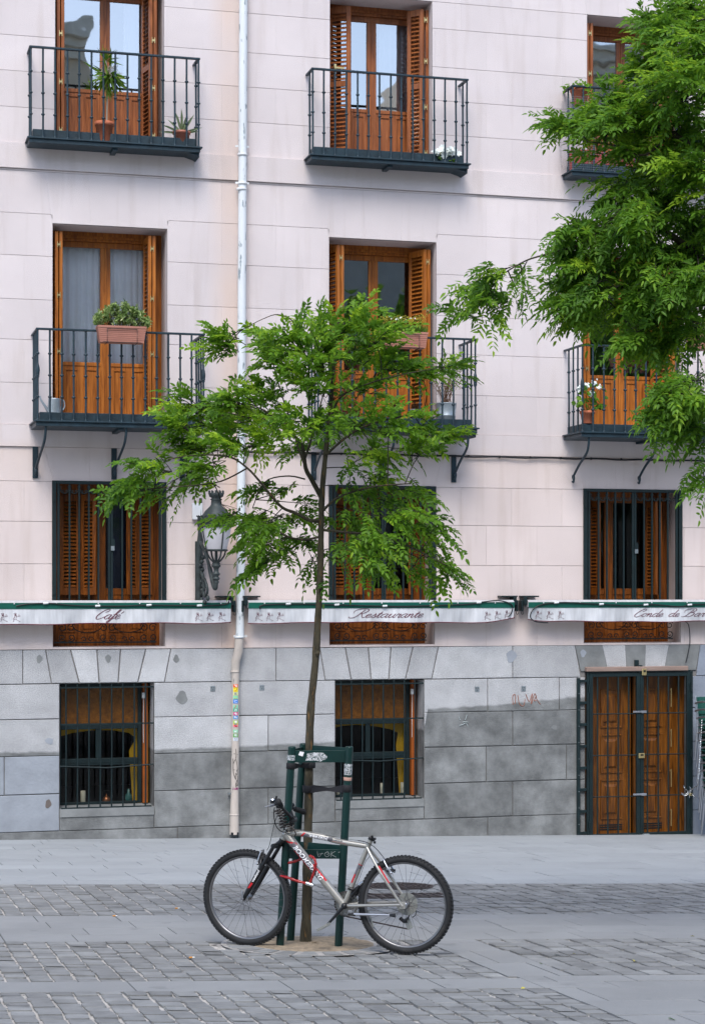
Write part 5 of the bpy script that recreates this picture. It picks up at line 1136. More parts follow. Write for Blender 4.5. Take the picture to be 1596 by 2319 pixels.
branch([(726, 1215), (690, 1222), (650, 1215), (612, 1190), (580, 1180), (540, 1185)], .009, .004, 0, .2)
branch([(728, 1160), (760, 1130), (810, 1110), (860, 1100), (930, 1095)], .010, .004, 0, -.4)
branch([(738, 1030), (790, 985), (840, 960), (900, 945), (960, 930)], .010, .004, 0, .3)
branch([(745, 960), (770, 900), (830, 870), (900, 850), (980, 835)], .009, .003, 0, -.3)
branch([(727, 1200), (780, 1205), (850, 1215), (920, 1235), (975, 1262), (1010, 1280)], .010, .003, 0, -.2)
branch([(750, 900), (720, 860), (690, 800), (670, 760), (655, 725)], .008, .003, .0, .1)
branch([(685, 790), (665, 730), (630, 712), (595, 722), (550, 745)], .005, .002, 0, -.1)
branch([(632, 950), (560, 945), (500, 930), (450, 925)], .006, .003, -.2, .1)
branch([(560, 1060), (500, 1090), (430, 1100), (350, 1105), (300, 1115)], .006, .002, -.3, -.1)
trunk = mb.build('trunk', M_BARK, young)
# pads of foliage: centre px, py, radii in px, depth offset, number of sprays, share of new growth
PADS = [(508, 1158, 26, 16, -0.15, 3), (790, 729, 60, 40, 0.1, 9), (850, 759, 60, 40, -0.2, 9), (720, 749, 60, 45, 0.2, 10), (660, 764, 60, 40, -0.2, 10), (610, 794, 45, 35, 0.2, 6), (520, 774, 38, 26, 0, 6), (500, 790, 26, 18, 0.1, 3), (720, 800, 80, 45, -0.3, 12), (800, 810, 80, 40, 0.3, 10), (640, 830, 55, 40, 0.3, 7), (880, 830, 70, 26, -0.1, 8), (960, 840, 60, 20, 0.1, 6), (700, 870, 90, 35, -0.2, 9), (820, 880, 60, 26, 0.3, 5), (1010, 830, 30, 14, 0, 3), (600, 890, 50, 30, 0.2, 6), (520, 910, 60, 28, -0.3, 9), (440, 920, 55, 28, 0.1, 8), (400, 960, 35, 18, -0.1, 5), (600, 945, 90, 35, 0.1, 13), (500, 960, 80, 32, 0.3, 11), (700, 950, 90, 35, -0.4, 12), (800, 960, 80, 35, 0.3, 9), (880, 950, 70, 28, -0.3, 8), (960, 975, 60, 24, 0.2, 7), (1010, 985, 25, 12, 0, 3), (560, 1000, 90, 26, -0.2, 10), (450, 1010, 70, 24, 0, 8), (680, 1010, 60, 22, 0.5, 5), (860, 1020, 90, 28, 0.1, 10), (960, 1010, 50, 20, -0.1, 4), (360, 1050, 50, 22, -0.1, 7), (430, 1070, 60, 26, 0.2, 7), (300, 1090, 35, 18, -0.2, 6), (285, 1112, 26, 13, -0.1, 4), (350, 1110, 50, 20, 0.1, 7), (480, 1050, 46, 20, -0.4, 5), (880, 1080, 80, 26, 0.3, 7), (810, 1065, 50, 24, -0.3, 3), (930, 1110, 50, 18, 0, 3), (800, 1110, 60, 20, 0.4, 3), (640, 1115, 45, 20, 0.5, 3), (584, 1112, 26, 16, 0.4, 3), (690, 1140, 30, 18, 0.4, 3), (569, 1170, 32, 20, 0.1, 6), (604, 1190, 52, 24, -0.3, 9), (650, 1175, 45, 20, 0.4, 5), (579, 1235, 34, 22, 0, 7), (624, 1250, 42, 20, 0.3, 6), (584, 1280, 22, 14, -0.1, 4), (670, 1230, 45, 22, 0.2, 5), (700, 1270, 40, 16, 0.1, 3), (800, 1170, 70, 32, 0.2, 8), (880, 1160, 80, 32, -0.2, 9), (950, 1190, 60, 28, 0.1, 6), (830, 1220, 80, 32, -0.3, 9), (910, 1240, 80, 30, 0.2, 8), (860, 1280, 50, 20, -0.1, 4), (930, 1290, 40, 18, 0.1, 3), (980, 1200, 35, 24, 0, 3), (1008, 1262, 32, 22, -0.1, 4), (1025, 1295, 22, 14, 0, 2), (770, 1250, 45, 26, 0.4, 3), (870, 1130, 50, 16, 0.4, 3)]
LV = Leaves(); tw = MB(); spt = TD/FPX; AX = at_depth(732, 1000, TD)
skp = np.array([p for p, _ in SK])
for (px, py, rx, ry, do, ns) in PADS:
    c = at_depth(px, py, TD+do); rxw, ryw = rx*spt, ry*spt; rd = min(.40, rxw*.9)
    k = np.argmin(np.linalg.norm(skp-c, axis=1)+.6*np.maximum(0, skp[:, 2]-c[2]-.05)); hub = c+(skp[k]-c)*.25
    connect(tw, skp[k], hub, .0045, .003, .05)
    for i in range(int(ns*(1.35 if py < 1020 else 1.05)+.5)):
        u = rng.normal(0, .42, 3); u = np.clip(u, -.85, .85); base = c+RT*u[0]*rxw+UP*u[1]*ryw+FW*u[2]*rd
        out = base-AX; out[2] *= .15; out = unit(out)*.9+unit(base-c+1e-6)*.5+rng.normal(0, .30, 3)
        low = py > 1050; out = out+UP*(.38 if not low else -.02); out = unit(out)
        ln = rng.uniform(.10, .24)*(.8 if rx < 40 else 1); b0 = base-out*ln*.6
        if np.linalg.norm(b0-hub) > .04: connect(tw, hub, b0, .0022, .0016, .03, 4)
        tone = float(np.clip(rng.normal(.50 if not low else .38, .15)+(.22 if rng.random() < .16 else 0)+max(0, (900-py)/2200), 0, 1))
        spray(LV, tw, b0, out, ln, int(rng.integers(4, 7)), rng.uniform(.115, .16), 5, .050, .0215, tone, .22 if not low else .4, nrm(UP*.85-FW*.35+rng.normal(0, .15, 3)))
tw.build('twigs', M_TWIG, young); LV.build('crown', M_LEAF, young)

# ---- the big tree reaching in from the right
BT = at_ground(2010, 2100); big = thing('tree', 'large tree with dense drooping green foliage reaching in from the right edge', 'tree', tuple(BT))
mb = MB(); tq = catmull([BT-V(0, 0, .1), BT+V(0, 0, 1.2), BT+V(.05, .05, 2.8), BT+V(-.1, .1, 4.2), BT+V(-.25, .1, 6.0), BT+V(-.3, .2, 7.6)], 5); mb.tube(tq, list(np.linspace(.17, .05, len(tq))), 14)
SK2 = [p for p in tq if p[2] > 3.5]
def bigb(pts, r0, r1):
    q = catmull([np.asarray(p, float) for p in pts], 5); mb.tube(q, list(np.linspace(r0, r1, len(q))), 7, cap=False); SK2.extend(q[2:])
BD = 12.9
A_ = lambda x, y, d: at_depth(x, y, BD+d)
bigb([tq[12], A_(1820, 900, .3), A_(1640, 640, .1), A_(1500, 520, 0), A_(1400, 480, -.1)], .05, .012)
bigb([tq[14], A_(1800, 500, -.2), A_(1640, 380, -.2), A_(1520, 300, -.1), A_(1420, 250, 0)], .045, .010)
bigb([tq[18], A_(1800, 250, .3), A_(1650, 120, .4), A_(1560, 60, .3)], .04, .010)
bigb([tq[10], A_(1820, 1050, -.4), A_(1690, 950, -.5), A_(1610, 905, -.5), A_(1540, 890, -.5)], .035, .008)
bigb([A_(1400, 480, -.1), A_(1330, 545, -.1), A_(1245, 573, -.1), A_(1190, 590, -.1), A_(1130, 625, -.1)], .010, .004)
bigb([A_(1640, 640, .1), A_(1500, 660, .2), A_(1400, 650, .2), A_(1340, 660, .1)], .014, .005)
bigb([A_(1520, 300, -.1), A_(1460, 350, -.2), A_(1400, 330, -.2), A_(1330, 320, -.2)], .010, .004)
mb.build('trunk', M_BARK, big)
BP = [(1650, 100, 70, 70, .2, 18), (1660, 240, 70, 60, -.2, 18), (1655, 380, 60, 60, .2, 18), (1660, 520, 60, 60, -.1, 16), (1650, 660, 60, 60, .2, 15), (1750, 180, 80, 80, .3, 16), (1760, 380, 80, 80, -.2, 16), (1750, 560, 70, 70, .1, 14), (1850, 300, 80, 90, .2, 14), (1860, 560, 80, 80, -.2, 14), (1660, 900, 50, 40, -.4, 10), (1730, 780, 60, 50, -.3, 10), (1960, 200, 90, 90, .2, 14), (1990, 450, 90, 90, 0, 14), (1750, 20, 90, 60, .3, 14), (1590, 280, 30, 60, 0.4, 8), (1590, 520, 30, 60, 0.4, 8), (1585, 620, 30, 40, -0.4, 8), (1560, 25, 80, 60, 0.3, 30), (1510, 80, 50, 45, 0, 14), (1475, 40, 22, 30, 0.2, 4), (1580, 110, 60, 60, -0.3, 22), (1500, 150, 60, 40, 0.2, 16), (1450, 160, 28, 24, 0.3, 4), (1430, 215, 45, 28, -0.1, 8), (1550, 200, 70, 50, -0.4, 24), (1460, 240, 60, 35, 0.1, 14), (1370, 225, 40, 18, 0, 5), (1290, 275, 38, 18, -0.1, 8), (1340, 265, 40, 22, 0.2, 9), (1380, 280, 50, 26, -0.2, 11), (1320, 305, 36, 14, 0.1, 4), (1430, 300, 60, 35, 0.2, 15), (1530, 300, 80, 50, 0, 26), (1350, 350, 22, 10, 0, 2), (1410, 350, 40, 24, -0.1, 6), (1470, 380, 60, 40, 0.3, 14), (1570, 390, 60, 60, -0.3, 24), (1410, 420, 50, 30, 0, 10), (1500, 450, 70, 45, 0.1, 22), (1440, 480, 60, 30, -0.3, 14), (1580, 500, 50, 60, 0.3, 18), (1390, 455, 25, 14, 0.1, 3), (1310, 520, 40, 28, -0.1, 11), (1370, 520, 60, 34, 0.2, 14), (1290, 560, 28, 22, 0.1, 6), (1440, 540, 70, 40, -0.1, 20), (1540, 580, 80, 50, 0.1, 26), (1320, 590, 48, 32, 0.0, 13), (1400, 600, 70, 40, 0.3, 20), (1480, 640, 70, 45, -0.2, 22), (1570, 680, 55, 50, 0.2, 18), (1290, 640, 30, 22, 0.2, 7), (1350, 655, 50, 34, -0.1, 13), (1280, 690, 26, 22, 0, 6), (1320, 710, 34, 24, 0.2, 8), (1370, 700, 34, 22, 0.3, 5), (1420, 690, 45, 30, 0.1, 10), (1490, 720, 60, 36, 0.1, 16), (1440, 745, 36, 22, -0.2, 6), (1560, 750, 40, 30, -0.1, 9), (1470, 780, 30, 16, 0, 5), (1520, 780, 32, 14, 0.1, 4), (1560, 860, 50, 26, -0.4, 9), (1520, 885, 36, 22, -0.6, 6), (1500, 925, 30, 18, -0.5, 6), (1550, 925, 50, 28, -0.3, 11), (1585, 900, 30, 30, -0.6, 6), (1550, 965, 34, 22, -0.5, 6), (1580, 980, 24, 22, -0.4, 4), (1590, 1085, 8, 20, -0.4, 2), (1592, 1040, 8, 16, -0.4, 1), (1140, 610, 45, 20, -0.1, 4), (1100, 640, 40, 20, 0.1, 4), (1060, 640, 28, 16, 0, 2), (1030, 690, 22, 18, 0.1, 2), (1110, 680, 40, 18, -0.1, 4), (1180, 620, 26, 18, 0, 2), (1175, 665, 18, 22, 0.1, 2), (1085, 710, 30, 12, 0, 2)]
LV = Leaves(); tw = MB(); sk2 = np.array(SK2); spt = BD/FPX
for (px, py, rx, ry, do, ns) in BP:
    c = at_depth(px, py, BD+do); rxw, ryw = rx*spt, ry*spt; rd = min(.5, max(rxw, .1)*1.2)
    k = np.argmin(np.linalg.norm(sk2-c, axis=1)); hub = c+(sk2[k]-c)*.25; connect(tw, sk2[k], hub, .006, .003, .08)
    for i in range(int(ns*1.15+.5)):
        u = np.clip(rng.normal(0, .45, 3), -.9, .9); base = c+RT*u[0]*rxw+UP*u[1]*ryw+FW*u[2]*rd
        out = unit(V(-.75, -.25, -.02)+rng.normal(0, .42, 3)+unit(base-c+1e-6)*.3+UP*(.12 if py < 420 else -.20)); ln = rng.uniform(.10, .26)*(.7 if rx < 40 else 1); b0 = base-out*ln*.6
        if np.linalg.norm(b0-hub) > .04: connect(tw, hub, b0, .0024, .0016, .03, 4)
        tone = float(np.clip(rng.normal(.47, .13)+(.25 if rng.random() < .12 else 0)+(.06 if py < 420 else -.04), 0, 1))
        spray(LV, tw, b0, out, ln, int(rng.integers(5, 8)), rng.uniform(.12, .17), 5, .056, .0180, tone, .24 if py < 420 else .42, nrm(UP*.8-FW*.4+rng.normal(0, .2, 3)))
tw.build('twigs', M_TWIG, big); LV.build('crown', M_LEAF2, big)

# ------------------------------------------------------------------ pots and things on the balconies
def pot(mb, c, rt, rb, h, rim=.0, n=20, soil=1):
    p = [(rb*.96, 0), (rb, .004), (rt, h-(rim or .0))]
    if rim: p += [(rt+.010, h-rim), (rt+.013, h)]
    p += [((rt+(.013 if rim else 0))-.008, h), (rt-.012, h-.02), (.001, h-.02)]
    mb.lathe(c, p, n=n)
def tuft(L, c, n, l, w_, spread, tone=.4, up=1.0, dr=0.0):
    d = nrm(rnd3(n, spread)+UP*up); nn = nrm(np.cross(d, rnd3(n))); L.blade(np.array(c)[None]+rnd3(n, .006), d, nn, l*rng.uniform(.6, 1.1, n), np.full(n, w_), np.clip(rng.normal(tone, .15, n), 0, 1), bend=dr)
f3 = 8.504; f2 = 5.115
def on_balcony(px, y, z): p = at_wall(px, 600, y); return V(p[0], -y, z)
# dracaena
c = on_balcony(236, .20, 8.51); t = thing('potted_dracaena', 'tall thin palm-like plant in a big terracotta pot on the top left balcony', 'potted plant', tuple(c))
mb = MB(); pot(mb, c, .105, .085, .25, .05); mb.build('pot', M_TERRA, t)
mb = MB(); mb.tube(catmull([c+V(.03, 0, .22), c+V(.035, 0, .45), c+V(.04, -.01, .62), c+V(.035, -.01, .82), c+V(.02, 0, 1.0)], 4), .009, 6)
for i in range(40): q = c+V(.06, -.02, .86)+rng.normal(0, .05, 3)*V(1.1, .7, .45); mb.tube(catmull([q, q+rng.normal(0, .04, 3), q+rng.normal(0, .05, 3)], 3), .0025, 4)
mb.build('stem', mat('pale_stem', (.38, .34, .27), .8), t)
L = Leaves(); tuft(L, c+V(.05, 0, .84), 60, .30, .012, .55, .45, -.45, .35); tuft(L, c+V(.02, 0, .99), 26, .20, .010, .45, .45, .9, .25); tuft(L, c+V(.04, -.01, .70), 22, .22, .011, .35, .45, -.9, .1); L.build('leaves', M_LEAF4, t)
c = on_balcony(411, .18, 8.51); t = thing('potted_aloe', 'spiky aloe in a brown plastic pot at the right end of the top left balcony', 'potted plant', tuple(c))
mb = MB(); pot(mb, c, .100, .078, .20, .03); mb.build('pot', mat('brown_plastic', (.36, .13, .085), .5), t); L = Leaves()
for a, l in ((-1.25, .30), (-.75, .25), (-.3, .30), (-.05, .32), (.25, .26), (.55, .30), (1.2, .28), (1.35, .22), (-1.5, .28)): d = np.array([[math.sin(a), rng.uniform(-.3, .1), math.cos(a)]]); L.blade((c+V(0, 0, .17))[None], nrm(d), nrm(V(.1, -1, .3))[None], V(l), V(.034), V(.5), fold=.5, bend=.04)
L.build('leaves', mat('aloe_leaf', (.14, .19, .10), .45), t)
# white artificial flowers
def flower_bunch(c, n, rx, ry, rz, r, par, name='flowers'):
    L = Leaves(); C_ = np.array(c)+rng.uniform(-1, 1, (n, 3))*V(rx, ry, rz)
    for q in C_:
        k = 7; ax = unit(V(0, -1, .5)+rng.normal(0, .5, 3)); a = np.arange(k)*2*math.pi/k+rng.random(); u = unit(np.cross(ax, V(0, 0, 1))); v = np.cross(ax, u)
        d = nrm(u[None]*np.cos(a)[:, None]+v[None]*np.sin(a)[:, None]+ax*.55); L.blade(np.repeat(q[None], k, 0), d, nrm(np.repeat(ax[None], k, 0)), np.full(k, r), np.full(k, r*.62), np.full(k, .5), bend=.25)
    return L.build(name, M_PETAL, par)
c = on_balcony(1010, .22, 8.515); t = thing('white_flowers', 'bunch of large white flowers lying at the right end of the top middle balcony', 'flowers', tuple(c))
flower_bunch(c+V(0, -.02, .13), 26, .17, .06, .055, .055, t); L = Leaves(); tuft(L, c+V(-.12, 0, .05), 14, .12, .04, .6, .4, .2); tuft(L, c+V(.05, -.02, .03), 14, .12, .04, .6, .4, .0); L.build('leaves', M_LEAF, t)
mb = MB(); mb.box(c[0]-.16, c[0]+.16, c[1]-.03, c[1]+.05, 8.507, 8.60, .01); mb.build('box', M_BLACK, t)
# hanging pot, plastic boxes on the top right balcony
c = V(9.20, -.20, 9.38); t = thing('hanging_pot', 'brown plastic flowerpot with leafy plant held inside the rail corner of the top right balcony', 'potted plant', tuple(c))
mb = MB(); pot(mb, c, .115, .085, .20, .03); mb.torus(c+V(0, 0, .17), (0, 0, 1), .118, .006, 24, 5); mb.build('pot', M_TERRA, t)
L = Leaves(); N = 90; q = c+V(0, 0, .22)+rnd3(N)*V(.10, .05, .03); L.blade(q, nrm(rnd3(N, .7)+UP*.25), nrm(UP-FW*.4+rnd3(N, .4)), np.full(N, .07), np.full(N, .035), np.clip(rng.normal(.45, .15, N), 0, 1)); L.build('leaves', M_LEAF, t)
for i, (x, w_, h, lab) in enumerate(((9.19, .22, .17, 'reddish plastic planter behind the wire netting, left end of the top right balcony'), (9.49, .20, .16, 'reddish plastic planter behind the wire netting, beside the left one'), (9.78, .2, .15, 'round red plastic pot behind the netting of the top right balcony'))):
    mb = MB(); mb.box(x-w_/2, x+w_/2, -.26, -.10, 8.505, 8.505+h+.09, .012); mb.box(x-w_/2-.008, x+w_/2+.008, -.268, -.092, 8.505+h+.092, 8.505+h+.115, .006); o = mb.build('planter', M_REDPLASTIC, loc=(x, -.18, 8.505)); tag(o, lab, 'planter')
mb = MB()
for i in range(5): mb.box(9.92+i*.09, 9.96+i*.09, -.25, -.235, 8.51, 9.28)
for i in range(7): mb.box(9.90, 10.34, -.262, -.251, 8.56+i*.11, 8.60+i*.11)
tag(mb.build('crate', M_REDPLASTIC, loc=(10.1, -.25, 8.51)), 'tall red plastic lattice crate behind the wire netting, half hidden by leaves', 'crate')
# long planters hung on the rails
def rail_planter(x0, x1, zt, dep, label, plant):
    t = thing('rail_planter', label, 'planter box', ((x0+x1)/2, -dep-.12, zt-.2)); h = .195; yc = -dep-.125
    mb = MB(); a, b = (x1-x0)/2, .085; xc = (x0+x1)/2
    def ring(s_, z, e=0): return [(xc-a*s_-e, yc-b*s_-e, z), (xc+a*s_+e, yc-b*s_-e, z), (xc+a*s_+e, yc+b*s_+e, z), (xc-a*s_-e, yc+b*s_+e, z)]
    zs = [(.90, zt-h), (.92, zt-h+.02)]
    for i in range(6): z = zt-h+.025+i*.022; zs += [(.925+.011*i, z, 0), (.925+.011*i, z+.001, -.004), (.93+.011*i, z+.006, -.004), (.93+.011*i, z+.007, 0)]
    zs += [(1.0, zt-.025), (1.0, zt-.024, .006), (1.0, zt, .006), (.96, zt), (.94, zt-.02)]
    vs = [p for q in zs for p in ring(q[0], q[1], q[2] if len(q) > 2 else 0)]; n = len(zs)
    mb.add(vs, [(i*4+j, i*4+(j+1) % 4, (i+1)*4+(j+1) % 4, (i+1)*4+j) for i in range(n-1) for j in range(4)]+[(3, 2, 1, 0), tuple(range((n-1)*4, n*4))]); mb.build('planter_box', M_PLANTER, t)
    mb = MB(); f = yc-b-.012; q = [(xc-a*.62, -dep, zt-.04), (xc-a*.62, f, zt-.04), (xc-a*.62, f, zt-h-.006), (xc-a*.62, -dep, zt-h-.006)]
    mb.tube(q, .004, 5); mb.tube([(2*xc-p[0]+.0, p[1], p[2]) for p in q], .004, 5); mb.tube([(xc-a*.62, f, zt-.04), (xc+a*.62, f, zt-.04)], .004, 5); mb.tube([(xc-a*.80, f, zt-h+.0), (xc+a*.80, f, zt-h)], .004, 5); mb.build('wire_hanger', M_BLACK, t)
    plant(t, xc, yc, zt, a); return t
def variegated(t, xc, yc, zt, a):
    L = Leaves(); st = MB()
    for i in range(150):
        x = xc+rng.uniform(-1.12, 1.12)*a; e = 1-((x-xc)/(a*1.25))**2; q = V(x, yc+rng.normal(0, .05), zt+.02+rng.uniform(.0, 1)*.25*max(.2, e)); st.tube([(xc+(x-xc)*.8, yc, zt-.01), q], .002, 3, cap=False)
        k = 18; ax = unit(V((x-xc)*.9, -.25, 1)+rng.normal(0, .35, 3)); d = nrm(rnd3(k, .75)+ax*.6); L.blade(q[None]+ax*np.linspace(-.04, .03, k)[:, None], d, nrm(rnd3(k, .5)+UP), np.full(k, .046), np.full(k, .016), np.clip(rng.normal(.5, .28, k), 0, 1))
    L.build('foliage', M_LEAF3, t); st.build('stems', M_TWIG, t)
def chamomile(t, xc, yc, zt, a):
    L = Leaves()
    N = 900; q = V(xc, yc, zt)+rng.uniform(-1, 1, (N, 3))*V(a*1.02, .07, .0); L.blade(q, nrm(rnd3(N, .35)+UP), nrm(rnd3(N)), rng.uniform(.06, .12, N), np.full(N, .006), np.clip(rng.normal(.35, .2, N), 0, 1))
    N = 350; q = V(xc, yc, zt)+rng.uniform(-1, 1, (N, 3))*V(a*1.0, .07, .0)+UP*rng.uniform(.09, .19, (N, 1)); q[:, 2] += .04*np.maximum(0, (q[:, 0]-xc)/a); L.blade(q, nrm(rnd3(N, .6)+UP*.5), nrm(rnd3(N)), np.full(N, .03), np.full(N, .008), np.full(N, .95)); L.build('foliage', M_LEAF4, t)
    flower_bunch(V(xc-.02, yc-.02, zt+.17), 12, a*.6, .05, .02, .012, t, 'daisies')
rail_planter(2.96+.08, 3.64, 6.29, .64, 'long pinkish planter box with variegated leaves hung on the left lower balcony rail', variegated) if False else None
xa, xb = at_wall(220, 760, .78)[0], at_wall(329, 760, .78)[0]; rail_planter(xa, xb, at_wall(270, 739, .78)[2], .64, 'long pinkish planter box with variegated leaves hung on the left lower balcony rail', variegated)
xa, xb = at_wall(860, 760, .78)[0], at_wall(965, 760, .78)[0]; rail_planter(xa, xb, at_wall(910, 752, .78)[2], .64, 'long pinkish planter box of grassy flowers hung on the middle lower balcony rail', chamomile)
xa, xb = at_wall(1495, 760, .78)[0], at_wall(1660, 760, .78)[0]; rail_planter(xb-.62, xb-.02, at_wall(1560, 757, .78)[2], .64, 'long pinkish planter box hung on the right lower balcony rail, mostly behind leaves', chamomile)
# watering can
c = on_balcony(123, .22, 5.19); t = thing('watering_can', 'zinc watering can at the left end of the left lower balcony', 'watering can', tuple(c))
mb = MB(); mb.lathe(c, [(.085, 0), (.085, .01), (.072, .21), (.075, .22), (.068, .22), (.066, .2), (.001, .19)], n=20); mb.tube([c+V(-.06, 0, .05), c+V(-.16, -.01, .20), c+V(-.175, -.01, .245)], [.02, .012, .013], 8); mb.tube(catmull([c+V(.07, 0, .05), c+V(.12, 0, .12), c+V(.11, 0, .20), c+V(.06, 0, .21)], 5), .008, 6); mb.build('can', M_ZINC, t)
# things on the middle lower balcony
z0 = 5.215
c = on_balcony(1009, .38, z0-.07); t = thing('zinc_bucket', 'zinc bucket planted with dry twiggy shrub at the right of the middle lower balcony', 'planted bucket', tuple(c))
mb = MB(); mb.lathe(c, [(.105, 0), (.107, .01), (.122, .15), (.126, .155), (.126, .165), (.123, .17), (.137, .31), (.141, .315), (.136, .32), (.13, .30), (.001, .29)], n=24); mb.build('bucket', M_ZINC, t)
tw = MB(); L = Leaves()
for i in range(46):
    a = rng.uniform(0, 6.28); e = V(math.cos(a)*rng.uniform(.05, .30), math.sin(a)*.12, rng.uniform(.25, .60)); p = c+V(0, 0, .29); q = catmull([p+rng.normal(0, .03, 3)*V(1, 1, 0), p+e*.5+V(0, 0, .06), p+e+rng.normal(0, .04, 3)], 4); tw.tube(q, [.0028]*4+[.0015]*(len(q)-4), 4, cap=False)
    k = 9; L.blade(np.array([q[int(j)] for j in rng.integers(3, len(q), k)])+rnd3(k, .02), nrm(rnd3(k)), nrm(rnd3(k)), np.full(k, .026), np.full(k, .011), rng.uniform(.2, 1, k))
tw.build('twigs', mat('reddish_twig', (.13, .07, .045), .8), t); L.build('leaves', M_LEAF5, t)
for px, r, lab, pm in ((940, .055, 'small grey pot with a dry heather tuft beside the zinc bucket', M_ZINC), (893, .07, 'grey pot with a dry tuft behind the tree leaves, left of the small one', M_ZINC), (795, .09, 'terracotta pot with a dark-leaved plant at the left of the middle lower balcony', M_TERRA)):
    c = on_balcony(px, .30, z0-.07); t = thing('flower_pot', lab, 'potted plant', tuple(c)); mb = MB(); pot(mb, c, r*1.25, r, .24, .03); mb.build('pot', pm if pm is not M_ZINC else mat('grey_pot', (.25, .24, .25), .7), t)
    L = Leaves(); N = 150; L.blade(c+V(0, 0, .24)+rnd3(N, .02), nrm(rnd3(N, .5)+UP), nrm(rnd3(N)), rng.uniform(.04, .11, N), np.full(N, .006), rng.uniform(0, .4, N)); 
    if pm is M_TERRA: N = 120; L.blade(c+V(0, 0, .5)+rnd3(N)*V(.09, .05, .16), nrm(rnd3(N)-UP*.5), nrm(rnd3(N)+UP), np.full(N, .07), np.full(N, .03), rng.uniform(0, .6, N))
    L.build('leaves', M_LEAF5, t)
# geranium
c = V(*at_wall(1339, 945, .66)); c[2] = 5.24; c[1] = -.52; t = thing('potted_geranium', 'terracotta pot with white geranium at the left corner of the right lower balcony', 'potted plant', tuple(c))
mb = MB(); pot(mb, c, .088, .066, .16, .035); mb.build('pot', M_TERRA, t); tw = MB(); L = Leaves()
for e in ((-.02, .36), (.10, .40), (.16, .36), (.04, .28), (-.08, .30), (-.14, .16), (.15, .15), (.18, .10), (.08, .20)):
    q = c+V(e[0], rng.uniform(-.05, .03), e[1]+.12); tw.tube([c+V(0, 0, .15), (c+q)/2+V(0, 0, .05), q], .003, 4, cap=False); k = 8 if e[1] < .32 else 2
    for _ in range(k):
        qq = q+rng.normal(0, .035, 3)-UP*.03; a = np.arange(6)*math.pi/3; u = unit(V(1, 0, 0)+rng.normal(0, .3, 3)); ax = unit(V(0, -.8, .6)+rng.normal(0, .4, 3)); u = unit(np.cross(ax, u)); v = np.cross(ax, u)
        d = nrm(u[None]*np.cos(a)[:, None]+v[None]*np.sin(a)[:, None]); L.blade(np.repeat(qq[None], 6, 0), d, np.repeat(ax[None], 6, 0), np.full(6, .036), np.full(6, .036), np.full(6, rng.uniform(.2, .7)))
tw.build('stems', M_LEAF, t); L.build('leaves', M_LEAF, t)
L = Leaves()
for e in ((-.02, .48), (.09, .52), (.15, .47), (.04, .38), (-.13, .44)):
    for _ in range(16):
        q = c+V(e[0], -.02, e[1])+rng.normal(0, .018, 3); k = 5; ax = unit(V(0, -1, .4)+rng.normal(0, .4, 3)); a = np.arange(k)*1.2566; u = unit(np.cross(ax, V(0, 0, 1))); v = np.cross(ax, u); L.blade(np.repeat(q[None], k, 0), nrm(u[None]*np.cos(a)[:, None]+v[None]*np.sin(a)[:, None]), np.repeat(ax[None], k, 0), np.full(k, .015), np.full(k, .011), np.full(k, .5))
L.build('flowers', M_PETAL, t)
# things on the sills of the low windows
def sill_thing(px, name, lab, cat, prof, m, y=.16, z=None):
    x = at_wall(px, 1800, -y)[0]; mb = MB(); z = z or Z0[0]+.014; mb.lathe((x, y, z), prof, n=16); o = mb.build(name, m, loc=(x, y, z)); tag(o, lab, cat); return o
for px, h, r, lab in ((188, .155, .030, 'cream candle in the left low window, left of the copper kettle'), (864, .15, .020, 'slim cream candle in the middle low window, right of the tree guard post'), (911, .15, .026, 'thick cream candle near the right end of the middle low window'), (765, .12, .024, 'short cream candle in the left corner of the middle low window')):
    sill_thing(px, 'candle', lab, 'candle', [(r, 0), (r*1.02, h*.5), (r, h), (.002, h-.006)], M_CANDLE, y=.38, z=.49)
k = sill_thing(241, 'copper_kettle', 'small copper kettle with arched handle in the left low window', 'kettle', [(.045, 0), (.05, .02), (.048, .05), (.028, .075), (.018, .08), (.006, .095), (.009, .105), (.001, .11)], M_COPPER, y=.38, z=.49)
mb = MB(); q = np.array(k.location); mb.tube(catmull([q+V(-.045, 0, .07), q+V(-.04, 0, .14), q+V(.04, 0, .14), q+V(.045, 0, .07)], 5), .004, 5); mb.tube([q+V(.04, 0, .04), q+V(.085, 0, .08)], [.01, .006], 6); mb.build('handle', M_BLACK, k)
sill_thing(291, 'glass_jar', 'teal glass bottle at the right of the left low window', 'jar', [(.035, 0), (.045, .03), (.045, .08), (.02, .11), (.015, .16), (.001, .165)], mat('teal_glass', (.05, .16, .14), .15), y=.38, z=.49)

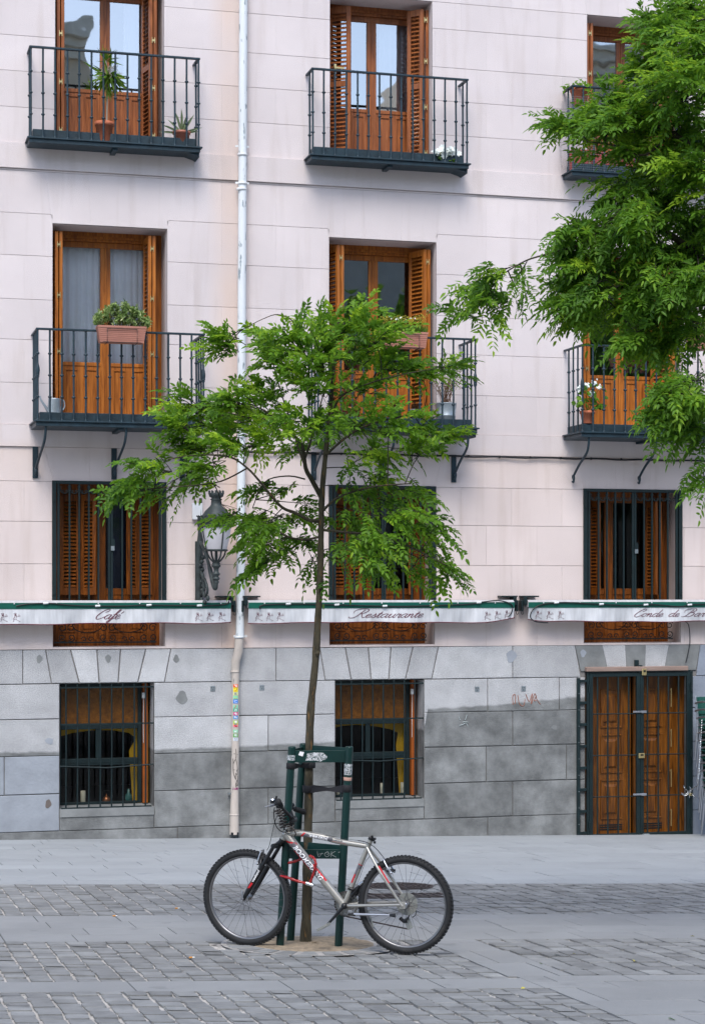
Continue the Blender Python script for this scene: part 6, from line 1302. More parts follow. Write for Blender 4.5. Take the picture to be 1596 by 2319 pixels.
# ------------------------------------------------------------------ stacked cafe chairs at the right edge
def chair(label, loc, k):
    t = thing('cafe_chair', label, 'chair', loc, 'stacked aluminium cafe chairs'); x, y, z = loc; W_, D_ = .54, .5
    # back towards the wall, open side to the street
    for sx in (-1, 1):
        X = x+sx*W_/2
        mb = MB(); mb.tube(catmull([(X+sx*.02, y-.26, z), (X+sx*.005, y-.22, z+.42), (X, y-.23, z+.62), (X-.0, y-.12, z+.675), (X, y+.10, z+.66), (X, y+.19, z+.64)], 4), .0125, 8, cap=True); mb.build('arm', M_ALU, t)
        mb = MB(); mb.tube([(X-sx*.03, y+.26, z), (X-sx*.03, y+.17, z+.42), (X-sx*.02, y+.22, z+.74)], .0115, 8); mb.build('rear_leg', M_ALU, t)
    mb = MB(); mb.box(x-W_/2+.03, x+W_/2-.03, y-.22, y+.17, z+.42, z+.435, .006); mb.tube([(x-W_/2+.01, y-.22, z+.42), (x+W_/2-.01, y-.22, z+.42)], .011, 8); mb.build('seat', M_CHAIRGREEN, t)
    mb = MB(); q = catmull([(x-W_/2+.02, y+.17, 0), (x-.15, y+.235, 0), (x+.15, y+.235, 0), (x+W_/2-.02, y+.17, 0)], 5)
    for i in range(len(q)-1): a, b = q[i], q[i+1]; mb.add([(a[0], a[1], z+.50), (b[0], b[1], z+.50), (b[0], b[1]+.03, z+.72), (a[0], a[1]+.03, z+.72), (a[0], a[1]+.012, z+.50), (b[0], b[1]+.012, z+.50), (b[0], b[1]+.042, z+.72), (a[0], a[1]+.042, z+.72)], [(0, 1, 2, 3), (4, 5, 6, 7), (3, 2, 6, 7), (0, 1, 5, 4)])
    mb.build('backrest', M_CHAIRGREEN, t); return t
NTH = ['bottom', 'second', 'third', 'fourth', 'fifth', 'sixth', 'seventh', 'eighth', 'ninth', 'tenth', 'eleventh', 'top']
cx_, cy_ = at_wall(1575, 1860, .8)[0]+.54, -.60
c0 = None
for i in range(12):
    loc = (cx_-.010*i+.04*math.sin(i*1.7)*.3, cy_-.004*i, gz(cx_, cy_)+.018+i*.0985)
    lab = 'green wicker cafe chair, %s in the stack at the right edge' % ('lowest' if i == 0 else 'topmost' if i == 11 else NTH[i]+' from the bottom')
    if c0 is None: c0 = chair(lab, loc, 0)
    else:
        r = c0.copy(); COL.objects.link(r); r.location = loc; r['label'] = lab
        for ch in list(c0.children): d = ch.copy(); COL.objects.link(d); d.parent = r
def chain(mb, pts, lw=.011, r=.0028):
    pts = catmull(pts, 6); acc = 0; last = pts[0]; k = 0
    for p in pts[1:]:
        while np.linalg.norm(p-last) > lw*1.5:
            d = unit(p-last); c = last+d*lw*.75; up = unit(np.cross(d, V(0, 1, .3))); sd = up if k % 2 else np.cross(d, up)
            mb.tube([c+d*lw*math.cos(a)+sd*lw*.55*math.sin(a) for a in lin(0, 2*math.pi, 9)[:-1]], r, 4, closed=True); last = last+d*lw*1.5; k += 1
def gp(x, y, o): return at_wall((2500+x/3.312)/1.725, (2600+y/3.312)/1.725, o)
mb = MB()
chain(mb, [gp(562, 1555, .06), gp(580, 1600, .06), gp(640, 1645, .07), gp(690, 1690, .15), gp(735, 1725, .3)])
chain(mb, [gp(535, 1655, .07), gp(580, 1670, .06), gp(640, 1630, .08), gp(720, 1570, .3)])
chain(mb, [gp(640, 1570, .07), gp(655, 1620, .07), gp(640, 1680, .07), gp(635, 1725, .07)])
chain(mb, [gp(530, 1650, .06), gp(570, 1690, .06), gp(640, 1650, .06)])
chain(mb, [gp(797, 705, .60), gp(785, 900, .62), gp(778, 1100, .62), gp(765, 1300, .62), gp(745, 1540, .60), gp(720, 1570, .3)])
tag(mb.build('chain', M_STEEL, loc=tuple(gp(640, 1650, .06))), 'shiny steel chain tying the chair stack to the right side of the iron gate', 'chain')
pl = gp(655, 1672, .10); padlock(tuple(pl), .04, .035, 'small brass padlock hanging on the steel chain beside the chair stack')

# ------------------------------------------------------------------ guard round the young tree
gb_ = {'l': at_ground(632.5, 2148), 'r': at_ground(765, 2149), 'b': at_ground(656, 2137)}
def up_to(p, px, py):
    """point above p's depth at a measured height and lean"""
    Z = (p-CAM)@FW; return at_depth(px, py, Z)
gt_ = {'l': up_to(gb_['l'], 661, 1693), 'r': up_to(gb_['r'], 791, 1693), 'b': up_to(gb_['b'], 687, 1686)}
guard = thing('tree_guard', 'dark green metal tree guard of three posts and boards round the young trunk', 'tree guard', tuple((gb_['l']+gb_['r'])/2))
for k in 'lrb': mb = MB(); mb.tube([gb_[k]-V(0, 0, .05), gt_[k]], .0275, 16); mb.lathe(gt_[k], [(.0275, 0), (.024, .006), (.001, .008)], n=16); mb.build('post', M_GUARD, guard)
def lerp(k, f): return gb_[k]+(gt_[k]-gb_[k])*f
def gboard(k1, k2, f0, f1, side=0.0):
    a0, a1, b0, b1 = lerp(k1, f0), lerp(k1, f1), lerp(k2, f0), lerp(k2, f1); c = (a0+a1+b0+b1)/4; ex = unit((b0+b1)-(a0+a1)); ez = unit((a1+b1)-(a0+b0)); ez = unit(ez-ex*(ex@ez)); ey = np.cross(ez, ex)
    mb = MB(); mb.obox(c+ey*side, ex, ey, ez, np.linalg.norm((b0+b1)-(a0+a1))/4-.024, .007, np.linalg.norm(a1-a0)/2, .002); return mb.build('board', M_GUARD, guard), c, ex, ey, ez
fr = lambda py: (2148-py)/(2148-1693)
B1 = gboard('l', 'r', fr(1727), fr(1700)); B2 = gboard('l', 'r', fr(1945), fr(1924))
gboard('l', 'b', fr(1724), fr(1698)); gboard('b', 'r', fr(1722), fr(1694)); gboard('l', 'b', fr(1942), fr(1920)); gboard('b', 'r', fr(1940), fr(1915))
def on_board(Bd, strokes, m, r=.0018, nm='graffiti', off=-.009):
    b, c, ex, ey, ez = Bd; sgn = -1 if ey[1] > 0 else 1; mb = MB()
    for st in strokes: mb.tube(catmull([c+ex*x+ez*z+ey*sgn*.0095 for x, z in st], 4), r, 4)
    return mb.build(nm, m, b)
on_board(B2, [[(.02, .02), (.03, -.02), (.055, .01)], [(.03, .0), (.06, .005)], [(.09, .018), (.07, .0), (.085, -.018), (.105, -.003), (.09, .018)], [(.085, .0), (.095, .0)], [(.118, .02), (.115, -.02)], [(.145, .02), (.117, .0), (.15, -.02)], [(.165, .012), (.185, .015), (.178, -.02)]], M_CHALK)
def sticker_patch(Bd, pts, m, nm='sticker'):
    b, c, ex, ey, ez = Bd; sgn = -1 if ey[1] > 0 else 1; mb = MB(); mb.add([c+ex*x+ez*z+ey*sgn*.0085 for x, z in pts], [tuple(range(len(pts)))]); return mb.build(nm, m, b)
M_STK = mat('torn_sticker', (.42, .44, .46), .7, var=.6, scale=50, col2=(.05, .08, .08), thr=.52)
sticker_patch(B1, [(-.10, -.030), (-.03, -.028), (.0, -.035), (.04, -.02), (.05, .0), (.02, .025), (-.04, .028), (-.09, .02)], M_STK); sticker_patch(B1, [(-.15, .01), (-.12, .0), (-.11, .03), (-.14, .035)], M_DECALWHITE)
# straps
def strap_band(c, ax, r, h, n=22):
    ax = unit(ax); mb = MB(); mb.lathe(np.asarray(c)-ax*h/2, [(r, 0), (r+.003, .002), (r+.003, h-.002), (r, h)], axis=ax, n=n); return mb
def trunk_at(py): z = at_depth(700, py, TD)[2]; P_ = np.array(TP); return np.array([np.interp(z, P_[:, 2], P_[:, i]) for i in range(3)])
def strap(k, py, pyt, h, lab):
    mb = strap_band(lerp(k, fr(py)), gt_[k]-gb_[k], .0285, h); tq_ = trunk_at(pyt); m2 = strap_band(tq_, (0, 0, 1), .043, h); mb.v; o = len(mb.v)
    mb.add(m2.v, m2.f, True); a, b = lerp(k, fr(py)), tq_; d = unit(b-a); sd = unit(np.cross(d, UP)); n = 12
    for s_ in (-.025, .025):
        vs = []
        for i in range(n+1):
            t = i/n; tw_ = math.sin(math.pi*t)*1.25; c = a+(b-a)*t+sd*s_*abs(1-2*t)**.5+UP*(-.004*math.sin(math.pi*t)); u = UP*math.cos(tw_*.6)+sd*math.sin(tw_*.6)*.6; vs += [c+u*h*.5*(1-.35*math.sin(math.pi*t)**4), c-u*h*.5*(1-.35*math.sin(math.pi*t)**4)]
        mb.add(vs, [(2*i, 2*i+1, 2*i+3, 2*i+2) for i in range(n)], True)
    mb.build('strap', M_STRAP, guard)
strap('l', 1735, 1733, .042, ''); strap('r', 1786, 1787, .050, '')
mb = MB(); pcs = lerp('r', fr(1768)); mb.lathe(pcs, [(.0285, 0), (.029, .001), (.029, .022), (.0285, .023)], axis=gt_['r']-gb_['r'], n=16); mb.build('tape', mat('pink_tape', (.42, .25, .20), .7), guard)
mb = MB(); pcs = lerp('l', fr(1722)); mb.lathe(pcs, [(.0282, 0), (.0284, .001), (.0284, .035), (.0282, .036)], axis=gt_['l']-gb_['l'], n=16); mb.build('torn_sticker', M_STK, guard)
mb = MB(); pcs = lerp('r', fr(1755)); mb.lathe(pcs, [(.0282, 0), (.0284, .001), (.0284, .075), (.0282, .076)], axis=gt_['r']-gb_['r'], n=16); mb.build('torn_sticker', M_STK, guard)

# ------------------------------------------------------------------ bicycle
FC = at_depth(560, 2146, 13.1); FC = V(FC[0], FC[1], gz(FC[0], FC[1])+.014); RC = at_ground(918, 2166); RC = V(RC[0], RC[1], gz(RC[0], RC[1])+.014)
E1 = unit(V(RC[0]-FC[0], RC[1]-FC[1], 0)); NB = V(-E1[1], E1[0], 0)
if NB[1] < 0: NB = -NB
def BK(px, py, off=0.0):
    r = ray(px, py); return CAM+r*(((FC+NB*off-CAM)@NB)/(r@NB))
def Z2(x, y, off=0.0): return BK((750+x/2.902)/1.725, (3050+y/2.902)/1.725, off)
def Z3_(x, y, off=0.0): return BK((1250+x/2.902)/1.725, (3050+y/2.902)/1.725, off)
def Z5(x, y, off=0.0): return BK((1000+x/5.32)/1.725, (3050+y/5.32)/1.725, off)
bike = thing('bicycle', 'silver grey mountain bike without a saddle leaning on the green tree guard', 'bicycle', tuple((FC+RC)/2))
WR = .330
def wheel(c, ax, lab):
    ax = unit(ax); mb = MB(); u = unit(np.cross(ax, UP)); v = np.cross(u, ax)
    n = 72; prof = [(-.012, .294), (-.013, .283), (-.009, .276), (0, .273), (.009, .276), (.013, .283), (.012, .294)]
    vs = [c+ax*a+r*(math.cos(2*math.pi*i/n)*u+math.sin(2*math.pi*i/n)*v) for i in range(n) for a, r in prof]; k = len(prof)
    mb.add(vs, [(i*k+j, i*k+j+1, ((i+1) % n)*k+j+1, ((i+1) % n)*k+j) for i in range(n) for j in range(k-1)], True)
    w_ = mb.build('wheel', [M_RIM], bike, label=lab)
    mb = MB(); mb.torus(c, ax, WR-.0245, .0235, 80, 12)
    N = 78
    for i in range(N):
        for (da, dr, hw, hl) in ((-.016, .0185, .0055, .0055), (.016, .0185, .0055, .0055), (-.006, .0235, .0048, .006), (.006, .0235, .0048, .006)):
            th = 2*math.pi*(i+(.5 if abs(da) < .01 else 0))/N; rd = math.cos(th)*u+math.sin(th)*v; tg = -math.sin(th)*u+math.cos(th)*v; mb.obox(c+ax*da+rd*(WR-.0245+dr), ax, tg, rd, hw, hl, .0045)
    mb.build('tyre', M_RUBBER, w_)
    mb = MB(); sp = 32
    for i in range(sp):
        sg = 1 if i % 2 else -1; th = 2*math.pi*i/sp; cr = (1 if (i//2) % 2 else -1)*.95; rim = c+.276*(math.cos(th)*u+math.sin(th)*v); hub = c+ax*sg*.030+.022*(math.cos(th+cr*1.3)*u+math.sin(th+cr*1.3)*v); mb.tube([hub, rim], .0010, 4, cap=False)
    mb.build('spokes', M_SPOKE, w_)
    mb = MB(); mb.lathe(c-ax*.05, [(.008, 0), (.010, .012), (.022, .016), (.024, .020), (.012, .028), (.012, .072), (.024, .080), (.022, .084), (.010, .088), (.008, .10)], axis=ax, n=16); mb.build('hub', M_ALU, w_)
    return w_
dl = math.radians(3); AF = unit(NB*math.cos(dl)+E1*math.sin(dl)); CF = FC+V(0, 0, WR); CR = RC+V(0, 0, WR)
wf = wheel(CF, AF, 'front wheel at the left, beside the tree guard'); wr = wheel(CR, NB, 'rear wheel with the gears, at the right')
# tyre lettering
def text_mesh(s_, size, shear=0.0, fn=None, name='lettering', m=None, par=None, space=1.0):
    cu = bpy.data.curves.new('t', 'FONT'); cu.body = s_; cu.size = size; cu.shear = shear; cu.offset = size*.022; cu.space_character = space; cu.align_x = 'CENTER'; cu.align_y = 'CENTER'
    o = bpy.data.objects.new('t', cu); COL.objects.link(o); dg_ = bpy.context.evaluated_depsgraph_get(); ev = o.evaluated_get(dg_); me = ev.to_mesh(); mb = MB()
    mb.add([fn(v.co.x, v.co.y) for v in me.vertices], [tuple(p.vertices) for p in me.polygons]); ev.to_mesh_clear(); bpy.data.objects.remove(o); bpy.data.curves.remove(cu)
    return mb.build(name, m, par)
ur = unit(np.cross(NB, UP)); ur = E1; 
def arc(c, ax_, th0, r, off):
    def fn(x, y): th = th0+x/r; rr_ = r-y; return c-NB*off+(math.cos(th)*E1-math.sin(th)*UP)*0+((math.cos(th))*E1+(-math.sin(th))*UP)*rr_
    return fn
M_TYRET = mat('tyre_lettering', (.13, .115, .10), .8)
text_mesh('HUTCHINSON', .018, 0, lambda x, y: CR-NB*.0225+(math.cos(.62-x/.31)*E1-math.sin(.62-x/.31)*UP)*(.306-y), 'tyre_lettering', M_TYRET, wr, 1.2)
text_mesh('IGUANA', .016, 0, lambda x, y: CR-NB*.0225+(math.cos(1.5-x/.31)*E1-math.sin(1.5-x/.31)*UP)*(.306-y), 'tyre_lettering', M_TYRET, wr, 1.1)
# frame
HB, HT = Z2(1030, 672), Z2(1112, 505); BB = Z3_(272, 1415); ST = Z3_(578, 668); JT = Z3_(545, 745); 
mb = MB(); hv = unit(HT-HB)
mb.tube([HB, HT], .0205, 16)
mb.tube([HB, HB+hv*.014], .023, 16); mb.tube([HT-hv*.012, HT], .023, 16)
TT0 = Z2(1105, 603); TTm = Z2(1400, 628); TT1 = Z3_(530, 745)
mb.tube(catmull([TT0, Z2(1230, 598), Z2(1480, 640), Z3_(200, 690), TT1], 4), [.026]+[.0205]*8+[.019]*6+[.0175, .0165], 16)
DT0 = HB+hv*.045; DT1 = BB
mb.tube([DT0, DT0+(DT1-DT0)*.5, DT1], [.0285, .028, .024], 18)
mb.tube([BB, JT, ST], .0165, 16); mb.tube([BB-NB*.036, BB+NB*.036], .0215, 18)
SSe = Z3_(950, 1365)
for s_ in (-1, 1):
    o_ = NB*s_; dj = JT+unit(ST-JT)*-.01
    dr = CR+o_*.066+E1*-.012+UP*.012
    mb.tube(catmull([dj+o_*.012, dj+(dr-dj)*.22+o_*.040-o_*.012, dj+(dr-dj)*.5+o_*.030, dr], 5), [.010]*5+[.0095]*11, 10)
    mb.tube(catmull([BB+o_*.030, BB+(dr-BB)*.3+o_*.030, dr+UP*-.004], 5), [.011]*6+[.0095]*5, 10, flat=1.0)
    mb.obox(CR+o_*.066+UP*.006, E1, NB, UP, .020, .004, .024, .003)
    mb.tube([dr, CR+o_*.066-UP*.002], .012, 8)
mb.ball(HB+hv*.04, .028, 12, (1, 1, 1.1)); frame = mb.build('frame', [M_SILVER], bike)
def tube_decal(p0, p1, r, f0, f1, v0, v1, m, nm='decal', up=None, skew=0.0, extra=.0006):
    """patch on the near side of a tube: f along the tube, v across it (-1..1)"""
    d = unit(p1-p0); Ln = np.linalg.norm(p1-p0); w_ = unit(UP-d*(UP@d)); mb = MB(); n, k = 10, 6; vs = []
    for i in range(n+1):
        for j in range(k+1):
            v = v0+(v1-v0)*j/k; f = f0+(f1-f0)*i/n+skew*v/Ln*r; rr_ = (r(f) if callable(r) else r)+extra; vs.append(p0+d*Ln*f+w_*rr_*v-NB*rr_*math.sqrt(max(0, 1-v*v)))
    mb.add(vs, [(i*(k+1)+j, i*(k+1)+j+1, (i+1)*(k+1)+j+1, (i+1)*(k+1)+j) for i in range(n) for j in range(k)], True); return mb.build(nm, m, frame)
def tube_text(s_, p0, p1, r, f, size, shear, m, off=.0012, v=0.0, space=1.0, flip=False, par=None, bold=0):
    d = unit(p1-p0); Ln = np.linalg.norm(p1-p0); w_ = unit(UP-d*(UP@d))
    def fn(x, y): vv = max(-.98, min(.98, v+y/r)); return p0+d*(Ln*f+x*1.13)+w_*(r+off)*vv-NB*(r+off)*math.sqrt(1-vv*vv)
    return text_mesh(s_, size, shear, fn, 'lettering', m, par or frame, space)
tube_decal(DT0, DT1, .0285, .13, .62, -.55, .75, M_DECALGREY); tube_decal(DT0, DT1, .0285, .10, .13, -.8, .85, M_DECALRED, skew=1.2); tube_decal(DT0, DT1, .0285, .20, .47, -.88, -.56, M_DECALRED); tube_decal(DT0, DT1, .0285, .45, .68, .5, .85, M_DECALRED, extra=.001)
for dx_ in (0, .0009): tube_text('BOOMERANG', DT0+V(0, 0, dx_), DT1+V(0, 0, dx_), .0285, .40, .0405, .25, M_DECALWHITE, .0014+dx_, .02, 1.04)
tube_text('weekend', Z2(1230, 598), Z3_(400, 718), .0205, .34, .033, .2, M_DECALWHITE, .0016, .05, 1.03)
tube_decal(Z2(1230, 598), Z3_(400, 718), .0205, .05, .16, -.9, .7, M_DECALGREY, skew=.6); tube_decal(Z2(1230, 598), Z3_(400, 718), .0205, .05, .085, -.9, .8, M_DECALRED, skew=.8, extra=.0012); tube_decal(Z2(1230, 598), Z3_(400, 718), .0202, .16, .60, -.75, .6, M_DECALGREY)
tube_decal(Z2(1230, 598), Z3_(400, 718), .0200, .60, .84, -.8, -.35, M_DECALRED); tube_text('ALUMINIUM', Z2(1230, 598), Z3_(400, 718), .0205, .68, .013, .1, M_DECALGREY, .001, .15)
tube_decal(ST, BB, .0165, .38, .44, -.9, .9, M_DECALGREY); tube_decal(ST, BB, .0165, .375, .385, -.95, .9, M_DECALRED, extra=.001); tube_decal(ST, BB, .0165, .44, .58, -.2, .9, M_DECALGREY); tube_decal(ST, BB, .0165, .53, .66, .1, .8, M_DECALRED, extra=.001)
p_a = JT-NB*.033; p_b = CR-NB*.066; tube_decal(p_a, p_b, .0115, .33, .62, -.6, .9, M_DECALRED)
# fork
mb = MB(); crown = Z2(965, 735)-0*NB; mb.tube([HB-hv*.004, crown+hv*.004], .018, 12); mb.tube([HB-hv*.008, HB+hv*.004], .025, 14)
for s_ in (-1, 1):
    top = crown+AF*s_*.060; low = CF+AF*s_*.058; d = unit(low-top); md = top+(low-top)*.38
    mb.tube([top-d*.012, md], .0135, 12); mb.tube([md-d*.01, md+d*.01, low-(low-md)*.28, low-d*.0], [.020, .0185, .019, .013], 12); mb.ball(low, .015, 8)
mb.tube([crown-AF*.068, crown+AF*.068], .019, 10); mb.tube(catmull([crown+(CF-crown)*.40-AF*.058-E1*.01, crown+(CF-crown)*.33-E1*.03-AF*.03+UP*.025, crown+(CF-crown)*.33-E1*.03+AF*.03+UP*.025, crown+(CF-crown)*.40+AF*.058-E1*.01], 4), .011, 8)
fork = mb.build('fork', [M_BLACK], bike)
lo_ = CF-AF*.0785; hi_ = crown-AF*.0805
d = unit(hi_-lo_); w_ = unit(E1-d*(E1@d)); text_mesh('weekend', .026, .1, lambda x, y: lo_+d*(.19+x)-w_*y-AF*.0012, 'lettering', M_DECALWHITE, fork)
mb = MB(); a = lo_+d*.085-AF*.0012; mb.add([a-w_*.008, a+w_*.006+d*.01, a+w_*.010+d*.05, a-w_*.006+d*.05], [(0, 1, 2, 3)]); mb.build('decal', M_DECALRED, fork)
mb = MB(); q = CF-AF*.075; mb.tube([q, q-AF*.012-E1*.004, q-AF*.014+UP*.05-E1*.0+E1*.006], [.008, .0075, .0055], 8); mb.obox(q-AF*.015+UP*.030+E1*.003, unit(E1*.97+UP*.1), AF, UP, .006, .003, .028, .002); mb.build('quick_release', M_ALU, wf)
# handlebar, stem, grips
C0 = Z5(775, 815); mb = MB(); mb.tube([HT, HT+hv*.025], .019, 12); mb.tube([HT+hv*.02, C0], [.018, .016], 12); mb.tube([C0-AF*.022, C0+AF*.022], .022, 14); mb.build('stem', M_BLACK, bike)
NBND, NE = Z5(590, 620, -.10), Z5(462, 436, -.28); FB, FE = Z5(700, 560, .11), Z5(985, 650, .28); NM = Z5(520, 530, -.17); FM = Z5(800, 590, .17)
mb = MB(); mb.tube(catmull([NE, NM, NBND, C0+(NBND-C0)*.2, C0, C0+(FB-C0)*.2, FB, FM, FE], 5), .0115, 12); hbar = mb.build('handlebar', M_BLACK, bike)
def grip(a, b):
    mb = MB(); d = unit(b-a); Ln = np.linalg.norm(b-a); pr = [(.014, 0)]
    k = 9
    for i in range(k): t = Ln*(i+.2)/k; pr += [(.0155, t), (.0185, t+.003), (.0185, t+Ln*.55/k), (.0155, t+Ln*.6/k)]
    pr += [(.021, Ln-.004), (.021, Ln+.003), (.001, Ln+.005)]; mb.lathe(a, pr, axis=d, n=14); return mb.build('grip', M_RUBBER, bike)
grip(NM+(NE-NM)*.05, NE); grip(FM, FE)
mb = MB(); a = Z5(430, 480, -.20); mb.tube([a, Z5(380, 490, -.20)], .012, 8); mb.m(1); mb.tube(catmull([Z5(395, 490, -.20), Z5(300, 520, -.24), Z5(185, 545, -.27)], 4), [.006]*4+[.0055]*5, 8, flat=.6); mb.tube([Z5(380, 520, -.2), Z5(280, 552, -.24)], .004, 6)
mb.build('brake_lever', [M_BLACK, M_ALU], bike)
mb = MB(); a = Z5(345, 440, -.17); mb.tube([a-UP*.012, a+UP*.012], .017, 14); mb.m(1); mb.tube([a+UP*.012, a+UP*.019], [.0175, .014], 14); mb.build('bell', [M_BLACK, M_STEEL], bike)
mb = MB(); mb.tube(catmull([Z5(375, 440, -.16), Z5(410, 380, -.16), Z5(430, 325, -.16)], 4), [.009]*5+[.007]*4, 8); mb.ball(Z5(470, 520, -.14), .022, 8); mb.build('shifter', M_BLACK, bike)
mb = MB(); mb.ball(Z5(735, 520, .13), .018, 8); mb.tube(catmull([Z5(740, 540, .15), Z5(770, 490, .17), Z5(785, 520, .19)], 4), .007, 6); mb.m(1); mb.tube([Z5(600, 500, .12), Z5(790, 560, .20)], .006, 8); mb.build('brake_lever', [M_BLACK, M_ALU], bike)
def cab(pts, r=.0028): mb = MB(); mb.tube(catmull(pts, 6), r, 6); return mb.build('cable', M_BLACK, bike)
cab([Z5(420, 560, -.15), Z5(455, 680, -.1), Z5(390, 860, -.06), Z5(340, 1080, -.04), Z5(290, 1300, -.03), Z5(265, 1390, -.03), Z5(225, 1450, -.03)], .0022)
cab([Z5(385, 560, -.15), Z5(370, 700, -.1), Z5(400, 900, -.07), Z5(470, 1020, -.06), Z5(580, 1075, -.05), Z5(700, 1050, -.04), Z5(800, 1030, -.03), Z5(930, 1022, -.015)], .0035)
cab([Z5(520, 560, -.05), Z5(480, 700, .0), Z5(560, 900, .02), Z5(640, 1000, .02), Z5(760, 1010, -.01), Z5(930, 1028, .008)], .003)
cab([Z5(930, 1022, -.012), Z3_(0, 612, -.012), Z3_(430, 682, -.012)], .0012); cab([Z3_(430, 682, -.01), Z3_(520, 700, -.02), Z3_(620, 760, -.03), Z3_(700, 850, -.035), Z3_(728, 890, -.035)], .0028)
cab([Z3_(575, 770, .0), Z3_(560, 860, -.01), Z3_(510, 930, -.016), Z3_(450, 1100, -.018), Z3_(390, 1230, -.018)], .0016); cab([Z3_(1085, 1460, .06), Z3_(1085, 1520, .07), Z3_(1045, 1555, .07)], .003)

mb = MB(); a = Z3_(590, 690); mb.tube([ST-unit(ST-BB)*.004, ST+unit(ST-BB)*.010], .0215, 14); mb.obox(ST+unit(ST-BB)*.004+E1*.012, E1, NB, UP, .018, .016, .008, .002); mb.tube([Z3_(618, 700, -.02), Z3_(585, 625, -.025)], [.006, .008], 8); mb.ball(Z3_(618, 702, -.02), .010, 8); mb.build('seat_clamp', M_BLACK, bike)
def vbrake(p0, p1, tt, w0, nm='brake'):
    mb = MB()
    for s_ in (-1, 1): o_ = NB*s_*.036; mb.tube(catmull([p0+NB*s_*.02, (p0+p1)/2+o_, p1+o_], 4), [.0055]*5+[.0075]*4, 8); mb.ball(p1+o_, .011, 8)
    mb.tube([p0-NB*.03, p0+NB*.03], .003, 6); mb.m(1)
    for s_ in (-1, 1): mb.obox(p1+NB*s_*.022+tt, E1, NB, UP, .022, .008, .006, .002)
    mb.build(nm, [M_ALU, M_BLACK], bike)
vbrake(Z2(798, 790, 0), Z2(765, 935, 0), E1*.02+UP*.01, 0); vbrake(Z3_(728, 892, 0), Z3_(822, 1040, 0), -E1*.01+UP*.01, 0)
# drive train on the far side
mb = MB()
def cog(c, r, th, teeth, hole=.6):
    n = teeth*4; vs = []; pr = []
    for i in range(n): rr_ = r if (i % 4) < 2 else r-.006; a = 2*math.pi*i/n; pr.append((rr_, a))
    for o_ in (-th/2, th/2):
        for rr_, a in pr: vs.append(c+NB*o_+(math.cos(a)*E1+math.sin(a)*UP)*rr_)
        for rr_, a in pr: vs.append(c+NB*o_+(math.cos(a)*E1+math.sin(a)*UP)*r*hole)
    f = []
    for i in range(n):
        j = (i+1) % n; f += [(i, j, n+j, n+i), (2*n+i, 2*n+j, 3*n+j, 3*n+i), (i, j, 2*n+j, 2*n+i), (n+i, n+j, 3*n+j, 3*n+i)]
    mb.add(vs, f)
cc = BB+NB*.045; cog(cc+NB*.006, .088, .003, 42, .80); cog(cc, .070, .003, 34, .7); cog(cc-NB*.006, .05, .003, 22, .4)
for i in range(5): a = i*1.2566+.4; mb.tube([cc, cc+(math.cos(a)*E1+math.sin(a)*UP)*.076], .008, 6)
mb.build('chainrings', mat('dull_steel', (.26, .26, .25), .4, .8), bike)
mb = MB(); ca = Z3_(272, 1428, -.05); cb = Z3_(75, 1645, -.06); mb.tube([ca, cb], [.017, .012], 10, flat=.7); mb.lathe(ca-NB*.012, [(.001, 0), (.018, .002), (.021, .012), (.021, .03)], axis=NB, n=16); mb.tube([cc+NB*.02, cc+NB*.02+(ca-cb)*1.0], [.017, .012], 8); mb.build('crank', M_BLACK, bike)
def pedal(c, s_, nm='pedal'):
    mb = MB(); ax = NB*s_; fw = unit(E1*.85+UP*.5); nn = np.cross(fw, ax); k = c+ax*.055
    for f_ in (-1, 1): mb.obox(k+fw*f_*.032, ax, nn, fw, .045, .009, .006, .002)
    for f_ in (-1, 1): mb.obox(k+ax*f_*.044, ax, nn, fw, .004, .009, .034, .002)
    mb.m(1); mb.tube([c-ax*.01, c+ax*.095], .008, 8); mb.build(nm, [M_CLEAR, M_BLACK], bike)
pedal(cb-NB*.006, -1); pedal(cc+NB*.025+(ca-cb), 1)
mb = MB(); fs = CR+NB*.045; mb.lathe(CR+NB*.030, [(.075, 0), (.076, .001), (.076, .003), (.001, .004)], axis=NB, n=32); mb.build('spoke_guard', M_CLEAR, wr)
mb = MB()
for i, r in enumerate((.058, .052, .046, .040, .034, .028)): cog(CR+NB*(.036+.0045*i), r, .002, int(r*440), .5)
mb.build('sprockets', mat('dull_steel', (.26, .26, .25)), wr)
mb = MB(); dp = Z3_(985, 1590, .07); dq = Z3_(1010, 1655, .06); mb.tube([Z3_(905, 1560, .07), Z3_(950, 1600, .07), dp], [.013, .013, .016], 8); mb.m(1); mb.prism([(0, 0)]*3, 0, 0) if False else None
mb.obox((dp+dq)/2, unit(dq-dp), NB, unit(np.cross(NB, dq-dp)), .040, .003, .020, .003); mb.obox((dp+dq)/2+NB*.02, unit(dq-dp), NB, unit(np.cross(NB, dq-dp)), .040, .002, .016, .003)
for p in (dp, dq): mb.lathe(p+NB*.004, [(.020, 0), (.020, .01)], axis=NB, n=11, smooth=False)
mb.build('rear_derailleur', [M_BLACK, M_CLEAR], bike)
mb = MB(); k = 0
def chn(a, b):
    Ln = np.linalg.norm(b-a); d = unit(b-a); n = int(Ln/.0127)
    for i in range(n): mb.obox(a+d*(i+.5)*.0127, d, NB, np.cross(d, NB), .0062, .0040 if i % 2 else .0028, .0042)
chn(cc+UP*.084, CR+NB*.045+UP*.045); chn(cc-UP*.084, dq-UP*.02)
for i in range(14): a0, a1 = math.pi/2+math.pi*i/14, math.pi/2+math.pi*(i+1)/14; chn(cc+(E1*math.cos(a0)+UP*math.sin(a0))*.084, cc+(E1*math.cos(a1)+UP*math.sin(a1))*.084)
chn(CR+NB*.045+UP*.045, CR+NB*.045+E1*.045); chn(CR+NB*.045+E1*.045, dp)
chn(dp, dq-UP*.02)
mb.build('chain', M_CAST, bike)
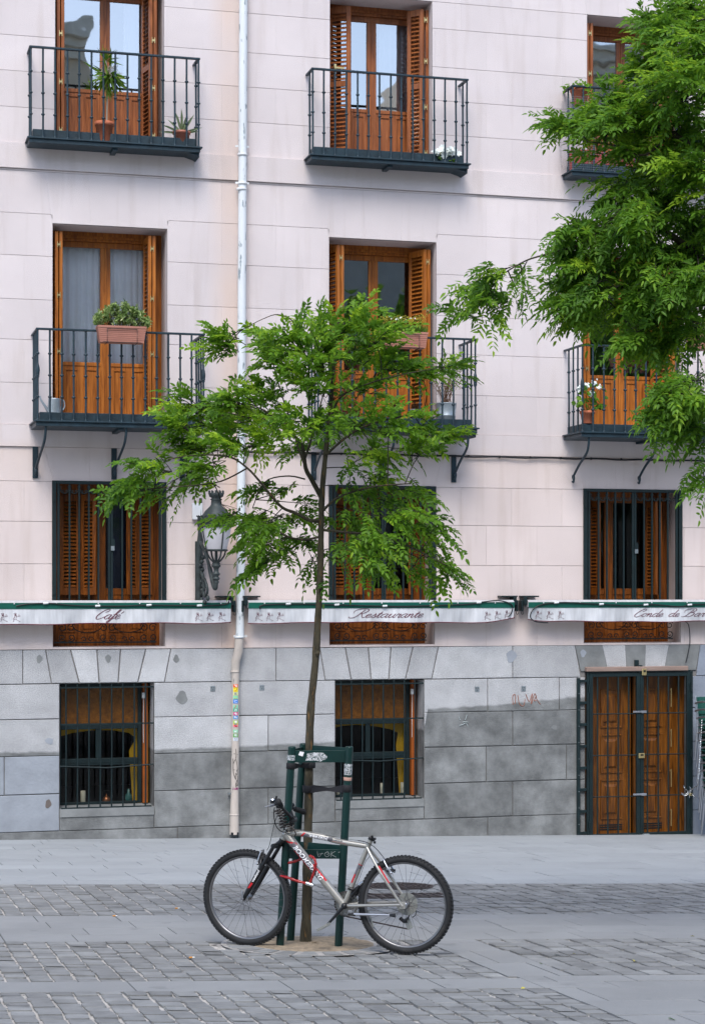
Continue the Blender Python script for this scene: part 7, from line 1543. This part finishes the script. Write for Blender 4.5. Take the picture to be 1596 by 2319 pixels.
mb = MB(); ka, kb_ = Z3_(385, 1518, -.045), Z3_(790, 1528, -.05); mb.tube([ka, kb_], [.009, .007], 10); mb.m(1); mb.tube([kb_, Z3_(850, 1532, -.05)], [.009, .014], 10); mb.m(0); mb.obox(Z3_(350, 1500, -.02), E1, NB, UP, .018, .02, .020, .004); mb.m(1); mb.tube([Z3_(320, 1515, -.045), Z3_(400, 1525, -.045)], .010, 8); mb.build('kickstand', [M_ALU, M_BLACK], bike)
mb = MB(); mb.tube([Z3_(545, 1475, -.01), Z3_(605, 1665, -.01)], .010, 8, flat=.5); mb.build('spoke_reflector', M_CLEAR, wr)
mb = MB(); mb.tube([Z3_(350, 1310, -.0), Z3_(470, 1175, .02)], [.016, .013], 10); mb.m(1); mb.tube([Z3_(440, 1185, -.01), Z3_(490, 1150, -.01)], .010, 8); mb.m(0); mb.tube([Z3_(320, 1220, -.018), Z3_(375, 1240, -.018)], .011, 8); mb.build('front_derailleur', [M_BLACK, M_ALU], bike)
# coiled cable lock on the handlebar, red lock on the front wheel and guard
mb = MB(); a, b = Z5(440, 600, -.05), Z5(640, 960, -.05); d = b-a; dd = unit(d); u = unit(np.cross(dd, NB)); pts = []
for i in range(97):
    t = i/96; an = t*7*2*math.pi; c = a+d*t+u*.012*math.sin(t*5); r = .030+.004*math.sin(t*9); pts.append(c+(u*math.cos(an)+NB*math.sin(an)*.8+dd*.25*math.cos(an))*r)
mb.tube(pts, .0042, 6); mb.tube(catmull([pts[-1], Z5(720, 960, -.05), Z5(790, 1040, -.05), Z5(825, 1110, -.05), Z5(800, 1165, -.045)], 5), .0045, 6); mb.tube(catmull([Z5(590, 1020, -.03), Z5(700, 1060, -.035), Z5(790, 960, -.0), Z5(790, 900, .02)], 5), .0045, 6)
tag(mb.build('coiled_lock', mat('black_brown_cable', (.022, .017, .014), .35), loc=tuple(a)), 'black coiled cable lock hanging wound round the bicycle handlebar and head tube', 'bicycle lock')
lk = thing('chain_lock', 'red sleeved bicycle lock with steel cylinder looped through the front wheel, frame and guard post', 'bicycle lock', tuple(Z2(1340, 1180, -.03)))
def wob(pts, r=.0095):
    q = catmull(pts, 7); mb = MB(); mb.tube(q, [r*(1+.16*math.sin(i*1.35)) for i in range(len(q))], 8); return mb
mb = wob([Z2(960, 1015, .05), Z2(945, 1045, .02), Z2(985, 1075, -.02), Z2(1090, 1105, -.045), Z2(1190, 1140, -.045), Z2(1300, 1170, -.04)])
mb2 = wob([Z2(1338, 1160, -.05), Z2(1375, 1060, -.05), Z2(1402, 960, -.05), Z2(1385, 890, -.04), Z2(1345, 860, -.0)]); mb.add(mb2.v, mb2.f, True)
mb2 = wob([Z2(1345, 860, .0), Z2(1300, 870, .045), Z2(1230, 895, .06), Z2(1160, 920, .06), Z2(1085, 938, .055)]); mb.add(mb2.v, mb2.f, True)
mb.build('sleeve', M_RED, lk); mb = MB(); mb.tube([Z2(1295, 1165, -.05), Z2(1375, 1192, -.05)], .0135, 14); mb.build('lock_cylinder', M_STEEL, lk)

# ------------------------------------------------------------------ across the street: houses and trees mirrored in the window panes
M_HOUSE = mat('cream_plaster', (.55, .48, .38), .9, var=.08, scale=1); M_HOUSE2 = mat('grey_plaster', (.42, .42, .40), .9, var=.08, scale=1); M_DARKPANE = mat('dark_window', (.02, .025, .03), .15)
def house(label, x0, x1, h, m, y=-36.0):
    g = gz((x0+x1)/2, y); t = thing('house', label, 'house', ((x0+x1)/2, y, g)); mb = MB(); mb.box(x0, x1, y-9, y, g-1.5, h); mb.build('wall', m, t)
    mb = MB(); mb.box(x0, x1, y, y+.7, h, h+.25); mb.box(x0, x1, y, y+.45, h-.35, h-.002); mb.box(x0, x1, y, y+.2, h-.8, h-.352); mb.build('cornice', mat('cornice_stone', (.60, .57, .50), .85), t)
    n = int((x1-x0)/3.2); mb = MB(); X, Zb = x0+1.6, g+1.0
    mb.box(X-.55, X+.55, y+.005, y+.05, Zb, Zb+2.2); w0 = mb.build('window', M_DARKPANE, t); mb = MB()
    for q in ((X-.7, X-.551, Zb-.1, Zb+2.35), (X+.551, X+.7, Zb-.1, Zb+2.35), (X-.551, X+.551, Zb+2.201, Zb+2.35)): mb.box(q[0], q[1], y+.003, y+.12, q[2], q[3])
    mb.build('frame', mat('cornice_stone', (.6, .57, .5)), w0)
    for i in range(n):
        for j in range(int((h-g-1.5)/3.5)):
            if i or j: put_copy(w0, t, (i*(x1-x0-3.2)/max(1, n-1), 0, j*3.5))
house('cream house with a deep cornice across the street, mirrored in the top left window', -26, 7.6, 20.6, M_HOUSE); house('lower grey house across the street, under the sky mirrored in the top middle window', 7.6, 19.5, 16.5, M_HOUSE2); house('cream house across the street, mirrored in the top right window', 19.5, 46, 21.4, M_HOUSE)
for i, (x, y, lab) in enumerate(((9.0, -28.5, 'dark leafy street tree mirrored in the left lower balcony panes'), (15.5, -28.0, 'dark leafy street tree mirrored in the middle lower balcony panes'), (23, -28.5, 'dark leafy street tree mirrored in the right lower balcony panes'))):
    g = gz(x, y); t = thing('street_tree', lab, 'tree', (x, y, g)); mb = MB(); mb.tube([(x, y, g-.2), (x+.1, y, g+3), (x, y+.1, g+6.5)], [.22, .17, .10], 10)
    for k in range(7): a = k*.9; mb.tube([(x, y, g+3.5+k*.5), (x+1.6*math.cos(a), y+1.6*math.sin(a), g+5.5+k*.6)], [.07, .03], 6)
    mb.build('trunk', M_BARK, t); L = Leaves(); N = 5500; q = rnd3(N); q = nrm(q)*rng.uniform(.35, 1, (N, 1))**.5*V(2.8, 2.3, 3.0)*(1+.22*np.sin(q[:, :1]*5)); L.blade(V(x, y, g+7.2)+q, nrm(rnd3(N)), nrm(rnd3(N)), np.full(N, .42), np.full(N, .26), np.clip(rng.normal(.3, .15, N), 0, 1)); L.build('crown', M_LEAF2, t)
